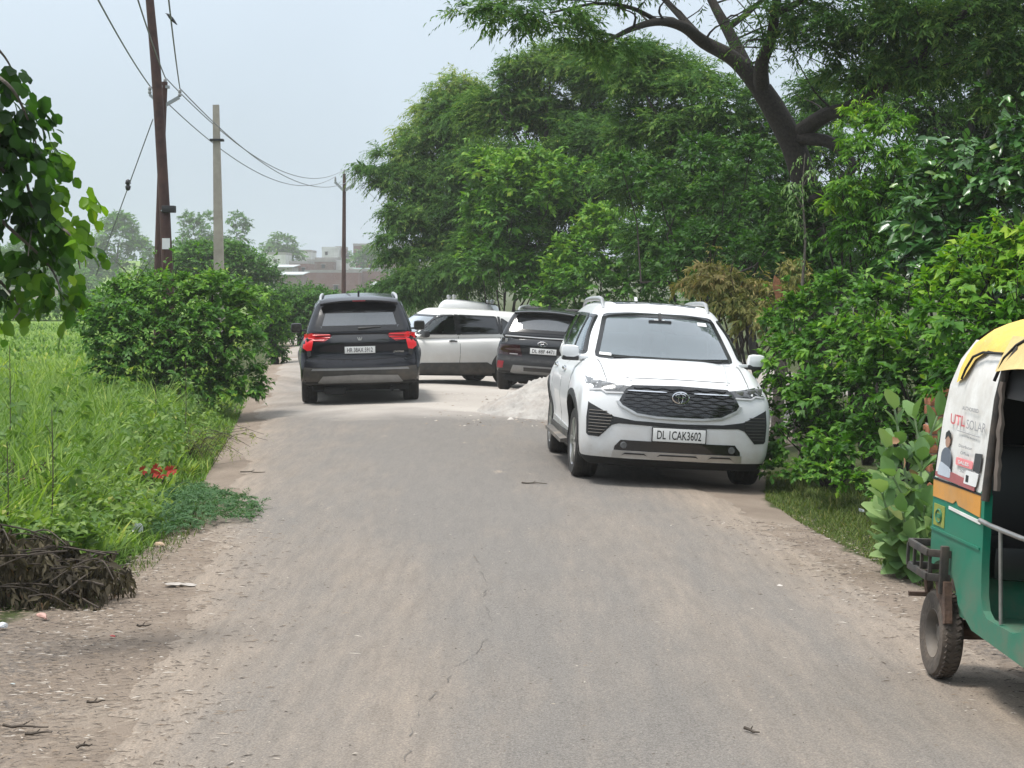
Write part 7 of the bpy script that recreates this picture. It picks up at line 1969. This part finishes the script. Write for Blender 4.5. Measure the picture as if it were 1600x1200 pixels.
def houses():
    br = lambda n, c, mort=(.40, .35, .32): _brick(n, c, mort)
    def _brick(n, c, mort):
        m, nt, out = nodes_of(n)
        bt = N(nt, 'ShaderNodeTexBrick', {'Vector': coords(nt, (1, 1, 1), 'Object', (math.pi / 2, 0, 0)), 'Color1': rgba(c), 'Color2': rgba(tuple(x * .75 for x in c)), 'Mortar': rgba(mort), 'Scale': 2.2, 'Mortar Size': .012})
        st = mixc(nt, ramp(nt, noise(nt, .35, 5, .65, coords(nt)), [(.45, 0.0), (.75, .45)]), bt.outputs[0], (.30, .26, .24))
        b = N(nt, 'ShaderNodeBsdfPrincipled', {'Base Color': st, 'Roughness': .95}); nt.links.new(b.outputs[0], out.inputs[0]); return m
    brick = br('brick_red', (.19, .068, .05)); brick2 = br('brick_brown', (.16, .075, .058)); white = plain('whitewash', (.62, .62, .60), .9, var=.1, vscale=.6, dirt=(.30, .28, .25), dirt_amt=.7); grey = plain('cement_render', (.30, .28, .26), .95, var=.2, vscale=.5); pale = plain('tin_sheet', (.42, .45, .45), .6, .1); dark = plain('dark_opening', (.03, .03, .032), .9); green = plain('green_sheet', (.16, .26, .22), .7); blue = plain('pale_render', (.48, .52, .53), .9, var=.12)
    def house(label, x0, x1, y0, y1, Y, wall, roof=None, wins=(), parapet=True, depth=7, extra=None, name='house'):
        """front outline in photo pixels at distance Y; walls run down into the slope"""
        Y = Y * 1.75; depth = depth * 1.6
        a = at(x0, y1, Y); b = at(x1, y0, Y); g = float(gz((a.x + b.x) / 2, Y))
        o = Vector(((a.x + b.x) / 2, Y, min(g, a.z) - .3)); r = tag(empty(name, o), label, 'house', 'houses on the far slope')
        w = b.x - a.x; h = b.z - o.z; s = Y / FPX
        m = MB(); m.box((0, depth / 2, h / 2), (w, depth, h)); m.build('wall', wall, r)
        m = MB()
        if parapet:
            for c, sz in (((0, .1, h + .25), (w + .1, .25, .5)), ((0, depth - .1, h + .25), (w + .1, .25, .5)), ((-w / 2 + .1, depth / 2, h + .25), (.25, depth - .5, .5)), ((w / 2 - .1, depth / 2, h + .25), (.25, depth - .5, .5))): m.box(c, sz)
            m.box((0, depth / 2, h + .03), (w - .3, depth - .4, .06))
        else:
            m.prism([(-.5, h + .02), (depth + .4, h + .55), (depth + .4, h + .67), (-.5, h + .14)], 'x', -w / 2 - .35, w / 2 + .35)
        m.build('roof', roof or wall, r)
        for px, py, ww, hh, kind in wins:
            c = at(px, py, Y); m = MB(); m.box((c.x - o.x, -.03, c.z - o.z), (ww * s, .12, hh * s)); f = m.build('door' if kind == 'd' else 'window', dark, r)
            m = MB(); m.box((c.x - o.x, -.12, c.z - o.z + hh * s * .56), (ww * s * 1.5, .3, .12)); m.build('ledge', grey, f)
        if extra: extra(r, o, w, h, depth)
        return r
    def tank(r, o, w, h, d):
        m = MB(); m.lathe([(1e-3, 0), (.6, 0), (.62, .9), (.5, 1.1), (.25, 1.2), (.25, 1.3), (1e-3, 1.3)], (w * .22, d * .5, h + .06), 'z', 16); m.build('water_tank', M['trim'], r, 50)
    def stair(r, o, w, h, d):
        m = MB(); m.box((-w * .12, d * .5, h + 1.2), (w * .45, d * .5, 2.3)); m.box((-w * .12, d * .5, h + 2.42), (w * .52, d * .6, .12)); m.build('stair_head', white, r)
    house('long bare red-brick house in the middle of the far slope, behind the far pole', 476, 560, 426, 470, 200, brick, grey, ((500, 450, 7, 9, 'w'), (525, 450, 7, 9, 'w')), extra=None)
    house('red-brick house right of the far pole with a dark doorway', 545, 604, 424, 472, 205, brick, grey, ((551, 452, 8, 6, 'd'), (585, 445, 6, 7, 'w')))
    house('brown-brick house high on the slope, below the white stair head', 480, 520, 409, 428, 228, brick2, grey, ((505, 416, 5, 6, 'w'),))
    house('whitewashed house on the slope with a flat roof and a water tank', 492, 556, 406, 417, 232, white, grey, ((518, 412, 8, 7, 'w'),), extra=tank)
    house('small white rooftop house on the skyline left of the far pole', 503, 528, 389, 402, 252, white, white, ((510, 396, 4, 5, 'w'),), extra=None)
    house('grey brick house on the skyline right of the far pole with an unfinished top', 552, 582, 384, 412, 245, brick2, grey, ((560, 395, 4, 6, 'w'), (573, 395, 4, 6, 'w')))
    house('pinkish house on the skyline half hidden by the feathery tree', 583, 640, 392, 425, 240, blue, grey, ((600, 405, 6, 6, 'w'), (622, 405, 6, 6, 'w')), extra=tank)
    house('brown hut with a small white panel right of the far pole', 600, 632, 410, 436, 215, brick2, grey, ((592, 424, 5, 6, 'w'), (612, 425, 6, 8, 'd')))
    house('whitewashed hut at the left end of the slope among the trees', 416, 446, 398, 414, 222, white, grey, ((430, 408, 5, 5, 'w'),))
    house('low shed with a pale tin roof left of the brick houses', 432, 470, 430, 462, 190, brick2, pale, ((445, 448, 8, 10, 'd'),), False)
    house('second pale-roofed shed, just above and left of the low one', 420, 456, 418, 436, 205, grey, pale, ((436, 430, 6, 7, 'w'),), False)
    house('low shed with a greenish tin roof right of the far pole', 548, 582, 423, 440, 218, brick2, green, (), False)
    house('small tin-roofed shed near the foot of the slope at right', 582, 612, 446, 466, 180, blue, pale, ((590, 455, 5, 7, 'd'),), False)
    house('narrow pale house on the upper slope, left of the white stair head', 462, 486, 394, 410, 236, white, grey, ((474, 402, 5, 6, 'w'),))
    house('dark brick house on the skyline just left of the far pole', 524, 537, 388, 408, 256, brick, grey, ((530, 396, 3, 5, 'w'),))
    house('brick house on the upper slope under the hanging sprays', 588, 616, 400, 414, 238, brick, grey, ((596, 407, 4, 5, 'w'), (608, 407, 4, 5, 'w')))
    house('tall pale house at the top of the slope, half behind the feathery tree', 606, 650, 384, 402, 250, blue, grey, ((618, 392, 4, 6, 'w'), (632, 392, 4, 6, 'w')))
    house('red-brick house between the tin sheds and the long bare brick house', 452, 482, 412, 432, 212, brick, grey, ((462, 421, 5, 6, 'w'), (474, 421, 5, 6, 'w')))
    house('brown-brick upper house right of the whitewashed one', 556, 590, 410, 424, 226, brick, grey, ((566, 417, 5, 6, 'w'), (580, 417, 5, 6, 'w')))
    house('pale house at the far left edge seen through the hanging leaves', 8, 58, 455, 486, 140, plain('sand_render', (.40, .34, .29), .9, var=.15, vscale=.6), grey, ((40, 472, 9, 10, 'w'),))

def heap_and_litter():
    # stone-dust heap behind the white SUV
    xs = np.linspace(-1, 1, 141); ys = np.linspace(-1, 1, 101); X, Yg = np.meshgrid(xs, ys)
    cx, cy, rx, ry, H = 1.42, 28.3, 1.95, 2.1, .96
    q = np.sqrt(X ** 2 + Yg ** 2); w = np.clip(1 - q, 0, 1)
    Z = H * (w ** .95) * (1 + .10 * wob(X, Yg, 5, 1)) + .020 * wob(X, Yg, 23, 2) * (w > .03) + .012 * wob(X, Yg, 47, 5) * (w > .03) + .010 * np.random.default_rng(3).normal(size=X.shape) * (w > .03) + .045 * (np.random.default_rng(5).random(X.shape) > .985) * (w > .03) - .05 * np.exp(-((X + .35) / .16) ** 2 - ((Yg + .3) / .3) ** 2)
    Z = np.minimum(Z, H * .86 + .02 * wob(X, Yg, 9, 3)) 
    Wx = cx + rx * X; Wy = cy + ry * Yg; Wz = gz(Wx, Wy) + Z - .03 * (w <= .0)
    keep = w > 0
    V = np.stack([Wx - cx, Wy - cy, Wz - float(gz(cx, cy))], -1).reshape(-1, 3); nx = 141
    i, j = np.meshgrid(np.arange(140), np.arange(100)); a = (j * nx + i).ravel(); F = np.stack([a, a + 1, a + nx + 1, a + nx], 1)
    kf = keep.ravel()[F].any(1); F = F[kf]
    me = fast_mesh('heap', V, F.ravel(), np.full(len(F), 4), plain('stone_dust', (.35, .33, .305), .95, var=.22, vscale=4, bump=1.0, bscale=28, dirt=(.28, .23, .19), dirt_amt=.6)); me.shade_smooth()
    tag(link('gravel_heap', me, None, (cx, cy, float(gz(cx, cy)))), 'pale heap of gravel and stone dust behind the parked white SUV', 'gravel heap')
    rg = random.Random(77)
    def crumple(name, label, cat, px, py, size, mat, flat=.6, seed=0, Y=None, group=None, lift=0.0):
        Y = Y or FPX * (CAM_H + .0) / (py - HOR); x = (px - 800) / FPX * Y; z = float(gz(x, Y))
        bm = bmesh.new(); bmesh.ops.create_icosphere(bm, subdivisions=3, radius=1.0); r2 = np.random.default_rng(seed)
        dirs = r2.normal(size=(14, 3)); dirs /= np.linalg.norm(dirs, axis=1)[:, None]; am = r2.uniform(.2, .45, 14)
        for v in bm.verts:
            d = np.array(v.co); k = 1 - sum(a_ * max(0, d @ e - .55) * 1.6 for a_, e in zip(am, dirs)) + r2.normal(0, .03)
            v.co = Vector((d[0] * k * size[0], d[1] * k * size[1], max(-.1, d[2] * k) * size[2]))
        me = bpy.data.meshes.new(name); bm.to_mesh(me); bm.free(); me.materials.append(mat); smooth(me, 25)
        return tag(link(name, me, None, (x, Y, z + size[2] * .1 + lift), (0, 0, r2.uniform(0, 6))), label, cat, group)
    wpl = plain('white_plastic', (.72, .73, .74), .45, var=.08); clear = plain('cloudy_plastic', (.42, .46, .44), .35, var=.2); card = plain('torn_card', (.55, .40, .28), .8, var=.3, vscale=20); pink = plain('faded_pink', (.50, .30, .25), .6, var=.25); redp = plain('red_wrapper', (.55, .02, .03), .4, var=.3); redc = plain('red_petals', (.42, .035, .02), .7, var=.35, vscale=18); cloth = plain('dirty_cloth', (.50, .46, .42), .85, var=.15)
    crumple('plastic_bag', 'crumpled white plastic bag in the grass at the left road edge', 'litter', 212, 826, (.085, .07, .10), wpl, seed=1, lift=.05)
    crumple('cardboard_scrap', 'torn cream card scrap right of the white bag', 'litter', 250, 838, (.05, .04, .05), card, seed=2)
    crumple('plastic_cup', 'crushed cloudy plastic cup below the white bag', 'litter', 176, 856, (.035, .035, .04), clear, seed=3)
    crumple('cloth_scrap', 'flat dirty white cloth on the dark shoulder', 'litter', 282, 902, (.12, .08, .007), plain('grimy_cloth', (.36, .325, .29), .9, var=.25, vscale=18), seed=4)
    crumple('plastic_bottle', 'faded pink crushed bottle at the foot of the dead brush', 'litter', 68, 936, (.028, .085, .028), pink, seed=5, Y=11.15)
    crumple('red_wrapper', 'tiny bright red wrapper on the dark shoulder', 'litter', 177, 978, (.022, .015, .012), redp, seed=6)
    crumple('paper_scrap', 'white paper scrap at the left edge below the dead brush', 'litter', 3, 962, (.04, .04, .03), wpl, seed=7)
    crumple('foil_scrap', 'small grey foil scrap lying on the bare earth, lower left', 'litter', 20, 1042, (.022, .012, .006), clear, seed=8)
    crumple('paper_scrap', 'white paper scrap in the grass below the milkweed', 'litter', 1347, 788, (.05, .03, .035), wpl, seed=9, lift=.03)
    crumple('food_packet', 'yellow crumpled packet at the rickshaw corner guard', 'litter', 1408, 856, (.03, .03, .03), plain('yellow_packet', (.65, .45, .05), .5, var=.2), seed=10)
    crumple('paper_scrap', 'pale paper scrap in front of the rickshaw corner guard', 'litter', 1418, 868, (.05, .03, .02), cloth, seed=11)
    crumple('paper_scrap', 'pale curled scrap on the road left of the white SUV', 'litter', 797, 657, (.10, .06, .03), cloth, seed=13)
    crumple('stone_chip', 'pale stone chip lying on the middle of the road', 'stone', 1218, 912, (.025, .018, .012), cloth, seed=14)
    # red flower heads thrown in the verge
    o = at(240, 735, 17.6); o.z = float(gz(o.x, o.y)); r = tag(empty('flower_bunch', o), 'bunch of dull red flowers thrown into the left verge', 'flowers')
    m = MB()
    for k in range(9):
        c = Vector((rg.gauss(0, .07), rg.gauss(0, .03), .22 + rg.gauss(-.0, .03) - .0))
        for j in range(10):
            a = j * .63; d = Vector((math.cos(a), -.3 + math.sin(a) * .3, math.sin(a))); m.add([c, c + d * .03 + Vector((.01, 0, .01)), c + d * .045, c + d * .03 - Vector((.012, 0, .008))], [(0, 1, 2, 3)])
    m.build('petals', redc, r, fix=False)
    m = MB(); 
    for k in range(6): m.tube([(rg.gauss(0, .05), 0, 0), (rg.gauss(0, .07), -.01, .22)], .004, 5)
    m.build('stalks', M['twig'], r)
    # fallen twigs
    tw = [(835, 760, 40, 3, 'thin dark twig lying on the road left of the white SUV front'), (40, 1107, 75, 2, 'long dry twig on the bare earth at the lower left edge'), (60, 1118, 40, -3, 'short dry twig just below the long one, lower left'), (225, 966, 22, -2, 'short flat stick on the dark shoulder left of the road'), (132, 1144, 22, -8, 'small dark stick near the bottom left corner'), (150, 1078, 28, -2, 'brown chip of bark on the shoulder, lower left'), (1175, 1160, 24, 12, 'small forked dark twig near the bottom of the road'), (385, 802, 50, -1, 'grey twig crossing the left road edge below the seedling mat'), (395, 732, 40, 2, 'grey twig crossing the left road edge above the seedling mat')]
    for px, py, L, tilt, lab in tw:
        Y = FPX * CAM_H / (py - HOR); s = Y / FPX; x = (px - 800) * s; n = 6; m = MB(); a = math.radians(-tilt * 3)
        pts = [Vector(((t - .5) * L * s * math.cos(a), (t - .5) * L * s * math.sin(a) * 2, rg.uniform(.002, .01))) for t in np.linspace(0, 1, n)]
        m.tube(pts, [.003 + .005 * (1 - t) for t in np.linspace(0, 1, n)], 6); m.tube([pts[2], pts[2] + Vector((L * s * .15, L * s * .12, .015))], [.004, .002], 5)
        tag(m.build('twig', M['twig'], None, 60, loc=(x, Y, float(gz(x, Y)) + .006)), lab, 'twig', 'fallen twigs')
    # brick gatepost stub behind the milkweed
    o = at(1470, 700, 15.9); o.z = float(gz(o.x, o.y)); r = tag(empty('brick_post', o), 'short orange brick post showing between the milkweed and the rickshaw', 'post')
    top = at(1470, 612, 15.9).z - o.z; m = MB(); mm = plain('brick_orange', (.38, .15, .075), .9, var=.25, vscale=9, bump=.5)
    k = 0; z = 0.0
    while z < top - .03: m.box((.006 * (-1) ** k, 0, z + .036), (.235 - .008 * (k % 3), .235, .068), None, .006); z += .078; k += 1
    m.build('bricks', mm, r); m = MB(); m.box((0, 0, top / 2 - .02), (.215, .215, top - .06)); m.build('mortar', plain('mortar', (.35, .31, .27), .95), r)
SUN_ROT = -95.0
SKY_STR = 0.15
SUN_E = 2.3
EXPOSURE = 0.72
CLOUD_A = (2.3, 2.75, 3.2); CLOUD_B = (6.2, 6.6, 7.0)
mats(); plant_mats()
M['lf_pale_stem'] = plain('milkweed_stem', (.22, .30, .16), .7)
world_and_camera(0.00055)
build_ground(); debris()
white_suv(); black_suv(); white_hatch_suv(); grey_suv(); white_van()
rickshaw_root = rickshaw()
seat_on_ground(rickshaw_root, 2.68, 9.2, (.067, -1), 2.0, 1.3)
rickshaw_root.matrix_world = rickshaw_root.matrix_world @ Matrix.Scale(1.03, 4)
poles(); houses(); heap_and_litter()
right_side(); left_side(); big_tree(); distance()
unseen_belt_behind()
